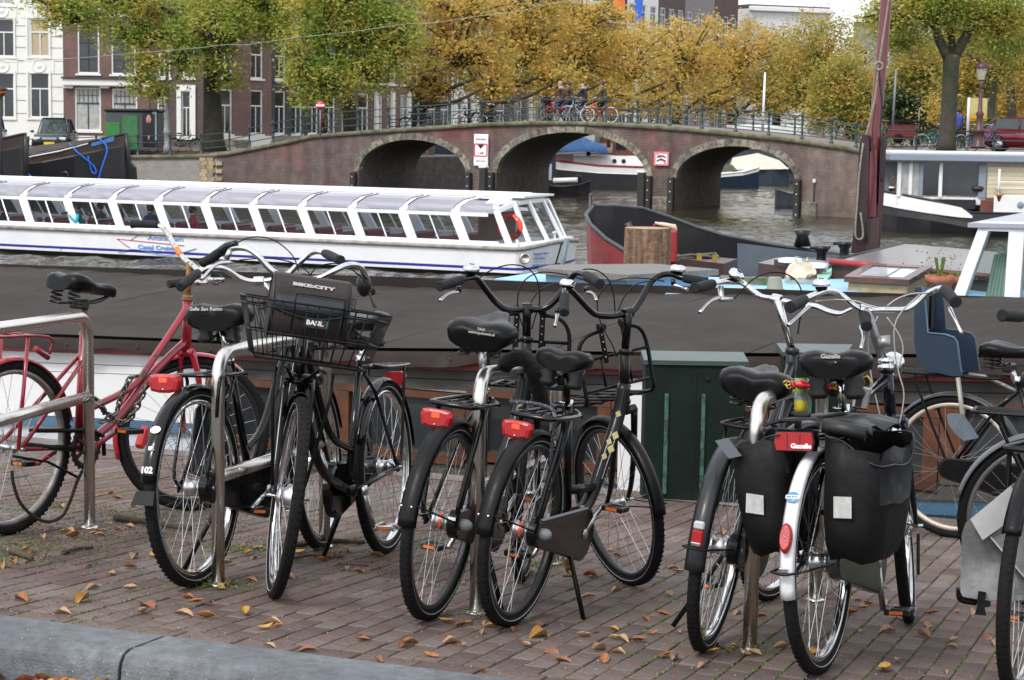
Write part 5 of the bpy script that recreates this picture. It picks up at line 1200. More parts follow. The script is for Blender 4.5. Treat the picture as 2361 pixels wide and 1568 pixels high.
GRS = leafmat('plants_green', [(.05, .09, .02), (.12, .18, .03), (.25, .25, .06)], .3); GRR = leafmat('plants_rusty', [(.10, .05, .02), (.22, .08, .03), (.28, .18, .06)], .3); GRY_ = leafmat('plants_straw', [(.3, .22, .06), (.42, .3, .08), (.5, .38, .12)], .3)
def plant(name, label, M, sz, n, size, mt, pot=None, grp=None):
    t = thing(name, label, 'plant', M, grp); q = npr.normal(size=(n, 3))*np.array([sz[0]/2, sz[1]/2, sz[2]/3.2]); q[:, 2] = np.abs(q[:, 2]+sz[2]*.4)
    obj('foliage', leafmesh('foliage', q, size, mt), None, t)
    st_ = MB()
    for k in range(7): a = rnd.uniform(-1, 1)*sz[0]*.3; st_.tube([(a*.2, 0, 0), (a, rnd.uniform(-1, 1)*sz[1]*.3, sz[2]*.7)], .008, 3)
    obj('stems', st_, GRS, t)
    if pot: obj('pot', MB().lathe([(0, -pot[1]), (pot[0]*.75, -pot[1]), (pot[0]*.95, -.03), (pot[0]*1.08, -.03), (pot[0]*1.08, .02), (pot[0]*.9, .02), (pot[0]*.85, -.03), (0, -.03)], 18), pot[2], t)
    return t
for x, y, w, h, mt, lb in ((2096, 437, .5, .9, GRY_, 'tall straw-coloured reeds on the barge bow'), (2118, 447, .5, .5, GRS, 'green plants between the barge bollards'), (2190, 458, .9, .3, GRS, 'low green plants in the barge planter'), (2245, 458, 1.2, .35, GRR, 'rust-red plants below the barge window'), (2300, 445, .35, 1.0, GRY_, 'yellowing climber on the white barge railing')):
    xx, zz = rb(x, y); plant('plant', lb, RM @ MT((xx, SH-.9, zz-.15)), (w, .4, h), 380, .035, mt)
TERR = pm('terracotta', (.36, .12, .06), .8, 0, .15, 12)
xx, zz = rb(2303, 450); plant('potted_plant', 'small terracotta pot plant on the white bulwark', RM @ MT((xx, SH-1.85, zz)), (.2, .2, .3), 80, .03, GRS, (.14, .22, TERR))
xx, zz = rb(2235, 480); b = thing('deck_planter', 'long dark planter trough on the barge deck', 'planter', RM @ MT((xx-.4, SH-1.2, zz-.05))); obj('trough', MB().box((0, 0, .15), (1.5, .4, .35), bev=.02), HIN, b)
xx, zz = rb(2263, 490); b = thing('ship_bell_stand', 'rusty brown capstan on a pole on the barge deck', 'capstan', RM @ MT((xx, SH-1.2, zz))); obj('pole', MB().tube([(0, 0, 0), (0, 0, .75)], .05, 8), HBR, b); obj('drum', MB().lathe([(0, .7), (.22, .72), (.26, .85), (.18, .9), (0, .9)], 14), HBR, b); obj('box', MB().box((.35, 0, .2), (.5, .4, .45), bev=.03), pm('rust_box', (.16, .06, .045), .7), b)
# ---------------- near houseboat under the brown canvas ----------------
CANV = pm('canvas_brown_grey', (.037, .0315, .028), .9, 0, .2, 1.3, bump=.6, bsc=3, spec=.15, col2=(.05, .043, .039), msc=2.2, mth=(.45, .7)); CANV2 = pm('canvas_valance', (.024, .017, .015), .85, 0, .25, 4, spec=.2, bump=.8, bsc=5, col2=(.03, .035, .018), msc=2, mth=(.6, .75))
VH = 10.85
hb = thing('houseboat', 'long houseboat under dark canvas moored along the near quay', 'houseboat', BASEM.copy() if 0 else MR(ANG, 4, 'Z'))
HI = hb.matrix_world.inverted()
def uv(x, y, v): p = WV(x, y, v); return p.dot(EV), p.z
topl = [(-300, 597), (0, 613), (692, 651), (781, 656), (1134, 669), (1268, 673), (1960, 683.5), (2361, 685), (2700, 687)]
crl = [(-200, 762), (118, 770), (380, 780), (872, 802), (1040, 803), (1452, 812), (2086, 816), (2361, 816), (2700, 818)]
botl = [(-200, 795), (0, 801), (380, 813), (960, 842), (1452, 856), (1998, 867), (2361, 871), (2700, 875)]
def line(pts, v): q = [uv(x, y, v) for x, y in pts]; return [a for a, _ in q], [b for _, b in q]
TU, TZ = line(topl, 13.2); CU2, CZ2 = line(crl, 10.80); BU, BZ = line(botl, 10.72)
u0, u1 = -13.0, -.8
us2 = list(np.arange(u0, u1, .12)); rows = []
for k in range(15):
    t = k/14; r = []
    for u in us2:
        z = lerp(interp(u, CU2, CZ2), interp(u, TU, TZ), t); sag = .045*math.sin(PI*t)*(1+.5*math.sin(u*2.1))
        wr = .010*math.sin(u*7+t*3)*math.sin(PI*t)+.006*math.sin(u*17-t*8)*t
        r.append((u, lerp(10.80, 13.2, t), z+sag*.5+wr))
    rows.append(r)
for dv, f in ((10.79, .0), (10.75, .25), (10.74, .5), (10.72, .75), (10.71, 1.0)):
    r = [(u, dv-.02*math.sin(u*9)*f-.012*math.sin(u*23)*f, lerp(interp(u, CU2, CZ2)-.02, interp(u, BU, BZ)+.014*math.sin(u*6.3)+.008*math.sin(u*15), f)) for u in us2]
    rows.insert(0, r) if 0 else None
    if f == 0: val = [r]
    else: val.append(r)
mb = MB(); n = len(us2)
mb.add([p for r in rows for p in r], [(j*n+i, j*n+i+1, (j+1)*n+i+1, (j+1)*n+i) for j in range(len(rows)-1) for i in range(n-1)])
mb.add([(u0, 13.2, interp(u0, TU, TZ)), (u1, 13.2, interp(u1, TU, TZ)), (u1, 13.5, -.5), (u0, 13.5, -.5)], [(0, 1, 2, 3)], 0, False)
obj('canvas_cover', mb, CANV, hb)
mb = MB(); mb.add([p for r in val for p in r], [(j*n+i, (j+1)*n+i, (j+1)*n+i+1, j*n+i+1) for j in range(len(val)-1) for i in range(n-1)])
obj('canvas_valance', mb, CANV2, hb)
for u in np.arange(-12.8, -1, .62):
    z = interp(u, CU2, CZ2)*.35+interp(u, BU, BZ)*.65
    obj('eyelet', MB().tube([(u+.011*math.cos(a), 10.72, z+.011*math.sin(a)) for a in [2*PI*i/10 for i in range(10)]], .003, 5, close=True), HBR, hb)
for ua in (-11.3, -9.9, -8.2, -6.6, -5.3, -4.0, -2.6):
    obj('seam', MB().tube([(ua+.5*k/14*(1 if ua < -7 else .3), rows[k][0][1], interp(ua, us2, [p[2] for p in rows[k]])+.002) for k in range(15)], .0016, 4), CANV2, hb)
STR_R = pm('boat_red_stripe', (.22, .025, .03), .5, 0, .15); WHB = pm('houseboat_white', (.66, .66, .66), .5, 0, .05, 2); BLUB = pm('houseboat_blue', (.05, .12, .2), .5, 0, .2, 4); PALB = pm('houseboat_pale', (.5, .53, .58), .5, 0, .06); PLK = pm('grey_planking', (.06, .055, .05), .8, 0, .25, 8, bump=.5)
VARN = pm('varnished_wood', (.10, .034, .013), .45, 0, .3, 9, col2=(.06, .025, .015), msc=4, coat=.2); DKR = pm('dark_red_board', (.06, .015, .015), .5)
def band(name, ua, ub, d0, d1, v, mt, th=.05):
    ul = list(np.arange(ua, ub, .5))+[ub]; R = []
    for u in ul:
        z = interp(u, BU, BZ); R.append([(u, v, z-d1), (u, v, z-d0), (u, v+th, z-d0), (u, v+th, z-d1)])
    return obj(name, MB().loft(R, 0, False), mt, hb)
uw = uv(478, 900, VH)[0]
band('red_rail', u0, u1, -.03, .035, VH-.045, STR_R, .08)
for i, (a, b) in enumerate(((.04, .115), (.12, .175), (.18, .50))): band('white_strake', u0, uw, a, b, VH-.006*i, WHB)
band('blue_band', u0, uw, .505, .57, VH-.03, BLUB)
band('hull_side', u0, uw, .575, 2.0, VH+.01, PALB)
band('plank', uw+.005, u1, .04, .10, VH-.01, PLK); band('plank', uw+.005, u1, .105, .17, VH-.018, PLK)
uw2 = uv(1440, 900, VH)[0]; uw3 = uv(1500, 900, VH)[0]
u = uw
k = 0
while u < u1-.5:
    w = 1.02
    z = interp(u+w/2, BU, BZ)
    wn_ = obj('window_frame', MB().box((u+w/2, VH, z-.195), (w-.01, .06, .045)).box((u+w/2, VH, z-.605), (w-.01, .08, .06)).box((u+.07, VH+.003, z-.40), (.14, .06, .36)).box((u+w-.05, VH+.003, z-.40), (.09, .06, .36)), VARN, hb)
    obj('pane', MB().box((u+w/2+.02, VH+.03, z-.40), (w-.2, .02, .38)), PANE, wn_)
    u += w; k += 1
band('lower_plank', uw+.005, u1, .64, .72, VH-.02, PLK); band('blue_band', uw+.005, u1, .74, .80, VH-.05, BLUB); band('blue_band', uw+.005, u1, .87, .93, VH-.09, BLUB); band('hull_side', uw+.005, u1, .725, 2.0, VH+.03, PALB)
obj('white_panel', MB().box(((uw2+uw3)/2, VH-.06, interp(uw2, BU, BZ)-.55), (uw3-uw2, .04, 1.0)), WHB, hb)
# ---------------- light-blue cabin roof behind ----------------
BLD = pm('light_blue_roof', (.27, .50, .72), .55, 0, .05, 2, col2=(.24, .44, .64), msc=1.5); CRM = pm('cream_side', (.55, .51, .45), .6, 0, .08, 3)
zb_ = .40
cabn = thing('blue_roofed_boat', 'boat with flat light-blue cabin roof behind the canvas cover', 'boat', WZ(1560, 660, zb_))
ci = cabn.matrix_world.inverted()
poly = [(1139, 643), (1562, 677), (2480, 715), (2480, 632), (1845, 645), (1242, 626)]
pw = [WZ(x, y, zb_) for x, y in poly]
obj('roof', MB().prism([(p.x, p.y) for p in pw], zb_-.035, zb_, 0, None, 'xy'), BLD, cabn, ci)
cen = sum(pw, Vector())/len(pw)
obj('cabin_side', MB().prism([((p.x-cen.x)*.95+cen.x, (p.y-cen.y)*.93+cen.y) for p in pw], -1.2, zb_-.037, 0, None, 'xy'), CRM, cabn, ci)
def wzb(x, y, z=zb_): return WZ(x, y, z)
# mat platform
GRIT = pm('gritty_mat', (.22, .21, .20), .95, 0, .3, 60, bump=1.2, bsc=200, col2=(.13, .15, .11), msc=8, mth=(.55, .7))
pl = thing('mat_platform', 'grey non-slip platform on light blue legs behind the handlebars', 'platform', wzb(1470, 622, .52)); pi_ = pl.matrix_world.inverted()
pw = [WZ(x, y, .52) for x, y in ((1240, 618), (1270, 610), (1510, 608), (1657, 621), (1450, 634))]
obj('mat', MB().prism([(p.x, p.y) for p in pw], .475, .52, 0, None, 'xy'), GRIT, pl, pi_)
mb = MB(); c = sum(pw, Vector())/5
obj('box', MB().prism([((p.x-c.x)*.9+c.x, (p.y-c.y)*.8+c.y) for p in pw], zb_+.002, .473, 0, None, 'xy'), BLD, pl, pi_)
# log
LOGB = pm('log_bark', (.16, .095, .06), .9, 0, .35, 16, bump=2.5, bsc=22, streak=(22, .6)); LOGT = pm('log_top', (.36, .25, .16), .85, 0, .2, 20)
Yl = 17.0; p = WY(1491, 611, Yl); s = Yl/4500; r = 53*s; h = 86*s
lg = thing('log', 'upright sawn log stump on the deck', 'log', p); mb = MB(); R = []
lr = random.Random(4); prf = [1+lr.uniform(-.035, .035) for _ in range(40)]
for zz in (0, .3, .7, 1): R.append([(r*prf[i]*(1.02-.02*zz)*math.cos(2*PI*i/40), r*prf[i]*math.sin(2*PI*i/40), h*zz) for i in range(40)])
mb.loft(R, 0, True, cap=False); obj('bark', mb, LOGB, lg); obj('cut_face', MB().lathe([(0, h), (r*.97, h), (r*.97, h-.02)], 30), LOGT, lg)
cn = thing('watering_can', 'red jerrycan with cream spout behind the log', 'jerrycan', WY(1530, 606, Yl+.6)); s = (Yl+.6)/4500
obj('body', MB().box((0, 0, 38*s), (58*s, .14, 78*s), bev=.02), RUSTR, cn); obj('spout', MB().tube([(-22*s, 0, 92*s), (0, 0, 88*s), (22*s, 0, 84*s), (26*s, 0, 74*s)], [.012, .02, .025, .02], 8), pm('cream_plastic', (.6, .5, .38), .5), cn)
obj('handle', MB().tube([(-28*s, 0, 78*s), (-20*s, 0, 92*s), (-10*s, 0, 92*s)], .012, 6), RUSTR, cn)
t = thing('pipe_stub', 'leaning brown pipe end behind the log', 'pipe', WY(1462, 545, 19.2)); obj('pipe', MB().tube([(0, 0, 0), (-.07, 0, .13)], .035, 10), HBR, t)
# dark working vessel with mast
vv = 18.0; st0 = WV(1392, 560, vv); st0.z = WATER
vs = thing('sailing_barge', 'black and red sailing barge with upswept bow behind the blue roof', 'barge', frame(st0, ANG) @ MR(R_(5), 4, 'X')); VI = vs.matrix_world.inverted()
w = -WATER
st = [(0, .03, w+.80), (.08, .35, w+.76), (.25, .62, w+.71), (.5, .80, w+.60), (.75, .88, w+.50), (1.0, .95, w+.42), (1.5, 1.1, w+.32), (2.2, 1.5, w+.18), (3.2, 1.9, w+.08), (14, 1.9, w+.06)]
BGI = pm('bulwark_grey', (.10, .12, .15), .5, 0, .2, 3)
hull('hull', vs, st, .42, [HBK, HRED, TRIM, HBK], [(0, 1, 1), (.06, .985, 1), (.13, .95, 2), (.135, .94, 1), (.22, .9, 0), (.6, .75, 0), (1, .5, 0)], DKG, .02, pm('gunwale_dark', (.045, .052, .06), .5, 0, .2, 3))
obj('stem_post', MB().tube([(-.03, 0, w+.92), (-.05, 0, w+.5), (.02, 0, w-.3)], [.02, .03, .05], 8), HBK, vs)
obj('inner_bulwark', MB().quad((1.2, .86, w+.36), (3.2, 1.8, w+.05), (3.2, 1.8, w-.34), (1.2, .86, w+.04)), BGI, vs)
obj('bulwark_step', MB().box((1.9, 1.15, w+.10), (.36, .16, .2), bev=.02), BGI, vs)
obj('fairlead', MB().lathe([(0, 0), (.09, 0), (.06, .1), (.1, .16), (0, .17)], 12, 0, MT((1.75, 1.27, w+.30))), HBK, vs)
def von(x, y, z): return WZ(x, y, z)
# brown hatch with brass latches, rope, second hatch
def deckbox(name, label, cat, pxs, ztop, hgt, mat, extra=None):
    pw = [WZ(x, y, ztop) for x, y in pxs]; c = sum(pw, Vector())/len(pw); c.z = ztop-hgt
    t = thing(name, label, cat, c); ti = t.matrix_world.inverted()
    obj('box', MB().prism([(p.x, p.y) for p in pw], ztop-hgt, ztop, 0, None, 'xy'), mat, t, ti); return t, ti, pw
BRN = pm('hatch_brown', (.055, .03, .028), .4, 0, .15, 4, coat=.2); BRS = pm('brass', (.5, .36, .08), .35, .9)
t, ti, pw = deckbox('deck_hatch', 'dark brown deck hatch with two brass latches right of the log', 'hatch', ((1560, 595), (1600, 588), (1700, 597), (1668, 608)), .33, .62, BRN)
for x, y in ((1612, 596), (1648, 600)): p = WZ(x, y, .34); obj('latch', MB().box((0, 0, .02), (.05, .02, .06)), BRS, t, ti @ MT(p))
t = thing('rope_coil', 'tangled dark rope beside the brown hatch', 'rope', WZ(1590, 606, .28)); mb = MB()
for k in range(7): mb.tube([((.16+.02*k)*math.cos(a)+rnd.uniform(-.02, .02), (.08+.01*k)*math.sin(a), .02*k+.02*math.sin(a*3+k)-.05) for a in [2*PI*i/12 for i in range(12)]], .014, 5, close=True)
obj('coil', mb, pm('rope_dark', (.10, .09, .07), .9, 0, .4, 40, bump=1), t)
t, ti, pw = deckbox('deck_hatch', 'low brown deckhouse with two round portlights', 'hatch', ((1748, 606), (1790, 594), (1915, 604), (1905, 628)), .42, .72, BRN)
obj('upper_step', MB().prism([(p.x, p.y) for p in [WZ(x, y, .47) for x, y in ((1785, 598), (1812, 592), (1905, 602), (1890, 618))]], .42, .47, 0, None, 'xy'), BRN, t, ti)
for x, y in ((1822, 599), (1882, 611)):
    p = WZ(x, y, .49); obj('portlight', MB().lathe([(0, 0), (.075, 0), (.08, .015), (.1, .012), (.105, -.02)], 18, 0, ti @ MT(p)), pm('portlight_glass', (.62, .68, .74), .15), t)
t = thing('vent_dome', 'polished metal dome with handle on the blue roof', 'dome', WZ(1846, 652, zb_)); obj('dome', MB().lathe([(.125, 0), (.13, .03), (.125, .09), (.09, .145), (.04, .165), (0, .17)], 22), pm('dome_metal', (.75, .64, .48), .16, 1, .1), t)
obj('handle', MB().tube([(-.035, 0, .16), (-.05, 0, .205), (.05, 0, .20), (.03, 0, .15)], .008, 6), STEEL, t)
t = thing('tapered_vent', 'tapered grey-green vent pot at the edge of the blue roof', 'vent', WZ(1786, 676, zb_)); obj('cone', MB().lathe([(0, .12), (.045, .12), (.05, .11), (.065, .01), (.07, 0)], 18), pm('vent_green_grey', (.22, .23, .19), .6), t); obj('foot', MB().lathe([(.073, 0), (.073, .03), (.066, .033)], 18), pm('vent_foot', (.2, .15, .12), .7), t)
t = thing('mossy_block', 'mossy grey stone slab lying on the blue roof', 'block', WZ(1718, 655, zb_)); obj('slab', MB().loft([[(-.2, -.06, 0), (.18, -.1, 0), (.21, .08, 0), (-.18, .1, 0)], [(-.21, -.06, .05), (.19, -.1, .06), (.21, .08, .05), (-.18, .1, .06)]], 0, False), pm('mossy_stone', (.18, .17, .13), .95, 0, .3, 30, bump=1.2, bsc=80, col2=(.10, .12, .06), msc=10), t)
t, ti, pw = deckbox('green_panel', 'small mint-green board on the deck', 'board', ((1868, 640), (1918, 617), (1918, 632), (1905, 645)), .42, .02, pm('mint_green', (.22, .52, .38), .5))
for x, y, Y, lb in ((1893, 613, 18.5, 'black double-headed bollard left of the red-edged cabin'), (1946, 602, 18.9, 'black bollard half hidden by the red-edged cabin')):
    t = thing('bollard', lb, 'bollard', WY(x, y, Y)); obj('shaft', MB().lathe([(.07, 0), (.05, .03), (.045, .12), (.075, .16), (.07, .19), (0, .19)], 12), HBK, t); obj('pin', MB().tube([(-.11, 0, .17), (.08, 0, .175)], .018, 6), HBK, t)
# cabin with red edge
zc = .52
t, ti, pw = deckbox('deck_cabin', 'grey-roofed cabin with red front edge behind the wooden skylight', 'cabin', ((1915, 603), (2083, 562), (2300, 581), (2300, 640)), zc, .03, pm('cabin_roof_grey', (.20, .185, .195), .28, 0, .12, 1.5, coat=.2))
c = sum(pw, Vector())/4
obj('cabin_side', MB().prism([((p.x-c.x)*.985+c.x, (p.y-c.y)*.97+c.y) for p in pw], -.4, zc-.031, 0, None, 'xy'), pm('cabin_side_brown', (.07, .05, .045), .6, 0, .25, 8), t, ti)
obj('red_edge', MB().tube([pw[0], lerp(pw[0], pw[3], .3)], .028, 8), RUSTR, t, ti); obj('wood_edge', MB().tube([lerp(pw[0], pw[3], .305), pw[3]], .024, 8), VARN, t, ti); obj('black_edge', MB().tube([pw[0], pw[1]], .018, 6), HIN, t, ti)
# skylight
sk = thing('skylight', 'wooden framed skylight with glass lid on the blue roof', 'skylight', WZ(2027, 660, zb_)); si = sk.matrix_world.inverted()
fl, fr_, br_, bl_ = WY(1946, 644, 14.75), WY(2096, 652, 14.2), WY(2150, 620, 15.05), WY(2000, 613, 15.5)
def q3(a, b, c, d, th): 
    n_ = (b-a).cross(d-a).normalized()*th; return [[a, b, c, d], [a+n_, b+n_, c+n_, d+n_]]
obj('glass', MB().loft(q3(*[lerp(sum((fl, fr_, br_, bl_), Vector())/4, q, .82) for q in (fl, fr_, br_, bl_)], .012), 0, False), pm('skylight_glass', (.55, .6, .66), .08, 0, .12, 1.5), sk, si)  # pale blue-white base colour stands in for sky reflected in the lid
fm = MB()
C4 = [fl, fr_, br_, bl_]; cm = sum(C4, Vector())/4; I4 = [lerp(cm, q, .72) for q in C4]
for i in range(4):
    j = (i+1) % 4; fm.loft([[C4[i]+Vector((0, 0, -.02)), C4[j]+Vector((0, 0, -.02)), I4[j]+Vector((0, 0, -.02)), I4[i]+Vector((0, 0, -.02))], [C4[i]+Vector((0, 0, .022)), C4[j]+Vector((0, 0, .022)), I4[j]+Vector((0, 0, .022)), I4[i]+Vector((0, 0, .022))]], 0, False)
obj('lid_frame', fm, VARN, sk, si)
obj('glazing_bar', MB().tube([lerp(I4[0], I4[1], .6)+Vector((0, 0, .012)), lerp(I4[3], I4[2], .6)+Vector((0, 0, .012))], .006, 4), BRN, sk, si)
base = [lerp(cm, q, .9) for q in C4]
obj('box', MB().loft([[Vector((p.x, p.y, zb_)) for p in base], [p+Vector((0, 0, -.03)) for p in base]], 0, False), pm('light_wood', (.34, .24, .12), .6, 0, .25, 14), sk, si)
# pots
for x, y, r, hh, n_, lb in ((2165, 682, .10, .13, 160, 'terracotta pot with wispy green plant beside the skylight'), (2200, 676, .09, .11, 70, 'terracotta pot at the foot of the white cabin')):
    plant('potted_plant', lb, MT(WZ(x, y, zb_)+Vector((0, 0, hh))), (.16, .12, .22 if n_ > 100 else .06), n_, .012, GRS, (r, hh, TERR))
# white cabin on the right
cv = 13.7
wc = thing('wheelhouse', 'white slanted wheelhouse with curtained windows at the right edge', 'wheelhouse', WV(2290, 640, cv)); wi = wc.matrix_world.inverted()
def P4(x, y, dv=0): return WV(x, y, cv)+NV*dv
def bar4(name, pts, mt, th=.09):
    R = [[P4(x, y) for x, y in pts], [P4(x, y)+NV*th for x, y in pts]]; return obj(name, MB().loft(R, 0, False), mt, wc, wi)
WHC = pm('wheelhouse_white', (.74, .74, .76), .4, 0, .04)
bar4('slanted_frame', [(2258, 519), (2279, 533), (2218, 700), (2190, 700)], WHC); bar4('top_frame', [(2258, 512), (2520, 516), (2520, 540), (2262, 532)], WHC); bar4('mullion', [(2326, 532), (2362, 533), (2350, 700), (2314, 700)], WHC)
bar4('mullion', [(2480, 532), (2520, 532), (2510, 700), (2475, 700)], WHC)
bar4('corner_post', [(2222, 655), (2300, 700), (2200, 700), (2196, 690)], WHC, .05) if 0 else None
obj('pane', MB().quad(P4(2278, 532, .04), P4(2327, 533, .04), P4(2316, 700, .04), P4(2217, 700, .04)), glassmat('wheelhouse_glass', (.75, .85, .82), .85), wc, wi)
obj('pane', MB().quad(P4(2361, 533, .04), P4(2482, 533, .04), P4(2478, 700, .04), P4(2349, 700, .04)), MATS['wheelhouse_glass'], wc, wi)
roofp = [P4(2233, 514, -.02), P4(2540, 520, -.02), P4(2540, 478, 1.9), P4(2400, 478, 1.9)]
mb = MB(); mb.loft([[p+Vector((0, 0, -.03)) for p in roofp], [p for p in roofp]], 0, False); obj('roof', mb, pm('wheelhouse_roof', (.30, .31, .36), .4, 0, .06), wc, wi)
CUR = pm('curtain', (.52, .60, .52), .9, 0, .05, 3)
R = [[], []]
for k in range(33): 
    x = lerp(2252, 2312, k/32); dv = .22+.018*math.sin(k*1.3)
    R[0].append(P4(x, 700, dv)); R[1].append(P4(lerp(2275, 2318, k/32), 590, dv))
mb = MB(); mb.add(R[0]+R[1], [(i, i+1, i+34, i+33) for i in range(32)]); obj('curtain', mb, CUR, wc, wi)
mb = MB(); a = [P4(lerp(2366, 2460, k/24), 700, .22+.015*math.sin(k*1.4)) for k in range(25)]; b = [P4(lerp(2372, 2462, k/24), 585, .22+.015*math.sin(k*1.4)) for k in range(25)]
mb.add(a+b, [(i, i+1, i+26, i+25) for i in range(24)]); obj('curtain', mb, CUR, wc, wi)
obj('interior', MB().quad(P4(2240, 520, 1.5), P4(2600, 520, 1.5), P4(2600, 720, 1.5), P4(2150, 720, 1.5)), pm('interior_grey_green', (.12, .15, .14), .8, 0, .3, 2), wc, wi)
# mast
Ym = 18.4; MRED = pm('mast_red', (.14, .025, .028), .38, 0, .15, 3, coat=.3); MBR = pm('mast_brown', (.035, .016, .016), .45, 0, .3, 5)
mt_ = thing('mast', 'tall dark red mast stepped in a brown tabernacle', 'mast', WY(2000, 585, Ym)); mi_ = mt_.matrix_world.inverted(); s = Ym/4500
obj('spar', MB().tube([WY(2006, 470, Ym), WY(2014, 330, Ym), WY(2016, 300, Ym), WY(2020, 275, Ym), WY(2034, 115, Ym), WY(2044, -10, Ym), WY(2056, -160, Ym)], [20*s, 19*s, 18*s, 14*s, 13*s, 13*s, 12*s], 16), MRED, mt_, mi_)
def slab(name, pts, mt, d0, d1): 
    R = [[WY(x, y, Ym+d0) for x, y in pts], [WY(x, y, Ym+d1) for x, y in pts]]; obj(name, MB().loft(R, 0, False), mt, mt_, mi_)
slab('side_plate', [(1962, 584), (1972, 500), (1977, 420), (1984, 322), (1990, 310), (2004, 312), (2004, 420), (2000, 540), (1996, 584)], MBR, -.12, -.04)
slab('side_plate', [(2018, 578), (2024, 480), (2030, 400), (2036, 316), (2044, 314), (2040, 420), (2032, 540), (2027, 578)], MBR, -.12, -.04)
slab('back_plate', [(1966, 584), (1982, 330), (2038, 320), (2026, 578)], MBR, .09, .12)
slab('foot_plate', [(1996, 584), (2000, 505), (2028, 500), (2026, 578)], pm('mast_foot', (.05, .028, .028), .5), -.13, -.10)
slab('red_wedge', [(2003, 500), (2006, 350), (2022, 345), (2020, 500)], MRED, -.125, -.02)
for pts, lb in (([(2052, -20), (2040, 60), (2028, 140), (2026, 150), (2018, 220), (2004, 285), (1996, 312)], 'grey halyard running down the front of the red mast'),
                ([(2026, 150), (2030, 200), (2034, 250), (2030, 300), (2036, 360), (2032, 420)], 'dark slack rope crossing the red mast'),
                ([(1990, 330), (1981, 400), (1976, 470), (1972, 540), (1982, 552), (1990, 540), (1984, 490)], 'frayed rope hanging left of the tabernacle'),
                ([(2020, 240), (2012, 300), (2016, 400), (2008, 470), (1998, 560)], 'thin dark line down the tabernacle')):
    r = thing('rope', lb, 'rope', mt_.matrix_world); obj('strand', MB().tube(cr([WY(x, y, Ym-.16) for x, y in pts], 4), .010 if 'thin' not in lb else .006, 5), ROPE if 'dark' not in lb else HIN, r, mi_)
obj('rope_knot', MB().tube([WY(2022+9*math.cos(a)+4, 152+9*math.sin(a), Ym-.17) for a in [2*PI*i/12 for i in range(12)]], .012, 5, close=True), ROPE, mt_, mi_)
# mooring stake by the tour boat
a = WY(1296, 612, 34); b = WY(1308, 550, 34); t = thing('mooring_stake', 'leaning blue-grey metal stake beside the tour boat bow', 'stake', a-Vector((0, 0, 1.5))); obj('tube', MB().tube([(0, 0, 0), (0, 0, 1.5), tuple(b-a+Vector((0, 0, 1.5)))], .045, 8), pm('stake_blue_grey', (.12, .18, .2), .5), t)
# ---------------- green cabinets on the pavement ----------------
CGRN = pm('cabinet_green', (.0035, .010, .0075), .6, 0, .2, 6, rvar=.08, col2=(.005, .013, .010), msc=4, spec=.2); CTOP = pm('cabinet_top', (.035, .06, .055), .4, 0, .15, 8); RIB = pm('cabinet_rib', (.05, .14, .09), .6, 0, .5, 14, col2=(.014, .035, .028), msc=14, mth=(.45, .55))
def cabinet(label, x0, x1, yb, ytop, ribs):
    a = G(x0, yb); b = WY(x1, yb, a.y); W = b.x-a.x
    zt = WY(x0, ytop, a.y).z; h = zt-a.z+.05; o_ = a.copy(); o_.z -= .05
    t = thing('electricity_cabinet', label, 'cabinet', frame(o_, 0))
    obj('body', MB().box((W/2, .12, h/2-.02), (W, .24, h-.04), bev=.006), CGRN, t)
    obj('lid', MB().loft([[(-.01, -.015, h-.04), (W+.01, -.015, h-.04), (W+.01, .25, h-.04), (-.01, .25, h-.04)], [(-.01, -.015, h-.015), (W+.01, -.015, h-.015), (W+.01, .25, h+.006), (-.01, .25, h+.006)]], 0, False), CTOP, t)
    for x in ribs:
        xx = WY(x, ytop+100, a.y).x-a.x; obj('rib', MB().box((xx, -.008, h/2-.06), (.022, .016, h-.28), bev=.003), RIB, t)
    obj('door_seam', MB().box((W/2, -.002, h/2-.02), (.004, .006, h-.1)), INK, t)
    obj('lock', MB().lathe([(0, .008), (.012, .008), (.014, 0)], 12, 0, MT((W*.62, -.001, h*.86)) @ RXZ), CGRN, t); return t, W, h
cabinet('dark green electricity cabinet between the black pair and the right-hand bicycles', 1481, 1712, 1150, 823, (1537, 1622))
t, W, h = cabinet('second dark green electricity cabinet behind the right-hand saddles', 1797, 1984, 1140, 805, (1868,))
obj('sticker', MB().box((W-.03, -.003, h-.16), (.03, .004, .14)), SIGNW, t); obj('blue_sticker', MB().box((W-.03, -.006, h-.12), (.026, .004, .06)), pm('sticker_blue', (.03, .06, .35), .4), t)
# thin wire across the view
wpx = [(-20, 146), (0, 145), (60, 142), (130, 137), (170, 134), (230, 130), (300, 123), (370, 118), (450, 111), (480, 108), (520, 103), (560, 104), (600, 99), (640, 93), (690, 86), (760, 79), (850, 68), (940, 55), (1000, 53), (1050, 45), (1120, 35), (1200, 25), (1260, 10), (1330, 0), (1420, -14)]
t = thing('overhead_wire', 'thin pale wire sagging across the picture from the left', 'wire', WY(0, 145, 24)); ti = t.matrix_world.inverted()
obj('strand', MB().tube(cr([WY(x, y, 24-x*.004) for x, y in wpx], 3), .003, 5), pm('wire_pale', (.3, .29, .26), .7), t, ti)
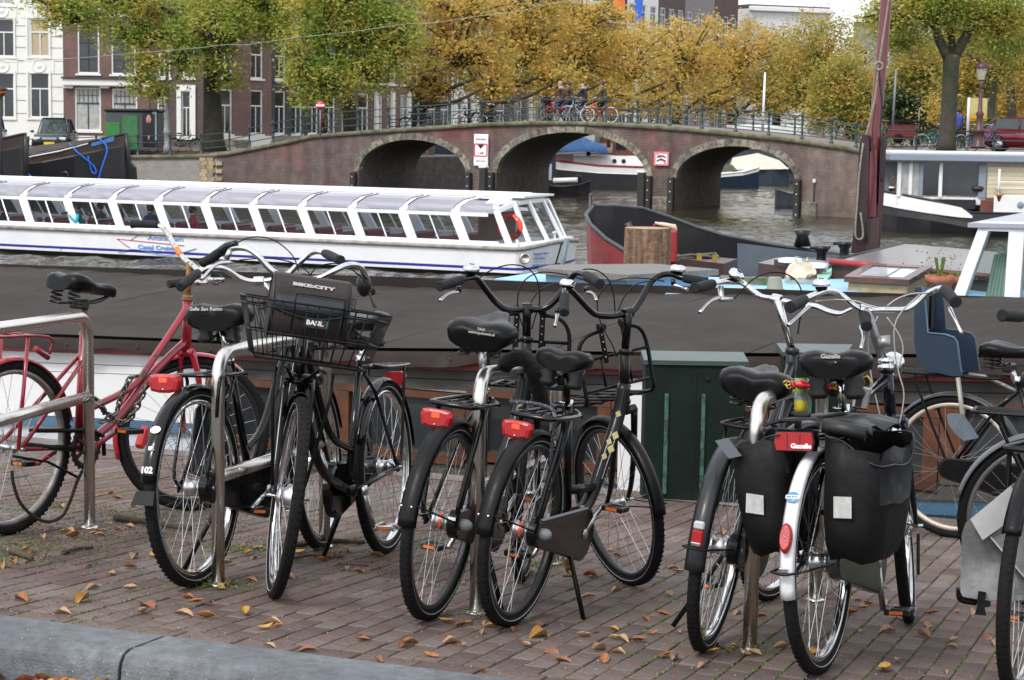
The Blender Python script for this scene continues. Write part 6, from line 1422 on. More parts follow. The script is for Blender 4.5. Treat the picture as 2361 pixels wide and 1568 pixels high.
# ---------------- bicycle rack hoops ----------------
def hoop(label, near, far_, ytop_n, ytop_f, ybar_n, r=.0245, hide=0):
    a, b = G(*near), G(*far_); t = thing('bike_rack', label, 'bike rack', a.copy(), 'steel bicycle rack hoops on the pavement')
    d = (b-a); L_h = math.hypot(d.x, d.y); d2 = Vector((d.x, d.y, 0)).normalized()
    za = WY(ytop_n[0], ytop_n[1], a.y).z-a.z; zb = WY(ytop_f[0], ytop_f[1], b.y).z-a.z; zm = WY(ybar_n[0], ybar_n[1], a.y).z-a.z
    b0 = b-a; cr_ = .11; P = []
    A_top = Vector((0, 0, za)); B_top = Vector((b0.x, b0.y, zb)); h = (B_top-A_top).normalized()
    P += [Vector((0, 0, -.05)), A_top-Vector((0, 0, cr_))]
    for k in range(1, 7): q = k/6*PI/2; P.append(A_top+Vector((0, 0, -cr_))+h*(cr_*(1-math.cos(q)))+Vector((0, 0, cr_*math.sin(q))))
    e = [B_top+Vector((0, 0, -cr_))-h*(cr_*(1-math.cos(k/6*PI/2)))+Vector((0, 0, cr_*math.sin(k/6*PI/2))) for k in range(6, 0, -1)]
    P += e+[B_top-Vector((0, 0, cr_)), Vector((b0.x, b0.y, b0.z-.05))]
    obj('hoop', MB().tube(P, r, 16), STEEL, t)
    obj('crossbar', MB().tube([Vector((0, 0, zm)), Vector((b0.x, b0.y, zm+(zb-za)*.9))], r, 14), STEEL, t)
    for q in (Vector((0, 0, 0)), Vector((b0.x, b0.y, b0.z))): obj('base_collar', MB().lathe([(r, 0), (r+.012, .001), (r+.012, .008), (r, .012)], 16, 0, MT(q)), STEEL, t)
    return t
# ---------------- bicycles ----------------
ARC = lambda c, r, a0, a1, n, y=0: [Vector((c[0]+r*math.cos(a), y, c[1]+r*math.sin(a))) for a in [a0+(a1-a0)*i/n for i in range(n+1)]]
def wheel(name, par, c, R=.35, rim=ALU, tw=.021, stripe=True, spokes=32, tyre=RUBBER, hub='gear', hubm=ALU, rt=.305, shaper=None):
    T = MT(c) @ MR(PI/2, 4, 'X')
    rr = R-2*tw
    mb = MB(); mb.lathe([(rr-.014, -.008), (rr-.010, -.0135), (rr+.008, -.0135), (rr+.004, 0), (rr+.008, .0135), (rr-.010, .0135), (rr-.014, .008)], 56, 0, T, True, True)
    w = obj(name, mb, rim, par)
    pr = [(R-tw+math.cos(a)*tw*1.05, math.sin(a)*tw) for a in [2*PI*k/12 for k in range(12)]]
    ty = obj('tyre', MB().lathe(pr, 64, 0, T, True, True), tyre, w)
    if stripe:
        mb = MB()
        for s_ in (-1, 1): mb.lathe([(rr+.014, s_*.0185), (rr+.0175, s_*.0212), (rr+.019, s_*.0212), (rr+.0175, s_*.019)], 56, 0, T, True, True)
        obj('reflective_band', mb, pm('reflex_band', (.32, .32, .31), .4), ty)
    # tread blocks
    mb = MB(); nb_ = 88
    for k in range(nb_):
        a = 2*PI*k/nb_
        for s_ in (-1, 1):
            ca, sa = math.cos(a+.015*s_), math.sin(a+.015*s_); q = Vector((c[0]+(R-.0012)*ca, c[1]+s_*tw*.42, c[2]+(R-.0012)*sa))
            mb.box((0, 0, 0), (.012, .011, .0022), 0, MT(q) @ MR(-a+PI/2, 4, 'Y') @ MR(.35*s_, 4, 'Z'))
    tag(obj('tread', mb, tyre, ty), kind='stuff')
    prof = {'gear': [(0, -.055), (.006, -.055), (.006, -.045), (.018, -.04), (.03, -.03), (.033, -.028), (.033, -.02), (.028, -.018), (.028, .018), (.033, .02), (.033, .028), (.02, .035), (.012, .045), (.006, .05), (0, .055)],
            'slim': [(0, -.05), (.005, -.05), (.007, -.038), (.02, -.032), (.02, -.028), (.011, -.02), (.011, .02), (.02, .028), (.02, .032), (.007, .038), (0, .05)],
            'drum': [(0, -.055), (.007, -.05), (.045, -.035), (.047, -.03), (.047, .0), (.035, .006), (.035, .025), (.04, .027), (.04, .032), (.01, .04), (0, .055)]}[hub]
    obj('hub', MB().lathe(prof, 18, 0, T), hubm, w)
    obj('axle_nut', MB().tube([(c[0], c[1]-.075, c[2]), (c[0], c[1]+.075, c[2])], .007, 6), CHROME, w)
    mb = MB(); hr_ = .03 if hub != 'slim' else .018
    for k in range(spokes):
        a = 2*PI*k/spokes; s_ = 1 if k % 2 else -1; tw_ = (1 if (k//2) % 2 else -1)*1.15
        p0 = (c[0]+hr_*math.cos(a+tw_), c[1]+s_*.028, c[2]+hr_*math.sin(a+tw_)); p1 = (c[0]+(rr-.012)*math.cos(a), c[1]+s_*.003, c[2]+(rr-.012)*math.sin(a))
        mb.tube([p0, p1], .0011, 3, cap=False)
    tag(obj('spokes', mb, SPOKE, w), kind='stuff')
    return w
def mudguard(par, c, a0, a1, mat, R=.35, w=.029, name='mudguard', flap=None, gap=.016):
    n = 26; R0 = R+gap; rings = []
    for i in range(n+1):
        a = a0+(a1-a0)*i/n; ca, sa = math.cos(a), math.sin(a); r = []
        for t in (-1, -.6, 0, .6, 1): rr_ = R0-(.017*abs(t)**2); r.append((c[0]+rr_*ca, c[1]+t*w, c[2]+rr_*sa))
        for t in (.95, .55, 0, -.55, -.95): rr_ = R0-.0025-(.017*abs(t)**2); r.append((c[0]+rr_*ca, c[1]+t*(w-.002), c[2]+rr_*sa))
        rings.append(r)
    return obj(name, MB().loft(rings, 0, True), mat, par)
def saddle_mesh(style='comfort'):
    """nose to +x, top near z=0"""
    if style == 'wide': S = [(-.135, .06, -.012, .05), (-.13, .098, .004, .062), (-.10, .118, .016, .070), (-.05, .118, .014, .066), (0, .085, .004, .052), (.05, .052, .0, .045), (.10, .034, .002, .042), (.13, .026, -.004, .04), (.142, .012, -.018, .02)]
    else: S = [(-.138, .05, -.008, .04), (-.132, .082, .006, .052), (-.10, .10, .016, .058), (-.05, .095, .010, .054), (0, .066, .0, .044), (.05, .04, -.002, .04), (.10, .028, .002, .04), (.135, .021, -.004, .036), (.146, .01, -.018, .018)]
    rings = []
    for x, hw, zt, dp in S:
        r = []
        for k in range(16):
            a = 2*PI*k/16; c, s = math.cos(a), math.sin(a)
            y = hw*(abs(c)**.7)*(1 if c > 0 else -1)
            z = zt-dp*.42+(dp*.42*(abs(s)**.8) if s > 0 else -dp*.58*(abs(s)**.55))
            if s > .2: z -= .010*math.exp(-(y/(hw*.28+1e-6))**2)*(1 if x < .04 else .3)
            r.append((x, y, z))
        rings.append(r)
    # refine along x
    out = []
    for k in range(16):
        col = cr([r[k] for r in rings], 3); out.append(col)
    R = [[out[k][i] for k in range(16)] for i in range(len(out[0]))]
    return MB().loft(R, 0, True)
SADD = pm('saddle_leather', (.004, .004, .0045), .3, 0, .15, 30, bump=.15, bsc=400, rvar=.06, spec=.16); SPRG = pm('saddle_spring', (.008, .008, .008), .4)
def add_saddle(root, pos, style='comfort', yaw=0, pitch=0, spring='bellow', text=None, roll=0, side=None, under=None, sc_=1.0):
    M = MT(pos) @ MR(yaw, 4, 'Z') @ MR(pitch, 4, 'Y') @ MR(roll, 4, 'X') @ Matrix.Scale(sc_, 4)
    s = obj('saddle', saddle_mesh(style), SADD, root); s.matrix_local = M @ Matrix.Diagonal((1.08, 1.06, 1.3, 1))
    for sy in (-1, 1):
        if spring == 'bellow':
            pr = [(0, -.095)]+[(.022+.008*(k % 2), -.095+.012*k) for k in range(6)]+[(0, -.03)]
            obj('spring', MB().lathe(pr, 14, 0, MT((-.085, sy*.05, 0))), SPRG, s)
        else:
            h = [(-.095+.022*math.cos(a), sy*.052+.022*math.sin(a), -.085+.055*a/(2*PI*4)) for a in [2*PI*4*k/48 for k in range(49)]]
            obj('spring', MB().tube(h, .0035, 5), SPRG, s)
    obj('rail', MB().tube(cr([(-.09, -.045, -.085), (-.02, -.03, -.075), (.06, -.02, -.06), (.12, 0, -.035), (.06, .02, -.06), (-.02, .03, -.075), (-.09, .045, -.085)], 3), .004, 6), SPRG, s)
    obj('clamp', MB().box((-.02, 0, -.08), (.045, .075, .03), bev=.006), SPRG, s)
    if text: 
        for i, (tx, sz, dz, dy) in enumerate(text): place_text('saddle_text', tx, sz, MT((-.1395+.004*i, dy, dz)) @ MR(-PI/2, 4, 'Z') @ MR(R_(68), 4, 'X'), pm('print_grey', (.28, .28, .26), .5), s, .0004, 1.3)
    if side: obj('side_trim', side, pm('saddle_trim', (.06, .06, .062), .45), s)
    return s
def stays(par, pts, r=.0035, mat=BLACKM, name='stay'): return obj(name, MB().tube(pts, r, 6), mat, par)
def pedal(par, c, rz=0, mat=PLASTIC, metal=False, tilt=0):
    M = MT(c) @ MR(rz, 4, 'Z') @ MR(tilt, 4, 'Y')
    mb = MB(); L2, W2 = .048, .034
    fr_m = CHROME if metal else mat
    for s_ in (-1, 1):
        mb.box((0, s_*W2, 0), (2*L2, .016, .022), 0, M, bev=.004) if not metal else mb.tube([(-L2, s_*W2, .01), (L2, s_*W2, .01), (L2, s_*W2, -.01), (-L2, s_*W2, -.01)], .004, 6, 0, M, close=True)
        mb.box((s_*L2*.9, 0, 0), (.012, 2*W2, .018), 0, M, bev=.003)
    mb.tube([(0, -W2*1.3, 0), (0, W2*1.3, 0)], .009, 8, 0, M)
    p = obj('pedal', mb, fr_m, par)
    obj('pedal_reflector', MB().box((L2+.001, 0, 0), (.004, .045, .011), 0, M).box((-L2-.001, 0, 0), (.004, .045, .011), 0, M), ORANGE, p); return p
def grip_on(hb_, pts, mat, r=.0165, rings=6):
    P = [Vector(p) for p in pts]; Q = cr(P, 4); n = len(Q)
    return obj('grip', MB().tube(Q, [r*(1.12 if i in (0,) else 1.0+.10*math.sin(i*PI/(n-1))-.0*(i == n-1)) for i in range(n)], 12), mat, hb_)
GRIPM = pm('grip_rubber', (.014, .015, .017), .62, 0, .2, 40, bump=.8, bsc=250, spec=.25)
def bell(par, c, M=None, r=.03, nrm=(0, 0, 1)):
    q = Vector(nrm).to_track_quat('Z', 'Y').to_matrix().to_4x4(); T = MT(c) @ q
    b = obj('bell', MB().lathe([(r*.98, 0), (r, .004), (r*.98, .014), (r*.85, .021), (r*.5, .025), (0, .026)], 22, 0, T), CHROME, par)
    obj('bell_base', MB().lathe([(0, -.014), (r*.6, -.014), (r*.7, -.004), (r*.9, -.002)], 16, 0, T), BLACKM, b); obj('bell_cap', MB().lathe([(r*.34, .0255), (r*.3, .028), (0, .028)], 12, 0, T), BLACKM, b); return b
def lever(par, base, tip, mid=None, r=.006, mat=ALU):
    b, t_ = Vector(base), Vector(tip); m = Vector(mid) if mid is not None else (b+t_)/2+Vector((0, 0, .012))
    return obj('brake_lever', MB().tube(cr([b, m, t_], 5), [r*1.3, r*1.4, r*1.3, r*1.2, r*1.1, r, r, r*.95, r*1.0, r*1.15, r*1.2], 8), mat, par)
class Bike:
    def __init__(s, label, rc, fc, R=.35, lean=0., paint=BLACK, group=None, cat='bicycle', wheelR=.35):
        a, b = G(*rc), G(*fc); s.a, s.b = a, b; s.sc = R/.35
        X = (b-a).normalized(); up = Vector((0, 0, 1)); Yv = up.cross(X).normalized(); Z = X.cross(Yv).normalized()
        Lm = MR(lean, 3, X); Yv = Lm @ Yv; Z = Lm @ Z
        M = Matrix(((X.x, Yv.x, Z.x, a.x), (X.y, Yv.y, Z.y, a.y), (X.z, Yv.z, Z.z, a.z), (0, 0, 0, 1))) @ Matrix.Scale(s.sc, 4)
        s.M = M; s.Mi = M.inverted(); s.root = thing('bicycle', label, cat, M, group); s.WB = (b-a).length/s.sc; s.paint = paint; s.R = .35
        s.px, s.py, s.Xw, s.n = X, Yv, X, Yv
        s.hx = s.WB-.06; s.tan = .38     # steering axis x at axle height, slope
        s.sax = lambda z: s.hx-s.tan*(z-.35)
        s.steerM = Matrix.Identity(4)
    def L(s, x, y, off=0):
        """picture direction met with the bike's own plane shifted sideways by off (metres)"""
        return s.Mi @ WP(x, y, s.a+s.n*off, s.n)
    def at(s, x, y, Y): return s.Mi @ WY(x, y, Y)
    def steer(s, ang):
        p = Vector((s.sax(.35), 0, .35)); ax = (Vector((s.sax(1.0), 0, 1.0))-p).normalized()
        s.steerM = MT(p) @ MR(ang, 4, ax) @ MT(-p)
    def st(s, o): o.matrix_local = s.steerM; return o
    def front(s, rim=ALU, fork=None, hub='slim', mg=(R_(20), R_(150)), mgm=None, stripe=True, guard=True, crown=.76, tw=.021, spokes=32, hubm=ALU, mg_stay=True, forkr=.012, disc=False):
        c = (s.WB, 0, .35); fm = fork or s.paint
        w = s.st(wheel('front_wheel', s.root, c, .35, rim, tw, stripe, spokes, hub=hub, hubm=hubm))
        zc = crown; xc_ = s.sax(zc); mb = MB()
        for sy in (-1, 1): mb.tube(cr([(xc_, sy*.045, zc), (s.sax(.58)+.004, sy*.047, .58), (s.sax(.42)+.022, sy*.049, .43), (s.WB, sy*.05, .35)], 4), [forkr*1.25]+[lerp(forkr*1.2, forkr*.75, k/12) for k in range(1, 13)], 10)
        mb.tube([(xc_, -.05, zc), (xc_, .05, zc)], forkr*1.5, 10); mb.tube([(xc_, 0, zc-.01), (s.sax(zc+.05), 0, zc+.05)], .02, 12)
        s.fork = s.st(obj('fork', mb, fm, s.root))
        if guard:
            m = s.st(mudguard(s.root, c, mg[0], mg[1], mgm or s.paint))
            if mg_stay:
                a = mg[1]-.12; 
                for sy in (-1, 1): obj('stay', MB().tube([(s.WB, sy*.055, .35), (s.WB+.362*math.cos(a), sy*.03, .35+.362*math.sin(a))], .003, 5), BLACKM, m)
            s.fguard = m
        return w
    def rear(s, rim=ALU, hub='gear', mg=(R_(35), R_(205)), mgm=None, stripe=True, guard=True, tw=.021, spokes=36, hubm=ALU, w=.029):
        c = (0, 0, .35); s.rw = wheel('rear_wheel', s.root, c, .35, rim, tw, stripe, spokes, hub=hub, hubm=hubm)
        if guard: s.rguard = mudguard(s.root, c, mg[0], mg[1], mgm or s.paint, w=w)
    def frame_(s, style, bb=(.47, .30), seat=(.285, .80), hz=(.72, .90), r=.017, down=None, top=None, paint=None, wrap=None):
        pt = paint or s.paint; mb = MB(); H0 = (s.sax(hz[0]), 0, hz[0]); H1 = (s.sax(hz[1]), 0, hz[1]); B = (bb[0], 0, bb[1]); S = (seat[0], 0, seat[1]); s.bb = bb; s.seat = seat; s.hz = hz
        mb.tube([B, S], .0155, 12)
        mb.tube([H0, H1], .021, 14); mb.lathe([(.021, -.01), (.025, -.008), (.025, .008), (.021, .01)], 14, 0, MT(H0)); mb.lathe([(.021, -.01), (.026, -.008), (.026, .01), (.018, .014)], 14, 0, MT(H1))
        mb.tube([(bb[0], -.035, bb[1]), (bb[0], .035, bb[1])], .022, 12)
        ml = lambda a, b, t: tuple(lerp(a[i], b[i], t) for i in range(3))
        if style == 'step':       # two low swept tubes
            mb.tube(cr([ml(H0, H1, .15), (H0[0]-.10, 0, H0[2]-.17), (H0[0]-.24, 0, .40), B], 6), r*1.05, 12)
            mb.tube(cr([ml(H0, H1, .75), (H1[0]-.10, 0, H1[2]-.20), (H1[0]-.26, 0, .53), ml(B, S, .30)], 6), r*.85, 12)
        elif style == 'single':   # one fat curved tube
            mb.tube(cr([ml(H0, H1, .35), (H0[0]-.06, 0, H0[2]-.08), (H0[0]-.17, 0, .52), (H0[0]-.26, 0, .40), (bb[0]+.04, 0, bb[1]+.03), B], 6), r*1.55, 14)
            mb.tube([ml(B, S, .32), (H0[0]-.22, 0, .45)], r*1.0, 10)
        elif style == 'straight':
            mb.tube([ml(H0, H1, .1), B], r*1.05, 12); mb.tube([ml(H0, H1, .8), ml(B, S, .42)], r*.9, 12)
        elif style == 'diamond':
            mb.tube([ml(H0, H1, .1), B], r*1.05, 12); mb.tube([ml(H0, H1, .85), ml(B, S, .96)], r*.9, 12)
        for sy in (-1, 1):
            mb.tube([(0, sy*.055, .35), (bb[0]*.45, sy*.045, lerp(.35, bb[1], .45)), (bb[0]-.03, sy*.025, bb[1])], .0095, 8)
            mb.tube([(0, sy*.055, .35), (seat[0]*.75, sy*.035, lerp(.35, seat[1], .70)), (seat[0]+.006, sy*.018, seat[1]-.06)], .0075, 8)
            mb.box((0, sy*.058, .35), (.04, .006, .04), bev=.003)
        s.frame = obj('frame', mb, pt, s.root); return s.frame
    def post(s, z=.965, mat=CHROME, r=.0125, collar=True):
        x1 = s.seat[0]-(z-s.seat[1])*.36; s.sp = (x1, 0, z)
        p = obj('seat_post', MB().tube([(s.seat[0], 0, s.seat[1]-.02), (x1, 0, z-.06)], r, 12), mat, s.root)
        if collar: obj('seat_clamp', MB().lathe([(.019, -.012), (.019, .012), (r, .014)], 14, 0, MT((s.seat[0], 0, s.seat[1]))).tube([(s.seat[0]-.03, 0, s.seat[1]), (s.seat[0]-.03, .03, s.seat[1])], .005, 6), CHROME, p)
        return p
    def stem(s, z1, mat=CHROME, r=.0125, ext=.05, head=True):
        x0, x1 = s.sax(s.hz[1]), s.sax(z1)
        mb = MB(); mb.tube([(x0, 0, s.hz[1]), (x1, 0, z1-.02), (x1+ext*.5, 0, z1), (x1+ext, 0, z1)], [r, r, r*1.1, r*1.3], 12)
        s.stm = s.st(obj('stem', mb, mat, s.root)); s.hc = Vector((x1+ext, 0, z1)); s.sr = r; return s.stm
    def bar(s, pts, mat=CHROME, r=.0112, grips=(4, 4), gm=GRIPM, local=False, gr=.0165, gn=None):
        """pts: (x, y, Y) picture positions with distance, left end to right end"""
        P = [s.at(*p) for p in pts]; s.bp = P
        Q = cr(P, 5); hb_ = obj('handlebar', MB().tube(Q, r, 12), mat, s.root); s.hb = hb_
        n = len(Q); gl, grr = grips
        obj('grip', grip_mesh(Q[:gl+1], gr), gm, hb_); obj('grip', grip_mesh(list(reversed(Q[n-grr-1:])), gr), gm, hb_)
        c = P[s.ci if hasattr(s, 'ci') else len(P)//2]
        h = s.steerM @ Vector((s.sax(s.hz[1]), 0, s.hz[1])); c0 = s.steerM.inverted() @ c; r_ = s.sr; old = s.stm; me = MB().tube([s.steerM.inverted() @ h, lerp(s.steerM.inverted() @ h, c0, .85)+Vector((-.012, 0, .01)), c0], [r_, r_*1.05, r_*1.35], 12).mesh('stem', old.data.materials[0]); old.data = me
        obj('bar_clamp', MB().lathe([(r*1.7, -.02), (r*1.8, 0), (r*1.7, .02)], 12, 0, MT(c) @ (P[len(P)//2+1]-P[len(P)//2-1]).to_track_quat('Z', 'X').to_matrix().to_4x4()), mat, hb_); return hb_
    def chaincase(s, z0=.0, full=True, mat=BLACK, sy=-.052, disc=None):
        x1, z1 = s.bb; r0, r1 = .052, .105; a = math.atan2(z1-.35, x1); poly = []
        for k in range(15): q = a+PI/2+(PI)*k/14; poly.append((r0*math.cos(q), .35+r0*math.sin(q)))
        for k in range(15): q = a-PI/2+(PI)*k/14; poly.append((x1+r1*math.cos(q), z1+r1*math.sin(q)))
        mb = MB(); y0, y1 = sy-.02, sy+.02; ins = [(lerp(p[0], x1*.5, .05), lerp(p[1], .32, .08)) for p in poly]
        n = len(poly); vs = [(p[0], y0, p[1]) for p in ins]+[(p[0], y0+.006, p[1]) for p in poly]+[(p[0], y1-.006, p[1]) for p in poly]+[(p[0], y1, p[1]) for p in ins]
        mb.loft([vs[i*n:(i+1)*n] for i in range(4)], 0, False); return obj('chain_case', mb, mat, s.root)
    def cranks(s, ang, mat=ALU, metal=False, pedrz=0, ped=PLASTIC, w=.075):
        for sy, a in ((-1, ang), (1, ang+PI)):
            e = Vector((s.bb[0]+.17*math.cos(a), sy*w, s.bb[1]+.17*math.sin(a)))
            c = obj('crank', MB().tube([(s.bb[0], sy*(w-.012), s.bb[1]), tuple(e)], [.013, .010], 8).lathe([(0, -.01), (.02, -.01), (.02, .01), (0, .01)], 12, 0, MT((s.bb[0], sy*(w-.008), s.bb[1])) @ RXZ), mat, s.root)
            pedal(c, (e.x, e.y+sy*.055, e.z), pedrz, ped, metal)
    def carrier(s, z=.775, x0=-.27, x1=.22, w=.07, r=.0055, mat=BLACKM, legs=True, bars=3, tail=None, wide=True):
        mb = MB(); mb.tube(cr([(x1, -w*.5, z+.01), (x1-.07, -w, z), (x0+.04, -w, z), (x0, -w*.6, z), (x0, w*.6, z), (x0+.04, w, z), (x1-.07, w, z), (x1, w*.5, z+.01)], 4), r, 8)
        for k in range(bars): y = -w+2*w*(k+1)/(bars+1); mb.tube([(x0, y, z), (x1-.03, y, z)], r*.7, 6)
        for xx in (x0+.1, x0+.3): mb.tube([(xx, -w, z-.004), (xx, w, z-.004)], r*.8, 6)
        c = obj('carrier', mb, mat, s.root)
        for sy in (-1, 1): obj('carrier_leg', MB().tube(cr([(x0+.10, sy*w, z), (x0+.11, sy*w, z-.06), (-.03, sy*.065, .42), (0, sy*.062, .35)], 3), r, 8), mat, c)
        s.car = c; return c
    def tail(s, p, w=.062, h=.03, d=.03):
        t = MB(); pf = [(-w, .3*h), (-w*.9, h*.85), (-w*.5, h), (w*.5, h), (w*.9, h*.85), (w, .3*h), (w*.85, -h*.8), (w*.3, -h*1.0), (-w*.3, -h*1.0), (-w*.85, -h*.8)]
        R = [[(p[0]-d*k, p[1]+a*f, p[2]+b*f) for a, b in pf] for k, f in ((0, .97), (.7, 1.0), (1.0, .9), (1.12, .7))]
        o = obj('tail_light', MB().loft(R, 0, False), REDL, s.root)
        obj('led', MB().box((p[0]-d*1.14, p[1], p[2]+h*.35), (.004, w*.5, h*.5), bev=.002), pm('led_red', (.8, .05, .01), .2, emit=((1, .08, .03), .6)), o)
        obj('screw', MB().sphere((p[0]-d*1.12, p[1], p[2]-h*.6), .004, 8, 6), CHROME, o); return o
    def stand(s, x=.3, side=1, mat=BLACKM): obj('kickstand', MB().tube([(x, side*.04, .28), (x-.06, side*.17, .01)], .009, 8), mat, s.root)
    def cable(s, pts, mat=BLACKM, r=.0025, name='cable'): return obj(name, MB().tube(cr([s.at(*p) for p in pts], 8), r, 5), mat, s.root)
def grip_mesh(Q, r):
    n = len(Q); prof = [1.18]+[1.0+.13*abs(math.sin(PI*(k/(n-1))*1.0)) for k in range(1, n-1)]+[.9]
    mb = MB().tube(Q, [r*p for p in prof], 14)
    d = (Vector(Q[0])-Vector(Q[1])).normalized(); mb.tube([Vector(Q[0]), Vector(Q[0])+d*.004], [r*1.18, r*1.0], 14)
    return mb
# racks
hoop('steel rack hoop at the left edge with a chain lock round its post', (-105, 1330), (207, 1218), (-105, 772), (222, 728), (-105, 1000))
hoop('steel rack hoop between the numbered bicycle and the basket bicycle', (503, 1350), (748, 1262), (520, 812), (752, 772), (508, 1100))
hoop('steel rack hoop between the two black front-carrier bicycles', (1098, 1415), (1275, 1300), (1126, 862), (1262, 838), (1108, 1125))
hoop('steel rack hoop in front of the left saddle of the right-hand pair', (1728, 1505), (1880, 1385), (1756, 925), (1893, 880), (1738, 1180))
RPNT = pm('chipped_red_paint', (.25, .006, .018), .3, 0, .15, 20, col2=(.02, .018, .02), msc=22, mth=(.58, .62), coat=.4)
RPNT2 = pm('red_gloss', (.32, .008, .022), .25, 0, .15, 10, coat=.5, col2=(.25, .01, .02), msc=6, mth=(.6, .8)); RUST = pm('rust', (.22, .11, .04), .75, .3, .4, 30, col2=(.35, .2, .08), msc=18); CHRU = pm('rusty_chrome', (.6, .58, .55), .25, 1, .2, 30, col2=(.25, .12, .05), msc=26, mth=(.56, .64))
# ---- 1: old red bicycle at the left ----
b = Bike('old chipped red step-through bicycle chained to the left rack hoop', (12, 1234), (437, 1177), R=.37, lean=0, paint=RPNT)
L = b.L
b.hz = (.72, .9)
b.rear(rim=pm('rusty_rim', (.3, .28, .26), .5, .8, .3, 20), hub='slim', mgm=RPNT2, mg=(R_(15), R_(200)), stripe=False, spokes=28)
bbp, sl = L(180, 1030), L(194, 770); b.bb = (bbp.x, bbp.z); b.seat = (sl.x, sl.z)
h1, h0 = L(433, 690), L(429, 812)
mb = MB(); mb.tube([bbp, sl], .019, 12); mb.tube([h0, h1], .022, 12)
mb.tube(cr([L(432, 705), L(412, 740), L(353, 828), L(318, 879), L(281, 906), L(232, 930), L(192, 948)], 4), .0155, 12)
mb.tube(cr([L(427, 788), L(376, 836), L(331, 886), L(281, 952), L(232, 997), bbp], 4), .0175, 12)
mb.tube([(bbp.x, -.035, bbp.z), (bbp.x, .035, bbp.z)], .022, 12)
for sy in (-1, 1): mb.tube([(0, sy*.06, .35), (bbp.x-.02, sy*.03, bbp.z)], .010, 8); mb.tube([(0, sy*.06, .35), (sl.x-.0, sy*.02, sl.z-.09)], .009, 8)
b.frame = obj('frame', mb, RPNT, b.root)
obj('lug', MB().tube([h1-Vector((0, 0, .0)), h1+Vector((.0, 0, .018))], .024, 14).lathe([(.027, -.004), (.03, 0), (.027, .004)], 14, 0, MT(h1)), RUST, b.root)
stp = L(437, 603)
obj('stem', MB().tube([h1, stp], .0135, 12).tube([stp-Vector((0, 0, .03)), stp+Vector((.05, -.02, -.03))], .013, 10), RUST, b.root)
obj('seat_post', MB().tube([sl, L(197, 690)], .013, 12), RUST, b.root)
add_saddle(b.root, L(200, 655)+Vector((.0, 0, .015)), 'comfort', -.15, .12, 'coil', sc_=1.0)
for sy in (-1, 1):
    obj('saddle_post_nut', MB().sphere((b.seat[0], sy*.02, b.seat[1]), .008, 8, 6), RUST, b.root)
yc = (b.M @ h0).y
P = [b.at(*q) for q in ((304, 517, yc+.33), (335, 517, yc+.31), (367, 520, yc+.27), (385, 535, yc+.22), (402, 566, yc+.14), (424, 596, yc+.06), (447, 614, yc), (462, 630, yc-.07), (480, 640, yc-.16), (470, 652, yc-.24), (440, 650, yc-.30), (413, 652, yc-.33), (390, 655, yc-.36))]
Q = cr(P, 4); hb_ = obj('handlebar', MB().tube(Q, .0125, 12), CHRU, b.root)
obj('grip', grip_mesh(Q[:9], .0165), GRIPM, hb_); obj('grip', grip_mesh(list(reversed(Q[-9:])), .0165), GRIPM, hb_)
obj('orange_tape', MB().tube(Q[17:20], .0137, 12), pm('tape_orange', (.8, .17, .02), .5), hb_)
bell(hb_, b.at(474, 625, yc-.13), r=.03)
# front wheel turned square to the view
b.hx = h0.x+.13; b.WB = L(437, 1177).x
p0 = Vector((b.WB, 0, .35)); b.steerM = MT(p0) @ MR(R_(-38), 4, 'Z') @ MT(-p0)
w = b.st(wheel('front_wheel', b.root, (b.WB, 0, .35), .35, pm('black_rim', (.02, .02, .02), .4, .5), .021, False, 28, hub='slim'))
mb = MB()
for sy in (-1, 1): mb.tube(cr([(h0.x, sy*.03, h0.z+.01), (h0.x+.03, sy*.05, h0.z-.1), (b.WB-.03, sy*.052, .5), (b.WB, sy*.052, .35)], 4), [.016]+[lerp(.016, .010, k/12) for k in range(1, 13)], 10)
mb.tube([(h0.x, -.045, h0.z), (h0.x, .045, h0.z)], .018, 10); obj('fork', mb, RPNT2, b.root)
m = mudguard(b.root, (b.WB, 0, .35), R_(55), R_(200), RPNT2); b.st(m)
mb = MB(); zc = .795
mb.tube(cr([(-.24, -.06, zc), (-.20, -.075, zc), (.12, -.07, zc), (.14, -.06, zc-.07)], 4), .006, 8).tube(cr([(-.24, .06, zc), (-.20, .075, zc), (.12, .07, zc), (.14, .06, zc-.07)], 4), .006, 8)
for xx in (-.2, -.1, 0, .1): mb.tube([(xx, -.075, zc), (xx+.04, .075, zc)], .006, 6)
mb.tube([(.12, 0, zc-.05), (.2, 0, zc-.09)], .012, 6)
cr0 = obj('carrier', mb, RPNT, b.root)
for sy in (-1, 1): obj('carrier_leg', MB().tube([(.0, sy*.07, zc), (-.02, sy*.065, .35)], .008, 8), RPNT2, cr0)
obj('mudflap', MB().prism([(b.WB-.34, .40), (b.WB-.36, .38), (b.WB-.385, .32), (b.WB-.37, .30), (b.WB-.34, .33)], -.018, .018), pm('flap_red', (.5, .02, .02), .4), b.root)
tm = MB()
for k in range(22): a = 2*PI*k/22; tm.box((bbp.x+.088*math.cos(a), -.042, bbp.z+.088*math.sin(a)), (.012, .004, .012))
tm.lathe([(.065, -.003), (.088, -.003), (.088, .003), (.065, .003)], 28, 0, MT((bbp.x, -.042, bbp.z)) @ RXZ, close=True)
for k in range(5): a = 2*PI*k/5; tm.tube([(bbp.x, -.042, bbp.z), (bbp.x+.07*math.cos(a), -.042, bbp.z+.07*math.sin(a))], .008, 6)
obj('chainring', tm, pm('rusty_dark', (.04, .03, .025), .7, .4, .3, 30), b.root)
b.cranks(R_(25), RPNT, w=.085)
ch = [(30, 1010), (100, 1015), (175, 1010), (183, 990)]
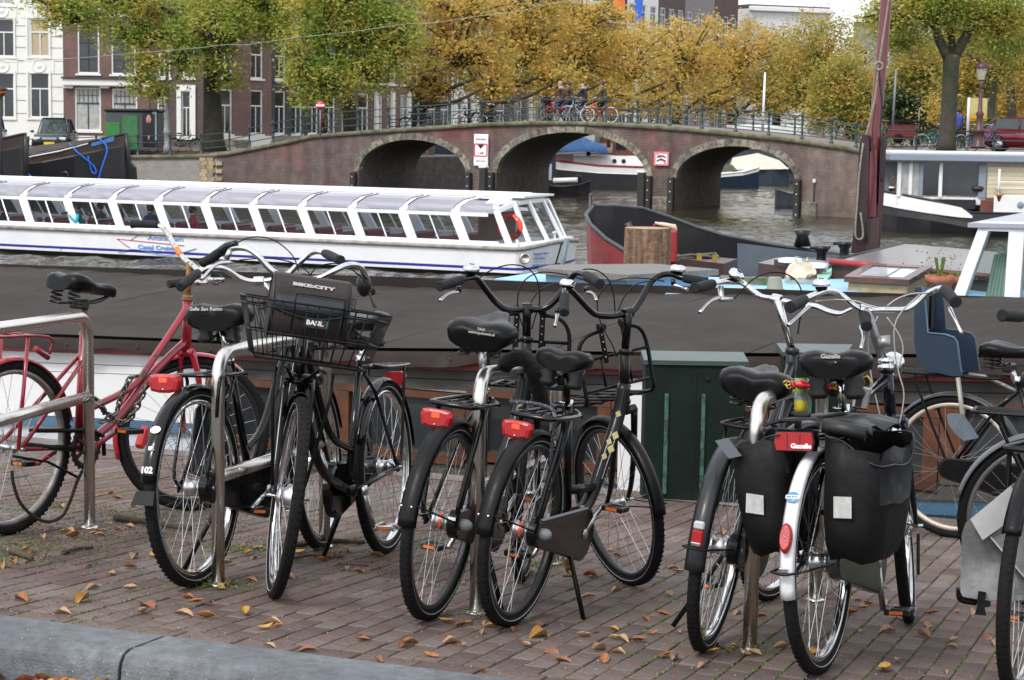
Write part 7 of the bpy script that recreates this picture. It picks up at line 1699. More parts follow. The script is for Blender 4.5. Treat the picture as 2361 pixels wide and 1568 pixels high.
mb = MB(); pth = cr([b.L(x, y, -.045) for x, y in ((28, 1085), (30, 1110), (42, 1150), (62, 1178), (90, 1198), (118, 1202), (145, 1188), (160, 1160), (176, 1115), (190, 1085))], 7)
for i in range(len(pth)-1):
    if i % 1 == 0: mb.tube([pth[i], pth[i]+(pth[i+1]-pth[i])*.8], .0075, 5)
obj('hanging_chain', mb, MATS['rusty_dark'], b.root)
obj('chain_guard', MB().tube([b.L(30, 1052, -.05), b.L(110, 1065, -.05), b.L(178, 1100, -.05)], .006, 6).tube([b.L(60, 1028, -.05), b.L(170, 1035, -.05)], .012, 8).tube([b.L(70, 993, -.05), b.L(215, 993, -.05), b.L(238, 1005, -.05), b.L(240, 1050, -.05)], .009, 8), BLACKM, b.root)
def chain(label, pts, r=.013, wr=.0042, mat=None, sp=.021, cat='chain lock', name='chain_lock'):
    P = cr(pts, 10); d = [0]
    for a, c in zip(P[:-1], P[1:]): d.append(d[-1]+(c-a).length)
    t = thing(name, label, cat, P[0].copy()); n = int(d[-1]/sp)
    for i in range(n):
        dd = (i+.5)*sp; k = max(j for j in range(len(d)) if d[j] <= dd); k = min(k, len(P)-2); q = lerp(P[k], P[k+1], (dd-d[k])/max(1e-6, d[k+1]-d[k])); tg = (P[k+1]-P[k]).normalized()
        M = MT(q-P[0]) @ tg.to_track_quat('X', 'Z').to_matrix().to_4x4() @ MR(PI/2*(i % 2)+.4, 4, 'X')
        obj('link', MB().tube([(r*1.25*math.cos(a), r*.72*math.sin(a), 0) for a in [2*PI*j/12 for j in range(12)]], wr, 6, 0, M, close=True), mat, t)
    return t
CHN = pm('chain_steel', (.14, .14, .125), .45, .9, .3, 60, col2=(.12, .07, .035), msc=30, mth=(.58, .7))
def c1(x, y): return x/1.742/1.7348, (1250+y/1.742)/1.7348
yk = (b.M @ Vector((.45, 0, .5))).y-.1
chain('heavy steel chain looped from the left rack post round the red frame', [WY(*c1(x, y), yk-(.22 if x < 720 else .1)) for x, y in ((585, 615), (620, 598), (665, 608), (705, 650), (735, 700), (770, 720), (800, 755), (850, 765), (900, 742), (930, 700), (960, 645), (985, 590), (1005, 530), (1015, 480))], .016, .005, CHN, .027)
chain('second run of the steel chain hanging on the red down tube', [WY(*c1(x, y), yk-.02) for x, y in ((955, 440), (905, 465), (875, 520), (850, 585), (828, 640), (815, 690))], .016, .005, CHN, .027)
chain('short dangling end of the steel chain beside the rack post', [WY(*c1(x, y), yk-.15) for x, y in ((700, 760), (740, 750), (770, 725), (815, 700))], .016, .005, CHN, .027)
# ---- 2: numbered black bicycle ----
GUARD2 = BLACK
b = Bike('black bicycle with number 102 on its rear mudguard and red tail light', (450, 1352), (735, 1264), R=.365, lean=R_(-2.5))
b.rear(rim=CHROME, mg=(R_(45), R_(172)), spokes=36, w=.03); b.frame_('step', hz=(.76, .94)); b.post(.96); b.stem(1.10); b.steer(R_(8)); b.front(rim=CHROME, hub='drum')
add_saddle(b.root, Vector((b.sp[0]+.06, 0, .985)), 'wide', 0, -.05, text=(('Selle San Remo', .015, .0, .02),))
b.carrier(.745, -.02, .30, .075, .0065, BLACK, legs=False)
obj('carrier_leg', MB().tube(cr([(-.03, -.10, .60), (-.03, -.11, .72), (0, -.11, .745), (.05, -.10, .745)], 4), .007, 8), BLACK, b.car)
b.tail((-.09, .06, .72), .062, .033); b.chaincase(); b.cranks(R_(200), CHROME, ped=PLASTIC)
obj('skirt_guard', MB().prism([(.05, .40), (.12, .62), (.28, .70), (.36, .60), (.36, .38), (.2, .36)], .052, .058), pm('skirt_guard_grey', (.06, .065, .08), .5), b.root)
b.stand(.3, 1); GN = R_(150)
Mg = lambda a, rr=.367: MT((rr*math.cos(a), 0, .35+rr*math.sin(a))) @ MR(-(a-PI/2), 4, 'Y') @ MR(-PI/2, 4, 'Z')
place_text('number_text', '102', .030, Mg(R_(166), .3695) @ MR(0, 4, 'X'), SIGNW, b.rguard, .0012)
obj('badge', MB().lathe([(0, .001), (.014, .001), (.015, 0)], 16, 0, Mg(R_(143), .3685) @ Matrix.Diagonal((1.3, 1, 1, 1))), SIGNW, b.rguard)
obj('flower_sticker', MB().lathe([(0, .0012), (.003, .001), (.009, .0008)], 5, 0, Mg(R_(154), .3685)), SIGNW, b.rguard); obj('rivet', MB().sphere((0, 0, 0), .004, 8, 6, 0, Mg(R_(155), .369) @ MT((.013, 0, 0))), CHROME, b.rguard)
obj('mudflap', MB().loft([[(-.367, -.034, .37), (-.367, .034, .37), (-.362, .034, .37), (-.362, -.034, .37)], [(-.395, -.042, .325), (-.395, .042, .325), (-.390, .042, .325), (-.390, -.042, .325)]], 0, False), BLACKM, b.root)
def r1(x, y): return (500+x/2.146)/1.7348, (850+y/2.146)/1.7348
yb = (b.M @ b.hc).y
b.bar([(*r1(x, y), yb+d) for x, y, d in ((475, 640, -.42), (560, 570, -.34), (640, 505, -.24), (700, 478, -.14), (780, 472, -.08), (850, 485, -.04), (900, 510, -.02), (970, 555, 0), (1060, 588, 0), (1150, 592, 0), (1230, 585, 0), (1330, 560, 0), (1420, 510, .02), (1500, 430, .02), (1580, 360, .02), (1640, 335, .0), (1700, 345, -.06), (1760, 370, -.13), (1850, 410, -.25))], grips=(9, 9))
lever(b.hb, b.at(*r1(900, 430), yb-.10), b.at(*r1(655, 575), yb-.30), b.at(*r1(780, 450), yb-.2))
b.cable([(*r1(x, y), yb-.1+k*.02) for k, (x, y) in enumerate(((980, 408), (1100, 398), (1250, 395), (1400, 420), (1520, 470), (1590, 535)))])
b.cable([(*r1(x, y), yb-.15+k*.02) for k, (x, y) in enumerate(((965, 260), (1050, 220), (1150, 210), (1260, 230), (1370, 300), (1450, 390), (1490, 500)))])
bell(b.hb, b.at(*r1(780, 560), yb-.12), r=.034, nrm=(0, 0, -1))
def wire_basket(par, M, wt, wb, dt, db, h, nx=9, ny=6, r=.0022, mat=BLACKM, rim=.0042, name='basket'):
    mb = MB(); xs = lambda w, k, n: -w/2+w*k/n
    def rect(w, d, z, cx=0, rr=.03): return [(cx-d/2+rr, -w/2, z), (cx+d/2-rr, -w/2, z), (cx+d/2, -w/2+rr, z), (cx+d/2, w/2-rr, z), (cx+d/2-rr, w/2, z), (cx-d/2+rr, w/2, z), (cx-d/2, w/2-rr, z), (cx-d/2, -w/2+rr, z)]
    for f, rr in ((1, rim), (.88, rim*.7), (.45, rim*.8), (.02, rim*.8)):
        mb.tube(rect(lerp(wb, wt, f), lerp(db, dt, f), h*f), rr, 6, 0, M, close=True)
    for k in range(nx+1):
        y0, y1 = xs(wb, k, nx), xs(wt, k, nx)
        mb.tube([(dt/2, y1, h), (db/2, y0, 0), (-db/2, y0, 0), (-dt/2, y1, h)], r, 5, 0, M)
    for k in range(ny+1):
        x0, x1 = xs(db, k, ny), xs(dt, k, ny)
        mb.tube([(x1, wt/2, h), (x0, wb/2, 0), (x0, -wb/2, 0), (x1, -wt/2, h)], r, 5, 0, M)
    for k in range(1, 5): mb.tube([(xs(db, k, 5), -wb/2, .002), (xs(db, k, 5), wb/2, .002)], r, 5, 0, M)
    mb.tube([(dt/2, -wt*.17, h*.55), (dt/2+.003, -wt*.17, h+.035), (dt/2+.003, wt*.17, h+.035), (dt/2, wt*.17, h*.55)], rim*.9, 6, 0, M)
    return obj(name, mb, mat, par)
bk = wire_basket(b.root, MT((b.sax(.92)+.22, .0, .81)), .36, .28, .26, .2, .20); b.st(bk)
obj('worn_bag_holder', MB().loft([[(.0, -.085, 0), (.02, .06, 0), (.05, .06, 0), (.03, -.085, 0)], [(.0, -.09, .26), (.02, .10, .27), (.06, .10, .27), (.03, -.09, .26)]], 0, False, b.steerM @ MT((b.sax(.95)+.10, .03, .80))), pm('worn_vinyl', (.022, .016, .015), .6, 0, .3, 20), b.root)
b2 = b
# ---- 3: basket bicycle facing the camera ----
b = Bike('black bicycle facing the camera with wire basket holding a brown handlebar bag', (890, 1275), (650, 1378), R=.365, lean=R_(3.2))
b.rear(rim=CHROME, hub='gear', mg=(R_(20), R_(170)), spokes=36); b.frame_('step', hz=(.74, .93)); b.post(.94); b.stem(1.10); b.steer(R_(27)); b.front(rim=CHROME, hub='drum', mg=(R_(95), R_(185)), forkr=.014, crown=.75, hubm=ALU)
add_saddle(b.root, Vector((b.sp[0]+.06, 0, .965)), 'comfort', .1, 0, sc_=1.0)
b.carrier(.76, -.16, .24, .075, .0065, BLACK); b.chaincase(); b.cranks(R_(60), ALU, True, ped=PLASTIC); b.stand(.35, -1)
b.tail((-.17, 0, .70), .045, .03)
yb = (b.M @ b.hc).y
b.bar([(*r1(x, y), yb+d) for x, y, d in ((668, 430, .20), (740, 395, .17), (800, 350, .14), (860, 320, .10), (920, 308, .06), (980, 302, .04), (1060, 315, .02), (1140, 370, .0), (1210, 450, 0), (1300, 525, 0), (1420, 570, 0), (1560, 575, 0), (1680, 560, 0), (1790, 505, 0), (1880, 460, .02), (1960, 448, .05), (2020, 470, .09), (2050, 520, .13), (2075, 590, .20), (2110, 680, .26))], grips=(12, 1))
obj('twist_shifter', MB().tube([b.at(*r1(830, 330), yb+.1), b.at(*r1(880, 295), yb+.08), b.at(*r1(955, 262), yb+.04)], [.019, .018, .010], 10), PLASTIC, b.hb)
obj('shifter', MB().sphere(b.at(*r1(2050, 620), yb+.18), (.028, .028, .045), 10, 8), PLASTIC, b.hb)
lever(b.hb, b.at(*r1(2060, 600), yb+.16), b.at(*r1(2145, 810), yb+.28), b.at(*r1(2085, 660), yb+.2), r=.0055)
obj('lever_clamp', MB().tube([b.at(*r1(905, 320), yb+.06), b.at(*r1(870, 400), yb+.06)], .011, 8), ALU, b.hb)
b.cable([(*r1(x, y), yb+.02*k) for k, (x, y) in enumerate(((1590, 535), (1640, 475), (1720, 445), (1820, 440), (1920, 475), (2010, 540), (2070, 610)))])
bk = wire_basket(b.root, MT((b.sax(.80)+.22, .0, .82)), .50, .38, .30, .24, .20, 12, 7); b.st(bk)
obj('basket_bracket', MB().tube([(b.sax(.74), -.02, .74), (b.sax(.8)+.12, -.06, .795), (b.sax(.8)+.3, -.06, .795)], .006, 6).tube([(b.sax(.74), .02, .74), (b.sax(.8)+.12, .06, .795), (b.sax(.8)+.3, .06, .795)], .006, 6).tube([(b.WB-.02, -.055, .38), (b.sax(.7)+.17, -.10, .70), (b.sax(.8)+.20, -.10, .79)], .006, 6).tube([(b.WB-.02, .055, .38), (b.sax(.7)+.17, .10, .70), (b.sax(.8)+.20, .10, .79)], .006, 6), BLACKM, b.root).matrix_local = b.steerM
BAG = pm('bag_brown', (.022, .015, .0145), .8, 0, .15, 60, bump=.3, bsc=300); BAGD = pm('bag_navy', (.018, .022, .030), .7, 0, .1, 60); PIPB = pm('bag_piping', (.008, .008, .009), .5)
bagM = b.M @ b.steerM @ MT((b.sax(.8)+.20, -.02, .90)) @ Matrix.Diagonal((1, 1.1, .86, 1))
bg = thing('handlebar_bag', 'brown flap bag marked BIKE:CITY standing in the wire basket', 'bag', bagM)
prf = [(-.075, 0), (.075, 0), (.085, .10), (.075, .19), (.04, .235), (-.03, .245), (-.075, .21), (-.085, .1)]
obj('body', MB().loft([[(x, -.12, z) for x, z in prf], [(x, -.115*0+.12, z) for x, z in prf]], 0, True), BAG, bg)
fl = [(.088, .10), (.079, .192), (.042, .240), (-.03, .25)]
n = 14; R = []
for k in range(n+1):
    y = -.118+.236*k/n; dr = .030*(1-((y)/.12)**2); R.append([(.090, y, .115-dr), (.082, y, .195), (.044, y, .243), (-.03, y, .252), (-.03, y, .246), (.040, y, .237), (.077, y, .19), (.086, y, .115-dr)])
obj('flap', MB().loft(R, 0, True), BAG, bg)
obj('flap_panel', MB().loft([[(.0915, y, .117-.030*(1-(y/.12)**2)), (.0865, y, .165+.0), (.0855, y, .165), (.089, y, .117-.030*(1-(y/.12)**2))] for y in [-.112+.224*k/12 for k in range(13)]], 0, True), BAGD, bg)
for sy in (-1, 1): obj('piping', MB().tube([(x, sy*.12, z) for x, z in prf], .005, 6, close=True), PIPB, bg)
obj('piping', MB().tube([(.092, -.118+.236*k/12, .115-.030*(1-((-.118+.236*k/12)/.12)**2)) for k in range(13)], .0035, 5), PIPB, bg)
TFX = MR(PI/2, 4, 'Z') @ RXZ      # text facing +x
place_text('bag_text', 'BIKE:CITY', .024, MT((.073, 0, .212)) @ MR(R_(-48), 4, 'Y') @ TFX, pm('print_light', (.32, .32, .30), .5), bg, .0015, 1.25)
lbm = MT((.098, 0.0, .035)); obj('label_tag', MB().box((.105, 0, .03), (.003, .085, .030)), INK, b.root).matrix_local = b.steerM @ MT((b.sax(.8)+.24, 0, .93)); 
o = place_text('tag_text', 'BASIL', .022, MT((.108, -.006, .031)) @ TFX, SIGNW, b.root, .0008, 1.1); o.matrix_local = b.steerM @ MT((b.sax(.8)+.24, 0, .93))
o = obj('green_mark', MB().box((.108, .037, .03), (.002, .006, .024)), GRN, b.root); o.matrix_local = b.steerM @ MT((b.sax(.8)+.24, 0, .93))
# ---- 4 and 5: matt black pair with front carriers ----
GOLD = pm('decal_gold', (.42, .36, .16), .4); GREY_ = pm('decal_white', (.5, .5, .5), .4)
def r4(x, y): return (1550+x/1.96)/1.7348, (1000+y/1.96)/1.7348
def transport(label, rc, fc, R, lean, sz, steer, barp, saddle_st, lever_p, bell_p):
    b = Bike(label, rc, fc, R=R, lean=lean, paint=pm('satin_black', (.005, .005, .0055), .3, 0, .15, 20, coat=.06, spec=.3), group='black bicycles with front carriers')
    b.rear(rim=pm('black_rim2', (.05, .05, .052), .4, .6), mg=(R_(62), R_(177)), mgm=BLACKM, hubm=ALU, spokes=36, w=.034)
    b.frame_('single', hz=(.78, .98), bb=(.46, .30)); b.post(sz-.02, mat=ALU if sz > 1 else BLACK, r=.014); b.steer(steer); b.stem(1.09, mat=BLACK, r=.016, ext=.02); b.front(rim=MATS['black_rim2'], mgm=BLACKM, mg=(R_(58), R_(185)), fork=b.paint, crown=.74)
    add_saddle(b.root, Vector((b.sp[0]+.055, 0, sz)), *saddle_st)
    b.carrier(.765, -.06, .27, .082, .0095, BLACK); b.tail((-.085, .03, .715), .060, .033, .028)
    b.chaincase(mat=BLACK); b.cranks(R_(35), ALU, ped=PLASTIC); b.stand(.36, -1)
    obj('hub_band', MB().lathe([(.0295, -.006), (.0295, .006)], 18, 0, MT((0, 0, .35)) @ MR(PI/2, 4, 'X')), pm('hub_red', (.55, .06, .02), .3), b.rw)
    obj('hub_cap', MB().sphere((0, -.085, .35), (.022, .03, .022), 10, 8), pm('scuffed_cap', (.2, .2, .21), .4), b.root)
    for sy in (-1, 1): obj('rivet', MB().sphere((-.372, sy*.018, .44), .005, 8, 6), CHROME, b.rguard); obj('stay', MB().tube([(-.345, sy*.034, .44), (0, sy*.062, .35)], .0035, 5), BLACKM, b.rguard)
    # front carrier
    x0 = b.sax(.9)+.055; mb = MB(); rr = .0085
    mb.tube(cr([(x0, -.05, 1.075), (x0, -.12, 1.06), (x0+.01, -.155, 1.0), (x0+.01, -.155, .86), (x0+.02, -.155, .80), (x0+.10, -.15, .785), (x0+.36, -.14, .785), (x0+.385, -.10, .785), (x0+.385, .10, .785), (x0+.36, .14, .785), (x0+.10, .15, .785), (x0+.02, .155, .80), (x0+.01, .155, .86), (x0+.01, .155, 1.0), (x0, .12, 1.06), (x0, .05, 1.075)], 4), rr, 8)
    for z in (.97, .845): mb.tube([(x0+.008, -.155, z), (x0+.008, .155, z)], rr*.8, 8)
    for y in (-.09, -.03, .03, .09): mb.tube([(x0+.01, y, .79), (x0+.38, y, .785)], rr*.65, 6)
    for y in (-.055, .055): mb.tube([(x0+.012, y*1.1, .845), (x0+.01, y*1.1, .97)], rr*.65, 6)
    for xx in (.12, .26): mb.tube([(x0+xx, -.15, .782), (x0+xx, .15, .782)], rr*.65, 6)
    fc_ = b.st(obj('front_carrier', mb, BLACKM, b.root))
    for y in (-.05, .05): obj('strap', MB().box((x0-.012, y, 1.02), (.006, .022, .15), bev=.002), BLACKM, fc_); obj('clamp', MB().tube([(x0-.02, y-.014, 1.09), (x0-.02, y+.014, 1.09)], .017, 10), BLACKM, fc_)
    mb = MB()
    for y in (-.05, .05):
        for k in range(4): mb.sphere((x0-.0155, y, 1.06-.03*k), .0032, 6, 4)
    obj('hole', mb, GREY_, fc_)
    yb = (b.M @ b.steerM @ b.hc).y
    b.bar([(*r4(x, y), yb+d) for x, y, d in barp], mat=BLACK, r=.0125, grips=(9, 9), gr=.017)
    for (x0_, y0_, d0), (x1_, y1_, d1), (xm, ym, dm) in lever_p: lever(b.hb, b.at(*r4(x0_, y0_), yb+d0), b.at(*r4(x1_, y1_), yb+d1), b.at(*r4(xm, ym), yb+dm)); obj('lever_mount', MB().tube([b.at(*r4(x0_, y0_-45), yb+d0), b.at(*r4(x0_, y0_), yb+d0)], .010, 8), BLACK, b.hb)
    for x, y, d in bell_p: bell(b.hb, b.at(*r4(x, y), yb+d), r=.0315)
    return b, yb
b4, y4 = transport('black front-carrier bicycle with round padded saddle, left of the pair', (990, 1428), (1195, 1338), .345, R_(5), 1.06, R_(12),
    ((410, 285, -.24), (500, 258, -.18), (600, 228, -.12), (650, 218, -.08), (700, 225, -.05), (770, 310, -.02), (850, 410, 0), (930, 465, 0), (1010, 472, 0), (1095, 460, 0), (1180, 468, 0), (1250, 448, 0), (1310, 400, 0), (1380, 310, 0), (1440, 215, -.02), (1490, 180, -.05), (1540, 190, -.10), (1600, 225, -.17), (1665, 265, -.24)),
    ('wide', 0, R_(-14), 'coil', (('TALK', .009, .004, -.02), ('www.cyclotech.nl', .010, -.008, -.02))), (((560, 330, -.12), (408, 400, -.24), (480, 345, -.18)), ((1560, 330, -.12), (1640, 400, -.2), (1610, 345, -.16))), ((655, 165, -.08),))
b5, y5 = transport('black front-carrier bicycle with gold decals on its frame, right of the pair', (1175, 1443), (1424, 1350), .335, R_(5), .985, R_(52),
    ((1385, 490, -.32), (1385, 410, -.26), (1390, 345, -.21), (1398, 305, -.16), (1440, 320, -.13), (1500, 380, -.10), (1580, 465, -.07), (1640, 508, -.04), (1740, 520, -.02), (1820, 510, 0), (1880, 495, .02), (1930, 470, .05), (1985, 395, .09), (2030, 310, .12), (2080, 235, .15), (2150, 195, .17), (2230, 190, .17), (2300, 215, .16), (2400, 235, .14), (2500, 250, .12)),
    ('comfort', 0, 0, 'bellow', None), (((1330, 500, -.2), (1312, 600, -.3), (1325, 540, -.26)), ((2240, 275, .12), (2350, 310, .06), (2300, 290, .1))), ((1410, 280, -.15), (2275, 165, .17)))
for bb_, yb_, cps in ((b4, y4, (((700, 235), (800, 165), (930, 120), (1050, 125), (1140, 180), (1185, 280), (1190, 420), (1160, 520), (1130, 620)), ((1620, 360-85), (1500, 220), (1350, 185), (1200, 175), (1090, 225), (1030, 320), (1020, 440), (1040, 540), (1070, 620)), ((1380, 262), (1280, 275), (1190, 320), (1130, 400), (1110, 440)))),
                      (b5, y5, (((1430, 235), (1480, 180), (1560, 150), (1650, 165), (1730, 230), (1770, 340), (1785, 480)), ((2170, 245), (2050, 225), (1900, 220), (1760, 250), (1670, 340), (1645, 440), (1680, 590), (1760, 740), (1800, 840)), ((2080, 240), (1950, 270), (1860, 360), (1810, 470))))):
    for cp in cps: bb_.cable([(*r4(x, y), yb_+.02) for x, y in cp], r=.0028)
# decals on the frame tube of the right one
def decals(b, pts, n):
    """small gold diamonds and pale lines on the fat front tube, facing the rider's rear side"""
    H0 = Vector((b.sax(.78), 0, .78)); a = Vector((H0.x-.06, 0, H0.z-.06)); c = Vector((H0.x-.19, 0, .50)); dr = (c-a).normalized(); nr = Vector((-dr.z, 0, dr.x)); 
    if nr.x > 0: nr = -nr
    nr = (nr*.8+Vector((0, -.6, 0))).normalized(); sd = dr.cross(nr).normalized(); g = MB(); w = MB()
    for k, t in enumerate(pts):
        q = a+dr*t+nr*.0278; s_ = .016+.004*(k % 2); o_ = sd*(.008*(-1 if k % 2 else 1))
        v = [q+o_+dr*s_, q+o_+sd*s_*.8, q+o_-dr*s_, q+o_-sd*s_*.8]; g.loft([[p-nr*.003 for p in v], [p+nr*.0008 for p in v]], 0, False)
    for s_ in (-1, 1): w.tube([a+dr*.08+nr*.0265+sd*s_*.012, a+dr*.28+nr*.0265+sd*s_*.012], .0012, 4)
    obj('gold_decal', g, GOLD, b.root); obj('white_line', w, GREY_, b.root)
decals(b5, (.0, .09, .125, .15, .19), 0); decals(b4, (.0, .1, .14), 0)
# braided strap over the carrier of bicycle 5
BRD = pm('braided_cord', (.02, .02, .028), .8, 0, .3, 30, col2=(.25, .26, .32), msc=160, mth=(.55, .6))
t = thing('luggage_strap', 'dark flecked elastic cord hanging over the rear carrier of the right black bicycle', 'strap', WY(*r4(960, 1190), 6.5)); ti = t.matrix_world.inverted(); yy = (b5.M @ Vector((.15, 0, .75))).y
obj('cord', MB().tube(cr([WY(*r4(x, y), yy+d) for x, y, d in ((960, 1190, .05), (1050, 1195, .03), (1150, 1205, 0), (1250, 1230, -.05), (1300, 1260, -.10), (1310, 1330, -.12), (1305, 1420, -.12), (1290, 1520, -.12), (1280, 1640, -.12), (1270, 1900, -.12))], 4), .0075, 8), BRD, t, ti)
# black cloth on hoop 3
t = thing('cloth_sleeve', 'black cloth chain-lock sleeve wrapped over the middle rack hoop', 'chain lock', WY(*r4(1050, 860), 7.0)); ti = t.matrix_world.inverted(); yy = 7.0
obj('sleeve', MB().tube(cr([WY(*r4(x, y), yy+d) for x, y, d in ((905, 925, .1), (940, 880, .02), (1010, 850, -.04), (1080, 850, -.06), (1130, 900, -.06), (1155, 970, -.05), (1180, 1060, 0), (1200, 1140, .04), (1215, 1220, .1))], 5), .030, 12), pm('black_cloth', (.010, .010, .011), .9, 0, .3, 30, bump=2, bsc=60), t, ti)
# ---- 6 ----
def r6(x, y): return (2650+x/1.96)/1.7348, (1050+y/1.96)/1.7348
G6 = pm('dark_grey_paint', (.016, .017, .020), .38, 0, .1, 20, coat=.1, spec=.3)
b = Bike('dark grey bicycle with chrome handlebar and small red light on its mudguard', (1625, 1500), (1775, 1386), R=.35, lean=R_(5.5))
b.rear(rim=CHROME, mg=(R_(60), R_(186)), mgm=G6, spokes=36, w=.033); b.frame_('straight', hz=(.78, .98), paint=G6); b.post(.90); b.steer(R_(-15)); b.stem(1.09, r=.014); b.front(rim=CHROME, mgm=G6, fork=G6, crown=.75)
add_saddle(b.root, Vector((b.sp[0]+.06, 0, .925)), 'wide', 0, R_(-8), 'coil')
b.carrier(.745, .05, .28, .07, .006); b.chaincase(mat=BLACKM); b.cranks(R_(100), ALU, ped=PLASTIC); b.stand(.3, 1)
a = R_(168); p = Vector((.372*math.cos(a), 0, .35+.372*math.sin(a)))
tl = obj('tail_light', MB().box((p.x-.006, 0, p.z-.008), (.018, .036, .052), bev=.005), REDL, b.root); obj('clear_top', MB().box((p.x-.004, 0, p.z+.033), (.018, .034, .026), bev=.005), pm('clear_plastic', (.45, .45, .46), .15), tl)
obj('guard_bracket', MB().tube(cr([(-.38, -.04, .39), (-.392, 0, .388), (-.38, .04, .39)], 4), .004, 6).tube([(-.38, -.04, .39), (0, -.06, .35)], .0035, 5).tube([(-.38, .04, .39), (0, .06, .35)], .0035, 5), BLACKM, b.root); obj('bracket_plate', MB().box((-.385, 0, .402), (.006, .032, .012), bev=.003), CHROME, b.root)
yb = (b.M @ b.steerM @ b.hc).y
b.bar([(*r6(x, y), yb+d) for x, y, d in ((255, 200, .02), (330, 185, .08), (400, 165, .12), (470, 150, .15), (520, 145, .16), (560, 145, .17), (620, 155, .17), (700, 215, .14), (780, 270, .10), (900, 290, .05), (1060, 330, 0), (1200, 345, -.04), (1300, 385, -.08), (1400, 405, -.12), (1470, 380, -.15), (1530, 355, -.18), (1565, 370, -.21), (1585, 410, -.25), (1600, 500, -.33))], grips=(10, 8), gr=.018)
lever(b.hb, b.at(*r6(460, 270), yb+.12), b.at(*r6(290, 395), yb-.02), b.at(*r6(370, 310), yb+.06)); obj('lever_mount', MB().tube([b.at(*r6(455, 190), yb+.14), b.at(*r6(460, 290), yb+.12), b.at(*r6(550, 290), yb+.13)], [.012, .014, .008], 8), ALU, b.hb)
lever(b.hb, b.at(*r6(1555, 500), yb-.22), b.at(*r6(1555, 680), yb-.32), b.at(*r6(1575, 580), yb-.28)); bell(b.hb, b.at(*r6(570, 110), yb+.16), r=.0315, nrm=(-.1, -.5, .8))
b.cable([(*r6(x, y), yb+.05) for x, y in ((560, 285), (620, 220), (700, 140), (800, 90), (900, 78), (990, 100), (1060, 160), (1095, 240), (1110, 300), (1080, 430), (1060, 560))], r=.0028)
b6 = b
# ---- 7: bicycle with panniers ----
NAVY = pm('navy_gloss', (.004, .006, .012), .15, 0, .1, 20, coat=.2, spec=.4)
b = Bike('dark blue bicycle with black double panniers and white rear mudguard', (1890, 1552), (2088, 1434), R=.352, lean=R_(-3.5), paint=NAVY)
b.rear(rim=CHROME, mg=(R_(70), R_(192)), mgm=pm('guard_white', (.66, .66, .67), .3, 0, .05, 6, col2=(.25, .24, .22), msc=9, mth=(.66, .8), coat=.2), spokes=36, w=.024); b.frame_('diamond', hz=(.76, .93), seat=(.29, .82)); b.post(.97, r=.0135); b.steer(R_(12)); b.stem(1.10, mat=pm('stem_grey', (.32, .32, .33), .35, .7, .05), r=.016, ext=.05)
b.front(rim=CHROME, hub='drum', mgm=ALU, crown=.75, mg=(R_(60), R_(180)), fork=NAVY)
add_saddle(b.root, Vector((b.sp[0]+.06, 0, 1.0)), 'comfort', 0, R_(-4), 'bellow', (('Gazelle', .014, .002, 0), ('bikkel', .006, -.010, -.02)), sc_=1.12)
obj('saddle_base', MB().loft([[(x, y*hw, -.048+z) for y, z in ((-1, .014), (-.8, -.014), (.8, -.014), (1, .014))] for x, hw in ((-.13, .075), (-.08, .103), (0, .07), (.08, .035))], 0, False), MATS.get('saddle_trim') or pm('saddle_trim', (.06, .06, .062), .45), b.root).location = (b.sp[0]+.06, 0, 1.0)
b.carrier(.74, -.04, .30, .07, .007, NAVY); b.chaincase(mat=pm('clear_chaincase', (.03, .028, .028), .2, 0, .2), sy=-.055); b.cranks(R_(-78), ALU, ped=PLASTIC); 
yb = (b.M @ b.steerM @ b.hc).y
b.bar([(*r6(x, y), yb+d) for x, y, d in ((1000, 350, -.28), (1060, 320, -.22), (1130, 280, -.16), (1200, 250, -.10), (1250, 230, -.06), (1300, 218, -.03), (1370, 235, 0), (1430, 280, 0), (1510, 345, 0), (1590, 372, 0), (1740, 372, 0), (1880, 372, 0), (1940, 355, 0), (2010, 305, 0), (2080, 245, -.01), (2140, 215, -.03), (2190, 205, -.07), (2230, 235, -.13), (2300, 310, -.24))], grips=(9, 8), gr=.018)
lever(b.hb, b.at(*r6(1150, 345), yb-.1), b.at(*r6(985, 495), yb-.25), b.at(*r6(1090, 400), yb-.18)); lever(b.hb, b.at(*r6(2250, 360), yb-.16), b.at(*r6(2345, 560), yb-.28), b.at(*r6(2290, 440), yb-.24))
bell(b.hb, b.at(*r6(1245, 185), yb-.05), r=.031, nrm=(0, 0, 1)); obj('stem_hinge', MB().lathe([(.0, -.022), (.022, -.022), (.022, .022), (0, .022)], 16, 0, MT((b.sax(1.02), 0, 1.03)) @ MR(PI/2, 4, 'X')), MATS['stem_grey'], b.stm)
CABG = pm('cable_grey', (.34, .34, .33), .4)
for cp in (((1200, 305), (1350, 292), (1500, 300), (1600, 330), (1680, 350)), ((1760, 340), (1850, 280), (1960, 245), (2080, 240)), ((1690, 420), (1620, 560), (1620, 760), (1650, 960), (1700, 1180), (1730, 1360)), ((1760, 430), (1850, 560), (1885, 680), (1850, 830)), ((2020, 250), (1880, 380), (1820, 500), (1820, 680), (1850, 860), (1890, 1010), (1880, 1150), (1830, 1380))):
    b.cable([(*r6(x, y), yb-.02) for x, y in cp], CABG, r=.0028)
hl = obj('headlight', MB().lathe([(0, -.05), (.02, -.047), (.035, -.03), (.042, 0), (.044, .012), (.040, .02), (0, .026)], 20, 0, b.steerM @ MT((b.sax(.93)+.06, -.02, .95)) @ MR(PI/2, 4, 'Y')), CHROME, b.root)
obj('headset', MB().lathe([(.02, -.02), (.03, -.015), (.03, -.005), (.022, 0), (.03, .008), (.028, .02), (.018, .03)], 18, 0, MT((b.sax(.95), 0, .95))), CHROME, b.root)
fr_ = MB()
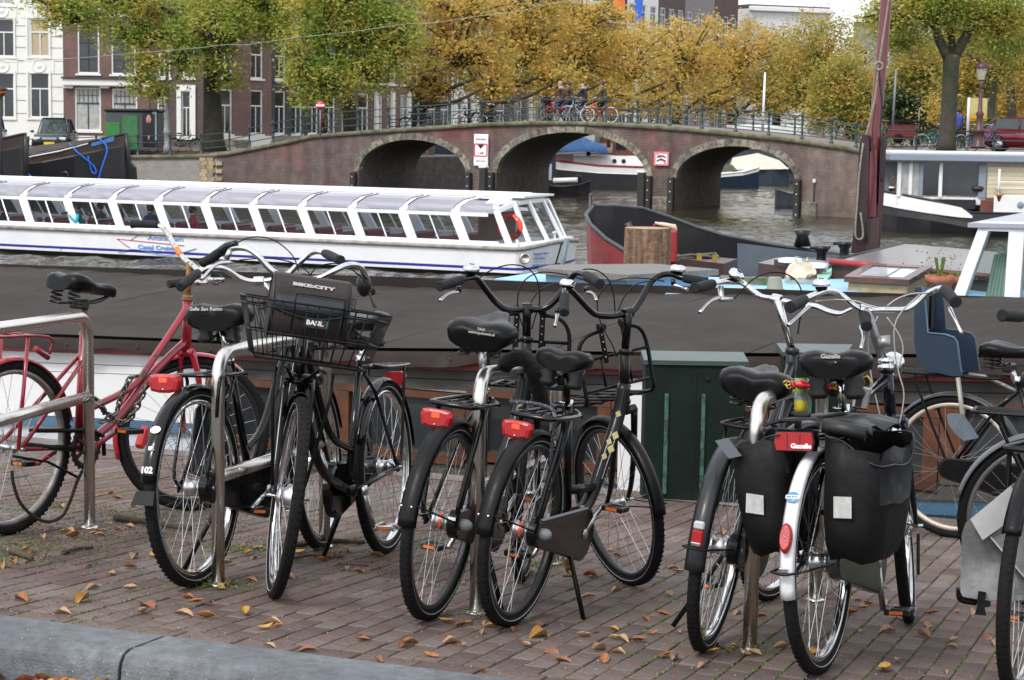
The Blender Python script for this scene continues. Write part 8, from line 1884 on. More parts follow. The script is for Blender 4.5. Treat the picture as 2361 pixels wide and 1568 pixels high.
pf = [(-.056, -.026), (-.062, 0), (-.056, .030), (.056, .030), (.062, 0), (.056, -.026)]
obj('reflector_frame', MB().loft([[(-.132, .03+y*1.08, .735+z*1.1) for y, z in pf], [(-.176, .03+y*1.06, .735+z*1.08) for y, z in pf]], 0, False), BLACK, b.root)
rf = obj('rear_reflector', MB().loft([[(-.177, .03+y, .735+z) for y, z in pf], [(-.181, .03+y*.98, .735+z*.97) for y, z in pf]], 0, False), REDL, b.root)
place_text('reflector_text', 'Gazelle', .020, MT((-.1822, .006, .723)) @ MR(-PI/2, 4, 'Z') @ RXZ, SIGNW, rf, .0008, 1.1)
for yy_ in (-.02, .02): obj('reflector_rib', MB().box((-.182, .03+yy_, .737), (.002, .002, .05)), INK, rf)
def guardM(a, rr=.372): return MT((rr*math.cos(a), 0, .35+rr*math.sin(a))) @ MR(-(a-PI/2), 4, 'Y') @ MR(-PI/2, 4, 'Z')
gm_ = guardM(R_(163), .369)
oval = lambda s_, n=20: [((.019*math.cos(2*PI*k/n))*s_, (.032*(1 if math.sin(2*PI*k/n) > 0 else -1)*min(1, abs(math.sin(2*PI*k/n))*.6+.0)+.028*math.sin(2*PI*k/n))*s_) for k in range(n)]
tl = obj('tail_light', MB().loft([[(x, y, 0) for x, y in oval(1)], [(x, y, .016) for x, y in oval(.96)], [(x, y, .021) for x, y in oval(.75)]], 0, True, gm_), REDL, b.root); obj('screw', MB().sphere((0, 0, .021), .004, 8, 6, 0, gm_), CHROME, tl)
st_ = obj('round_sticker', MB().lathe([(0, .001), (.019, .001), (.020, 0)], 22, 0, guardM(R_(142), .3685)), pm('sticker_pale_blue', (.06, .22, .42), .4), b.root); obj('sticker_band', MB().box((0, 0, .0015), (.042, .012, .001), 0, guardM(R_(142), .3685)), SIGNW, st_)
place_text('sticker_text', 'Jaap Evers', .0085, guardM(R_(142), .3702), INK, st_, .0002)
obj('guard_bracket', MB().tube(cr([(-.37, -.042, .36), (-.388, 0, .355), (-.37, .042, .36)], 4), .0045, 6).tube([(-.37, -.042, .36), (0, -.06, .35)], .0035, 5).tube([(-.37, .042, .36), (0, .06, .35)], .0035, 5), BLACK, b.root); obj('bracket_plate', MB().box((-.383, 0, .366), (.006, .032, .016), bev=.004), CHROME, b.root)
# panniers
PAN = pm('pannier_black', (.0035, .0035, .004), .65, 0, .25, 12, bump=.9, bsc=4, rvar=.1, spec=.25); PANL = pm('pannier_lid', (.006, .006, .0065), .5, 0, .3, 14, bump=.3, bsc=10, spec=.5); RFX = pm('reflective_patch', (.42, .42, .41), .4, 0, .15, 60)
pn = thing('pannier_bag', 'black double pannier with reflective patches over the rear wheel', 'pannier', b.M.copy())
def pannier(sy, xr, xf, zt, zb, wt, wb, sag):
    mb = MB(); rows = []
    for k, t in enumerate((0, .12, .3, .5, .7, .88, 1.0)):
        z = lerp(zb, zt, t); w = lerp(wb, wt, t)*(1+.06*math.sin(PI*t)); x0 = xr-.02*math.sin(PI*t)+(.05 if t == 0 else 0); x1 = xf+.02*math.sin(PI*t)-(.06 if t == 0 else 0); r = []
        for a, c in ((0, 0), (.35, -.01), (.75, 0), (1, .02)): r.append((x0+c+.006*math.sin(k*2+a*5), sy*(.065+w*a), z+(-.09*sag if t > .9 else 0)*a+.01*math.sin(a*6+k)))
        for a, c in ((1, .35), (.97, .6), (1, .85)): r.append((lerp(x0, x1, c), sy*(.065+w*a*(1.08-.08*abs(c-.6))), z-(.10*sag if t > .9 else 0)+.008*math.sin(c*9+k)))
        for a, c in ((1, 0), (.5, .01), (0, 0)): r.append((x1+c, sy*(.065+w*a), z-(.015*sag if t > .9 else 0)))
        rows.append(r if sy > 0 else r[::-1])
    rim_ = rows[-1]
    mb.loft(rows, 0, True, cap=False); mb.add(rows[0], [tuple(range(len(rows[0])))], 0, False)
    mb.add([(p[0]*.96+.006, p[1]*.98, p[2]-.12) for p in rim_]+list(rim_), [(i, (i+1) % len(rim_), (i+1) % len(rim_)+len(rim_), i+len(rim_)) for i in range(len(rim_))]+[tuple(range(len(rim_)))], 0, True)
    o = obj('pannier_side', mb, PAN, pn); obj('rim_binding', MB().tube(cr(rim_, 3, True), .0035, 5, close=True), PIPB, o); return o
pl_ = pannier(1, -.16, .22, .76, .38, .17, .12, .8); pr_ = pannier(-1, -.16, .27, .76, .37, .165, .13, 1.0)
obj('reflective_patch', MB().quad((-.196, .12, .51), (-.190, .18, .515), (-.193, .177, .575), (-.199, .12, .57)), RFX, pl_); obj('reflective_patch', MB().quad((-.197, -.155, .51), (-.199, -.10, .51), (-.199, -.10, .575), (-.197, -.155, .575)), RFX, pr_)
R = []
for k in range(9):
    x = lerp(-.12, .30, k/8); R.append([(x, -.20+.02*math.sin(k), .785-.02*(k % 3 == 0)), (x, -.12, .802), (x, 0, .806), (x, .09, .802), (x, .15, .785), (x, .15, .778), (x, .09, .795), (x, 0, .799), (x, -.12, .795), (x, -.20+.02*math.sin(k), .778-.02*(k % 3 == 0))])
obj('lid', MB().loft(R, 0, True), PANL, pn)
obj('lid_curl', MB().tube([(-.125, -.05, .785), (-.13, -.11, .775), (-.12, -.18, .76)], .024, 10), PANL, pn)
for yy_ in (.05, .01): obj('buckle', MB().box((-.05+.1*(yy_ > .02), yy_+.03, .812), (.02, .05, .012), bev=.003), PLASTIC, pn)
obj('strap', MB().box((.05, -.03, .810), (.30, .022, .003)), PAN, pn); obj('hanging_strap', MB().box((.24, -.255, .36), (.03, .004, .13)), PAN, pn)
obj('grey_strap', MB().loft([[(-.13, .26, .74), (-.13, .30, .73), (-.125, .30, .73), (-.125, .26, .74)], [(-.20, .19, .69), (-.20, .23, .68), (-.195, .23, .68), (-.195, .19, .69)]], 0, False), pm('strap_grey', (.05, .055, .065), .5), pn)
# red sleeved chain lock with padlock
yl = (b.M @ Vector((.29, 0, .85))).y
RSL = pm('red_sleeve', (.42, .012, .02), .3, 0, .2, 30, coat=.3)
ck = thing('chain_lock', 'red-sleeved chain lock round the seat post with steel padlock', 'chain lock', WY(*r6(1170, 965), yl)); ti = ck.matrix_world.inverted()
Q = cr([WY(*r6(x, y), yl-.05) for x, y in ((1010, 965), (1060, 955), (1170, 965), (1260, 962), (1320, 985))], 6)
obj('sleeve', MB().tube(Q, [.013+.0035*math.sin(i*1.05) for i in range(len(Q))], 12), RSL, ck, ti)
for i, (x, y) in enumerate(((975, 945), (990, 962), (1335, 968), (1358, 972), (1440, 950), (1465, 968), (1490, 975), (1510, 985), (1530, 975))):
    q = WY(*r6(x, y), yl-.05+.02*(i > 3)); M = ti @ MT(q) @ MR(i*1.3, 4, 'Y'); obj('link', MB().tube([(.012*math.cos(a), .003*math.sin(a*2), .008*math.sin(a)) for a in [2*PI*j/12 for j in range(12)]], .0028, 6, 0, M, close=True), BRS, ck)
q = WY(*r6(1560, 1060), yl-.06); M = ti @ MT(q) @ MR(R_(10), 4, 'Y')
obj('padlock', MB().box((0, 0, 0), (.052, .024, .075), 0, M, bev=.006), pm('padlock_steel', (.38, .37, .36), .3, .9, .15, 30), ck); obj('shackle', MB().tube(cr([(-.018, 0, .03), (-.018, 0, .055), (0, 0, .072), (.018, 0, .055), (.018, 0, .03)], 4), .0045, 8, 0, M), BRS, ck); obj('lock_core', MB().box((-.008, -.013, .0), (.02, .004, .06), 0, M), INK, ck)
t = thing('plastic_bag', 'green and yellow snack wrapper stuck on the right rack hoop', 'wrapper', WY(*r6(1080, 1060), yl+.1)); ti = t.matrix_world.inverted(); rr_ = random.Random(2)
R = []
for k, y in enumerate((905, 960, 1020, 1080, 1140, 1190)): 
    R.append([WY(*r6(1085+(50+8*rr_.random())*math.cos(a)*(1-.1*k*(k < 2)), y), yl+.02+.05*math.sin(a)+.02*rr_.random()) for a in [2*PI*j/9 for j in range(9)]])
mb = MB(); mb.loft(R, 0, True); mb.m = [([0, 0, 1, 2, 2, 2])[min(5, i//9)] for i in range(len(mb.f))]
obj('wrapper', mb, [pm('wrap_green', (.12, .30, .05), .35, 0, .4, 20), pm('wrap_grey', (.2, .22, .2), .35, 0, .5, 30), pm('wrap_yellow', (.5, .42, .03), .35)], t, ti)
# rusty chain hanging by bicycle 5
def r5(x, y): return (1550+x/1.7425)/1.7348, (1700+y/1.7425)/1.7348
chain('rusty chain hanging to the ground beside the middle rack hoop', [WY(*r5(x, y), 7.25) for x, y in ((1235, 860), (1240, 930), (1255, 990), (1280, 1040), (1250, 1050), (1200, 1040))], .015, .005, RUST, .026, 'chain', 'chain')
chain('second strand of rusty chain by the middle rack hoop', [WY(*r5(x, y), 7.27) for x, y in ((1268, 860), (1275, 930), (1278, 990), (1285, 1035))], .015, .005, RUST, .026, 'chain', 'chain')
# ---- 8: bicycle with blue child seat ----
def r8(x, y): return (3550+x/2.24)/1.7348, (1200+y/2.24)/1.7348
b = Bike('black bicycle with blue plastic child seat behind its saddle', (2195, 1240), (2720, 1305), R=.36, lean=0)
b.rear(rim=pm('cream_rim', (.5, .45, .38), .45, .3, .15), mg=(R_(-5), R_(185)), mgm=pm('guard_dark', (.035, .036, .04), .45), stripe=False, spokes=36); b.frame_('diamond', seat=(.30, .80)); b.post(.93, mat=ALU, r=.016); b.stem(1.05); b.front()
add_saddle(b.root, Vector((b.sp[0]+.03, 0, .955)), 'comfort', 0, 0, 'coil'); b.chaincase(mat=BLACKM, sy=-.06); b.carrier(.80, -.28, .26, .07, .007, BLACKM); b.cranks(R_(190), ALU)
BPL = pm('child_seat_blue', (.014, .028, .05), .42, 0, .12, 8)
cs = thing('child_seat', 'blue plastic child seat mounted over the rear wheel at the right', 'child seat', b.M @ MT((.05, .02, -.01)))
out = [b.L(*r8(x, y), 0) for x, y in ((228, -115), (235, -150), (300, -150), (325, 0), (345, 255), (500, 270), (575, 295), (605, 335), (640, 590), (650, 640), (560, 640), (400, 600), (290, 555), (252, 500), (225, 330))]
poly = [(p.x, p.z) for p in out]; c = (sum(p[0] for p in poly)/len(poly), sum(p[1] for p in poly)/len(poly))
for sy in (-1, 1): obj('side_shell', MB().prism(poly, sy*.115-.007, sy*.115+.007), BPL, cs)
bk_ = [out[0], out[14], out[13], out[12], out[11], out[10]]
R = [[(p.x, -.112, p.z), (p.x+.012, -.112, p.z+.008), (p.x+.012, .112, p.z+.008), (p.x, .112, p.z)] for p in bk_]; obj('back_and_base', MB().loft(R, 0, True), BPL, cs)
obj('edge_rim', MB().tube([(p.x, -.122, p.z) for p in out[2:10]], .006, 6), pm('child_seat_blue_edge', (.04, .075, .13), .4), cs)
pp = [b.L(*r8(x, y), 0) for x, y in ((612, 650), (650, 970), (655, 1250))]; obj('foot_bar', MB().tube([(p.x, -.12, p.z) for p in pp], .012, 8), pm('foot_bar_grey', (.26, .25, .22), .5, .3), cs)
pf = [b.L(*r8(x, y), 0) for x, y in ((545, 965), (660, 970), (720, 1050), (800, 1180), (700, 1200), (620, 1140), (560, 1050))]; obj('foot_rest', MB().prism([(p.x, p.z) for p in pf], -.17, -.125), pm('foot_rest_grey', (.10, .12, .15), .55, 0, .3, 10), cs)
pm_ = [b.L(*r8(x, y), 0) for x, y in ((640, 640), (780, 660), (960, 740), (1060, 790))]; obj('mounting_bar', MB().tube([(p.x, -.02, p.z) for p in pm_], .009, 8), pm('foot_bar_grey', (.26, .25, .22), .5), cs)
obj('harness', MB().box((c[0]-.06, -.02, c[1]+.12), (.012, .04, .16)), BLACKM, cs)
# ---- 9 and 10: right edge ----
def r9(x, y): return (3550+x/1.802)/1.7348, (1850+y/1.802)/1.7348
b = Bike('bicycle with broad grey mudguard cut off by the right picture edge', (2403, 1402), (2990, 1460), R=.345, lean=0)
b.rear(rim=pm('grey_rim', (.12, .11, .11), .45, .3, .15), mg=(R_(30), R_(168)), mgm=pm('guard_mid_grey', (.10, .105, .115), .4, 0, .1), stripe=False, w=.034); b.frame_('step'); b.post(.95); b.stem(1.05); b.front(); add_saddle(b.root, Vector((b.sp[0]+.06, 0, .98)), 'comfort'); b.carrier(.78, -.3, .22, .07, .007); b.chaincase(); b.cranks(R_(80))
b = Bike('bicycle with worn grey panniers nearest the right picture edge', (2346, 1604), (2490, 1480), R=.35, lean=R_(1))
b.rear(mg=(R_(60), R_(150)), mgm=BLACKM); b.frame_('step'); b.post(.95); b.steer(R_(10)); b.stem(1.08); b.front(); b.carrier(.76, -.12, .28, .08, .008, BLACKM); b.chaincase(); b.cranks(R_(120)); add_saddle(b.root, Vector((b.sp[0]+.06, 0, .975)), 'comfort')
yb = (b.M @ b.steerM @ b.hc).y
b.bar([(2311, 727, yb-.2), (2335, 728, yb-.15), (2362, 728, yb-.08), (2400, 715, yb), (2450, 720, yb), (2500, 725, yb), (2540, 715, yb-.05), (2570, 730, yb-.2)], grips=(10, 4), gr=.0185)
GPAN = pm('pannier_grey', (.13, .13, .13), .5, 0, .25, 7, bump=.8, bsc=14, col2=(.24, .24, .24), msc=4); GPL = pm('pannier_patch', (.42, .42, .42), .45, 0, .15, 10)
yg = (b.M @ Vector((-.1, .1, .5))).y
pg = thing('pannier_bag', 'worn silver-grey pannier with pale flap at the right edge', 'pannier', WY(2300, 1300, yg)); ti = pg.matrix_world.inverted()
def flatp(name, pts, d0, d1, mt, sm=False):
    R = [[WY(*r9(x, y), yg+d0) for x, y in pts], [WY(*r9(x, y), yg+d1) for x, y in pts]]; return obj(name, MB().loft(R, 0, sm), mt, pg, ti)
flatp('side_body', [(535, 520), (560, 440), (610, 390), (760, 280), (1000, 300), (1050, 560), (1030, 990), (840, 1000), (700, 985), (540, 965), (525, 930)], .0, .16, GPAN)
flatp('folded_panel', [(740, 540), (985, 280), (1060, 320), (1100, 900), (985, 830), (860, 690)], -.03, -.005, pm('pannier_grey2', (.17, .17, .17), .45, 0, .25, 7, bump=.8, bsc=14))
flatp('pale_flap', [(597, 408), (890, 165), (990, 345), (685, 560)], -.045, -.033, GPL); flatp('seam', [(738, 540), (745, 530), (990, 820), (985, 832)], -.036, -.030, RFX)
flatp('top_sheet', [(890, 160), (985, 110), (1100, 180), (1100, 420), (1000, 350)], -.05, -.02, GPAN)
flatp('buckle', [(655, 925), (712, 935), (705, 990), (745, 1000), (740, 1040), (700, 1045), (712, 1105), (628, 1095), (645, 1035), (645, 990)], -.03, -.005, PLASTIC); obj('strap', MB().tube(cr([WY(*r9(x, y), yg+.02) for x, y in ((520, 900), (520, 970), (550, 995), (640, 1010))], 4), .010, 8), BLACKM, pg, ti)
# ---------------- riders and bicycles on the bridge ----------------
def mini_bike(label, M, paint, white=False, group=None):
    t = thing('bicycle', label, 'bicycle', M, group)
    for x, nm in ((0, 'rear_wheel'), (1.08, 'front_wheel')):
        T = MT((x, 0, .34)) @ RXZ
        w = obj(nm, MB().tube([(x+.32*math.cos(a), 0, .34+.32*math.sin(a)) for a in [2*PI*k/24 for k in range(24)]], .018, 6, close=True), WHITEP if white else RUBBER, t)
        mb = MB()
        for k in range(10): a = 2*PI*k/10; mb.tube([(x, 0, .34), (x+.31*math.cos(a), 0, .34+.31*math.sin(a))], .004, 3)
        tag(obj('spokes', mb, SPOKE, w), kind='stuff')
        obj('mudguard', MB().tube([(x+.36*math.cos(a), 0, .34+.36*math.sin(a)) for a in [R_(40)+R_(130)*k/8 for k in range(9)]], .02, 5), paint, w)
    mb = MB(); r = .022
    for a, c in (((.45, .28), (.27, .82)), ((.85, .86), (.80, .98)), ((.85, .86), (.46, .28)), ((.84, .8), (.33, .6)), ((0, .34), (.45, .28)), ((0, .34), (.3, .75)), ((.88, .75), (1.08, .34))): mb.tube([(a[0], 0, a[1]), (c[0], 0, c[1])], r, 6)
    obj('frame', mb, paint, t); obj('saddle', MB().sphere((.24, 0, .93), (.13, .08, .04), 8, 6), SADD, t)
    obj('handlebar', MB().tube(cr([(.62, .27, 1.06), (.78, .2, 1.1), (.82, 0, 1.04), (.78, -.2, 1.1), (.62, -.27, 1.06)], 3), .015, 6), CHROME, t); return t
def deckM(x, y, v, face): 
    p = WV(x, y, vB+v); u = p.dot(EV); q = E(u, vB+v, deck(u)-.04); return MT(q) @ MR(ANG+face, 4, 'Z')
PLAID = clothm('plaid_brown', (.10, .045, .025), col2=(.03, .015, .012), msc=9, mth=(.48, .52)); BRJ = clothm('jacket_brown', (.07, .03, .025)); GHD = clothm('hood_grey', (.28, .28, .31)); BLKJ = clothm('jacket_charcoal', (.018, .019, .025)); OLV = clothm('jacket_olive_brown', (.06, .05, .03)); BLOND = clothm('hair_blond', (.35, .25, .13)); BRH = clothm('hair_brown', (.06, .03, .02))
WF = PI+.1
RBK = pm('bike_red', (.4, .02, .03), .35)
m1 = mini_bike('red bicycle with dark front crate under the first rider on the bridge', deckM(1310, 275, 1.4, WF), RBK); obj('front_crate', MB().box((1.05, 0, .95), (.4, .34, .28), bev=.02), BLACKM, m1)
def rider(label, M, top, hair, hood=None, legs=JEANS, **k): return person(label, M @ MT((.25, 0, 0)), ride_pose(), top, legs, hair, hood=hood, **k)
rider('blond rider in brown jacket and grey hood crossing the bridge', deckM(1310, 275, 1.4, WF), BRJ, BLOND, GHD)
m2 = mini_bike('bicycle of the rider in the plaid jacket', deckM(1330, 275, 2.4, WF), BLACKM); rider('rider in a plaid brown jacket on the bridge', deckM(1330, 275, 2.4, WF), PLAID, BRH)
m3 = mini_bike('light blue bicycle with pale frame under the bald rider', deckM(1362, 275, 1.2, WF), pm('bike_pale', (.45, .5, .58), .35)); rider('bald rider in charcoal jacket with grey hood on the bridge', deckM(1362, 275, 1.2, WF), BLKJ, None, GHD)
m4 = mini_bike('red bicycle with white tyres at the rear of the riders', deckM(1408, 277, 1.0, WF), RBK, True); rider('dark-haired rider in olive jacket, last of the group on the bridge', deckM(1408, 277, 1.0, WF), OLV, BRH, legs=DARKP)
for x, y, v, f, lb, wh in ((1060, 290, 4.4, .15, 'parked bicycle with pale rims leaning on the far railing, left', True), (1100, 285, 4.5, .1, 'parked dark bicycle beside the pale-rimmed one', False), (935, 295, 4.3, .2, 'parked bicycle at the left end of the far railing', False)): mini_bike(lb, deckM(x, y, v, f), BLACKM, wh)
p = WY(402, 340, 99); p.z = -.45; mini_bike('black bicycle parked by the brown house door', frame(p, .1), BLACKM)
for i, (x, Y, c_) in enumerate(((2125, 79, GRN), (2240, 78, pm('bike_blue', (.05, .1, .3), .4)), (2215, 82, BLACKM), (2150, 84, pm('bike_blue', (.05, .1, .3), .4)))): p = WY(x, 335, Y); p.z = .5; mini_bike(['green bicycle left of the forked tree', 'blue bicycle right of the forked tree', 'black bicycle behind the blue one by the lamp post', 'blue bicycle behind the green one'][i], frame(p, .2*i), c_, i % 2 == 0)
def stand_pose(): return dict(pelvis=(0, 0, .95), belly=(0, 0, 1.1), chest=(0, 0, 1.33), neck=(0, 0, 1.5), head0=(.02, 0, 1.6), head1=(.02, 0, 1.7), shl=(0, .19, 1.42), shr=(0, -.19, 1.42), ell=(-.02, .24, 1.15), elr=(-.02, -.24, 1.15), wrl=(.08, .24, .92), wrr=(.08, -.24, .92), hal=(.1, .23, .85), har=(.1, -.23, .85), hil=(0, .1, .9), hir=(0, -.1, .9), knl=(.08, .11, .5), knr=(0, -.11, .5), anl=(.02, .11, .08), anr=(-.15, -.11, .1), tol=(.16, .11, .04), tor=(-.02, -.11, .04))
p = WY(746, 320, 98); p.z = -.1; person('pedestrian in dark red coat below the no-entry sign', frame(p, -.4), stand_pose(), clothm('coat_maroon', (.10, .02, .02)), DARKP, BRH)
p = WY(2207, 330, 85); p.z = .5; person('pedestrian in blue jacket right of the forked tree', frame(p, 2), stand_pose(), clothm('jacket_blue', (.04, .07, .3)), DARKP, BRH)
# ---------------- fallen leaves, twigs, moss ----------------
LEAFC = [pm('leaf_brown', (.25, .095, .035), .6, 0, .35, 30, col2=(.11, .04, .02), msc=25), pm('leaf_tan', (.40, .26, .15), .6, 0, .25, 30, col2=(.28, .15, .07), msc=25), pm('leaf_yellow', (.46, .27, .06), .55, 0, .2, 30, col2=(.34, .15, .04), msc=25), pm('leaf_orange_brown', (.36, .145, .045), .6, 0, .35, 30, col2=(.16, .06, .02), msc=20)]
LABL = ['curled dark brown leaf lying on the brick pavement', 'pale tan leaf lying on the brick pavement', 'yellow leaf lying on the brick pavement', 'orange-brown curled leaf lying on the brick pavement']
def leaf_me(seed):
    r = random.Random(seed); L_ = r.uniform(.075, .115); W_2 = L_*r.uniform(.20, .30); curl = r.uniform(.3, 1.0); bend = r.uniform(-.6, .9); nx, ny = 8, 4; vs = []; fs = []
    for i in range(nx+1):
        t = i/nx; x = (t-.5)*L_; w = W_2*(math.sin(PI*min(1, t*1.03))**.75)*(1+.10*r.uniform(-1, 1))
        for j in range(-ny//2, ny//2+1):
            s_ = j/(ny/2); vs.append((x, s_*w*(1-.3*curl), abs(s_)**1.6*w*curl*1.3+bend*.22*(x*x)/L_*4+.004+r.uniform(-.0015, .0015)))
    n = ny+1
    for i in range(nx):
        for j in range(ny): fs.append((i*n+j, i*n+j+1, (i+1)*n+j+1, (i+1)*n+j))
    b0 = len(vs); vs += [(-L_*.5, -.0012, .004), (-L_*.5, .0012, .004), (-L_*.72, .001, .008), (-L_*.72, -.001, .008)]; fs.append((b0, b0+1, b0+2, b0+3))
    return MB().add(vs, fs, 0, True)
LM_ = [[leaf_me(s_).mesh('fallen_leaf', LEAFC[c]) for s_ in range(c*10, c*10+5)] for c in range(4)]
lv = random.Random(11)
spots = [(340, 1397, 0), (433, 1382, 3), (452, 1390, 3), (478, 1397, 3), (330, 1415, 1), (425, 1418, 1), (473, 1426, 3), (145, 1417, 1), (628, 1440, 1), (640, 1446, 3), (708, 1502, 0), (840, 1475, 3), (838, 1478, 0), (870, 1525, 0), (1062, 1444, 0), (1113, 1440, 1), (1160, 1458, 0), (1185, 1455, 3), (1248, 1442, 0), (1240, 1470, 2), (1345, 1470, 1), (1373, 1460, 1), (1434, 1478, 1), (1380, 1502, 1), (1425, 1507, 1), (1288, 1522, 3), (1302, 1527, 0), (1210, 1492, 1), (1355, 1378, 1), (1332, 1383, 1), (1362, 1330, 0), (1365, 1334, 1), (1422, 1363, 1), (1415, 1475, 1), (1540, 1512, 3), (1555, 1520, 1), (1530, 1515, 0), (1620, 1540, 1), (1490, 1432, 3), (1528, 1420, 0), (1505, 1462, 3), (1565, 1462, 1),
         (1800, 1497, 1), (1845, 1504, 2), (1878, 1500, 1), (1690, 1500, 3), (1722, 1512, 3), (1640, 1508, 2), (1700, 1418, 1), (1755, 1424, 0), (2000, 1395, 3), (1990, 1405, 1), (2060, 1400, 0), (1985, 1460, 1), (2045, 1457, 1), (2140, 1445, 3), (2145, 1452, 1), (2130, 1470, 1), (2200, 1480, 1), (2195, 1495, 1), (2245, 1415, 1), (2290, 1487, 1), (2280, 1475, 0), (2070, 1530, 1), (2300, 1530, 3), (2180, 1552, 1), (1550, 1315, 1), (1565, 1320, 2), (820, 1318, 3), (835, 1322, 0), (800, 1316, 1), (740, 1295, 3), (755, 1290, 0), (735, 1270, 1), (870, 1283, 1), (350, 1283, 2), (310, 1287, 1), (580, 1340, 1), (510, 1360, 2), (530, 1350, 3), (250, 1210, 2), (270, 1225, 3), (300, 1200, 0), (230, 1235, 1), (100, 1240, 1), (150, 1225, 2), (60, 1270, 2), (70, 1280, 3), (30, 1300, 3), (5, 1310, 2), (15, 1272, 1), (300, 1220, 1), (270, 1152, 3), (255, 1140, 0), (310, 1171, 1), (570, 1280, 2), (560, 1262, 3), (585, 1290, 1), (1360, 1240, 3), (1290, 1250, 0), (1060, 1130, 3), (1930, 1340, 1), (1965, 1330, 3), (1680, 1340, 1), (2330, 1440, 3), (1640, 1330, 3), (1340, 1198, 1), (1600, 1290, 0), (985, 1545, 1), (622, 1492, 1), (405, 1472, 1), (430, 1475, 1)]
for k in range(70): spots.append((lv.uniform(0, 2361), lv.uniform(1080, 1560)**1.0, lv.randrange(4)))
for k in range(30): a_ = lv.choice([(250, 1230), (60, 1290), (770, 1280), (1090, 1440), (1700, 1500), (1990, 1400), (560, 1290)]); spots.append((a_[0]+lv.gauss(0, 45), a_[1]+lv.gauss(0, 10), lv.randrange(4)))
for x, y, c in spots:
    p = G(x, y)
    if not V_K1 < p.dot(NP_) < V_Q: continue
    o = obj('fallen_leaf', lv.choice(LM_[c]), None); tag(o, LABL[c], 'leaf', ['dark brown fallen leaves on the pavement', 'pale tan fallen leaves on the pavement', 'yellow fallen leaves on the pavement', 'orange-brown fallen leaves on the pavement'][c])
    s_ = lv.uniform(.42, .85); o.matrix_world = MT(p+Vector((0, 0, .002))) @ MR(lv.uniform(0, 6.28), 4, 'Z') @ MR(lv.gauss(0, .12), 4, 'X') @ MR(lv.gauss(0, .12), 4, 'Y') @ Matrix.Scale(s_, 4)
# gutter litter: a drift of leaves against the kerb
src = [m for g in LM_ for m in g]; mb = MB(); data = [([v.co.copy() for v in m.vertices], [tuple(q.vertices) for q in m.polygons], i//5) for i, m in enumerate(src)]
for k in range(260):
    u = lv.uniform(-4.3, -1.9); v = V_K0-.03-abs(lv.gauss(0, .12)); q = Vector(gp(u, v, -.165+lv.uniform(0, .05))); vs, fs, ci_ = lv.choice(data)
    mb.add(vs, fs, ci_, True, MT(q) @ MR(lv.uniform(0, 6.28), 4, 'Z') @ MR(lv.gauss(0, .5), 4, 'X'))
tag(obj('gutter_leaves', mb, LEAFC), 'drift of fallen brown leaves in the gutter below the kerb', 'leaf litter', kind='stuff')
mb = MB()
for k in range(320):
    p = G(lv.gauss(380, 120), 356+0); u = lv.uniform(bu(300, 357)[0], bu(430, 357)[0]); q = Vector(E(u, vB+.7+lv.random()*1.6, -.43+lv.random()*.08)); vs, fs, ci_ = lv.choice(data); mb.add(vs, fs, ci_, True, MT(q) @ MR(lv.uniform(0, 6.28), 4, 'Z') @ Matrix.Scale(1.6, 4))
tag(obj('leaf_heap', mb, LEAFC), 'heap of orange leaves behind the railing on the far quay', 'leaf litter', kind='stuff')
# twigs
TWG = pm('twig_bark', (.07, .05, .035), .9, 0, .3, 30, bump=1, bsc=80)
for pts, r, lb in ((((265, 1202), (310, 1208), (350, 1212), (400, 1222), (440, 1228)), .016, 'thick brown broken branch left of the numbered bicycle'), (((640, 1268), (700, 1262), (760, 1256), (840, 1258)), .014, 'dark bark-covered stick behind the basket bicycle wheel'), (((645, 1296), (690, 1290), (720, 1285), (790, 1290)), .008, 'thin dark twig under the basket bicycle'),
                   (((145, 1280), (180, 1270), (215, 1268)), .009, 'short twig on the dirt at the left'), (((25, 1278), (60, 1290), (75, 1296)), .013, 'stubby grey stick near the left edge'), (((1655, 1492), (1672, 1500), (1680, 1508)), .007, 'small forked twig below the left right-hand wheel'), (((780, 1302), (850, 1308)), .004, 'hair-thin twig beside the brown leaves')):
    P = [G(x, y)+Vector((0, 0, r+.002)) for x, y in pts]; t = thing('twig', lb, 'twig', P[0].copy()); ti = t.matrix_world.inverted(); Q = cr(P, 4); obj('stick', MB().tube(Q, [r*(1.05-.4*i/len(Q)+.1*math.sin(i*2.1)) for i in range(len(Q))], 8), TWG, t, ti)
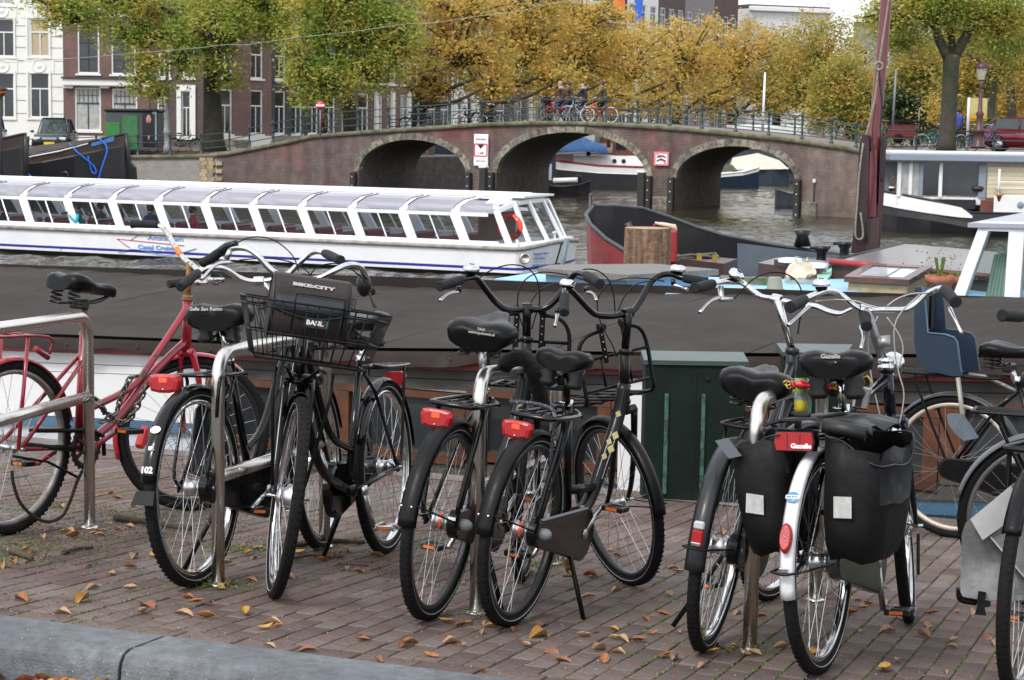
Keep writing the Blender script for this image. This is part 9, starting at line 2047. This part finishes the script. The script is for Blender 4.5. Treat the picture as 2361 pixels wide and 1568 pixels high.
# moss and grass tufts in the joints, dirt patch
MOSS = leafmat('moss_blades', [(.05, .11, .015), (.10, .18, .02), (.17, .19, .04)], .2); DIRT = pm('dirt_crumbs', (.11, .085, .055), .95, 0, .4, 20)
P = []
def tuft(x, y, n, sx, sy, h=.012):
    q = G(x, y)
    for _ in range(n): dx, dy = lv.gauss(0, sx), lv.gauss(0, sy); P.append((q.x+dx, q.y+dy, gz(q.x+dx, q.y+dy)+abs(lv.gauss(0, h))))
for x, y, n, sx, sy in ((503, 1352, 500, .10, .05), (1098, 1418, 150, .05, .04), (1728, 1508, 140, .05, .04), (560, 1270, 350, .10, .05), (20, 1262, 900, .25, .16), (0, 1300, 300, .1, .08), (200, 1180, 700, .35, .16), (740, 1262, 200, .08, .05), (1270, 1305, 260, .08, .05), (660, 1335, 90, .04, .02), (1520, 1150, 260, .3, .02), (600, 1062, 500, .9, .02), (1150, 1095, 300, .5, .02)): tuft(x, y, n, sx, sy)
for k in range(10500):     # along brick joints
    u = UMIN+round(lv.uniform(0, (UMAX-UMIN)/W_))*W_+lv.gauss(0, .002); v = lv.uniform(V_K1, V_Q-1); 
    if math.sin(u*3.1)+math.sin(v*2.3+u)+lv.gauss(0, .5) > .1:
        x0 = lv.uniform(-.03, .03)
        for j in range(4): q = gp(u, v+lv.gauss(0, .03)); P.append((q[0], q[1], q[2]+.0005+lv.random()*.003))
me = leafmesh('moss', P, .0065, MOSS); tag(obj('moss', me, None), 'green moss and small weeds in the pavement joints', 'moss', kind='stuff')
P = []
for x, y, n, sx, sy in ((150, 1225, 5200, .5, .2), (20, 1280, 2400, .3, .2), (300, 1190, 1900, .35, .15), (780, 1280, 600, .2, .15), (860, 1318, 260, .1, .05), (1090, 1300, 200, .1, .05)): tuft(x, y, n, sx, sy, .003)
me = leafmesh('dirt', P, .006, DIRT); tag(obj('dirt', me, None), 'scattered dirt and litter on the pavement at the left', 'dirt', kind='stuff')
mb = MB()
for k in range(700):
    x, y = lv.uniform(0, 2361), lv.uniform(1090, 1568); q = G(x, y); mb.sphere(q+Vector((0, 0, .001)), lv.uniform(.001, .0032), 5, 3)
tag(obj('grit', mb, pm('grit_pale', (.35, .33, .3), .9)), 'pale grit scattered on the bricks', 'grit', kind='stuff')
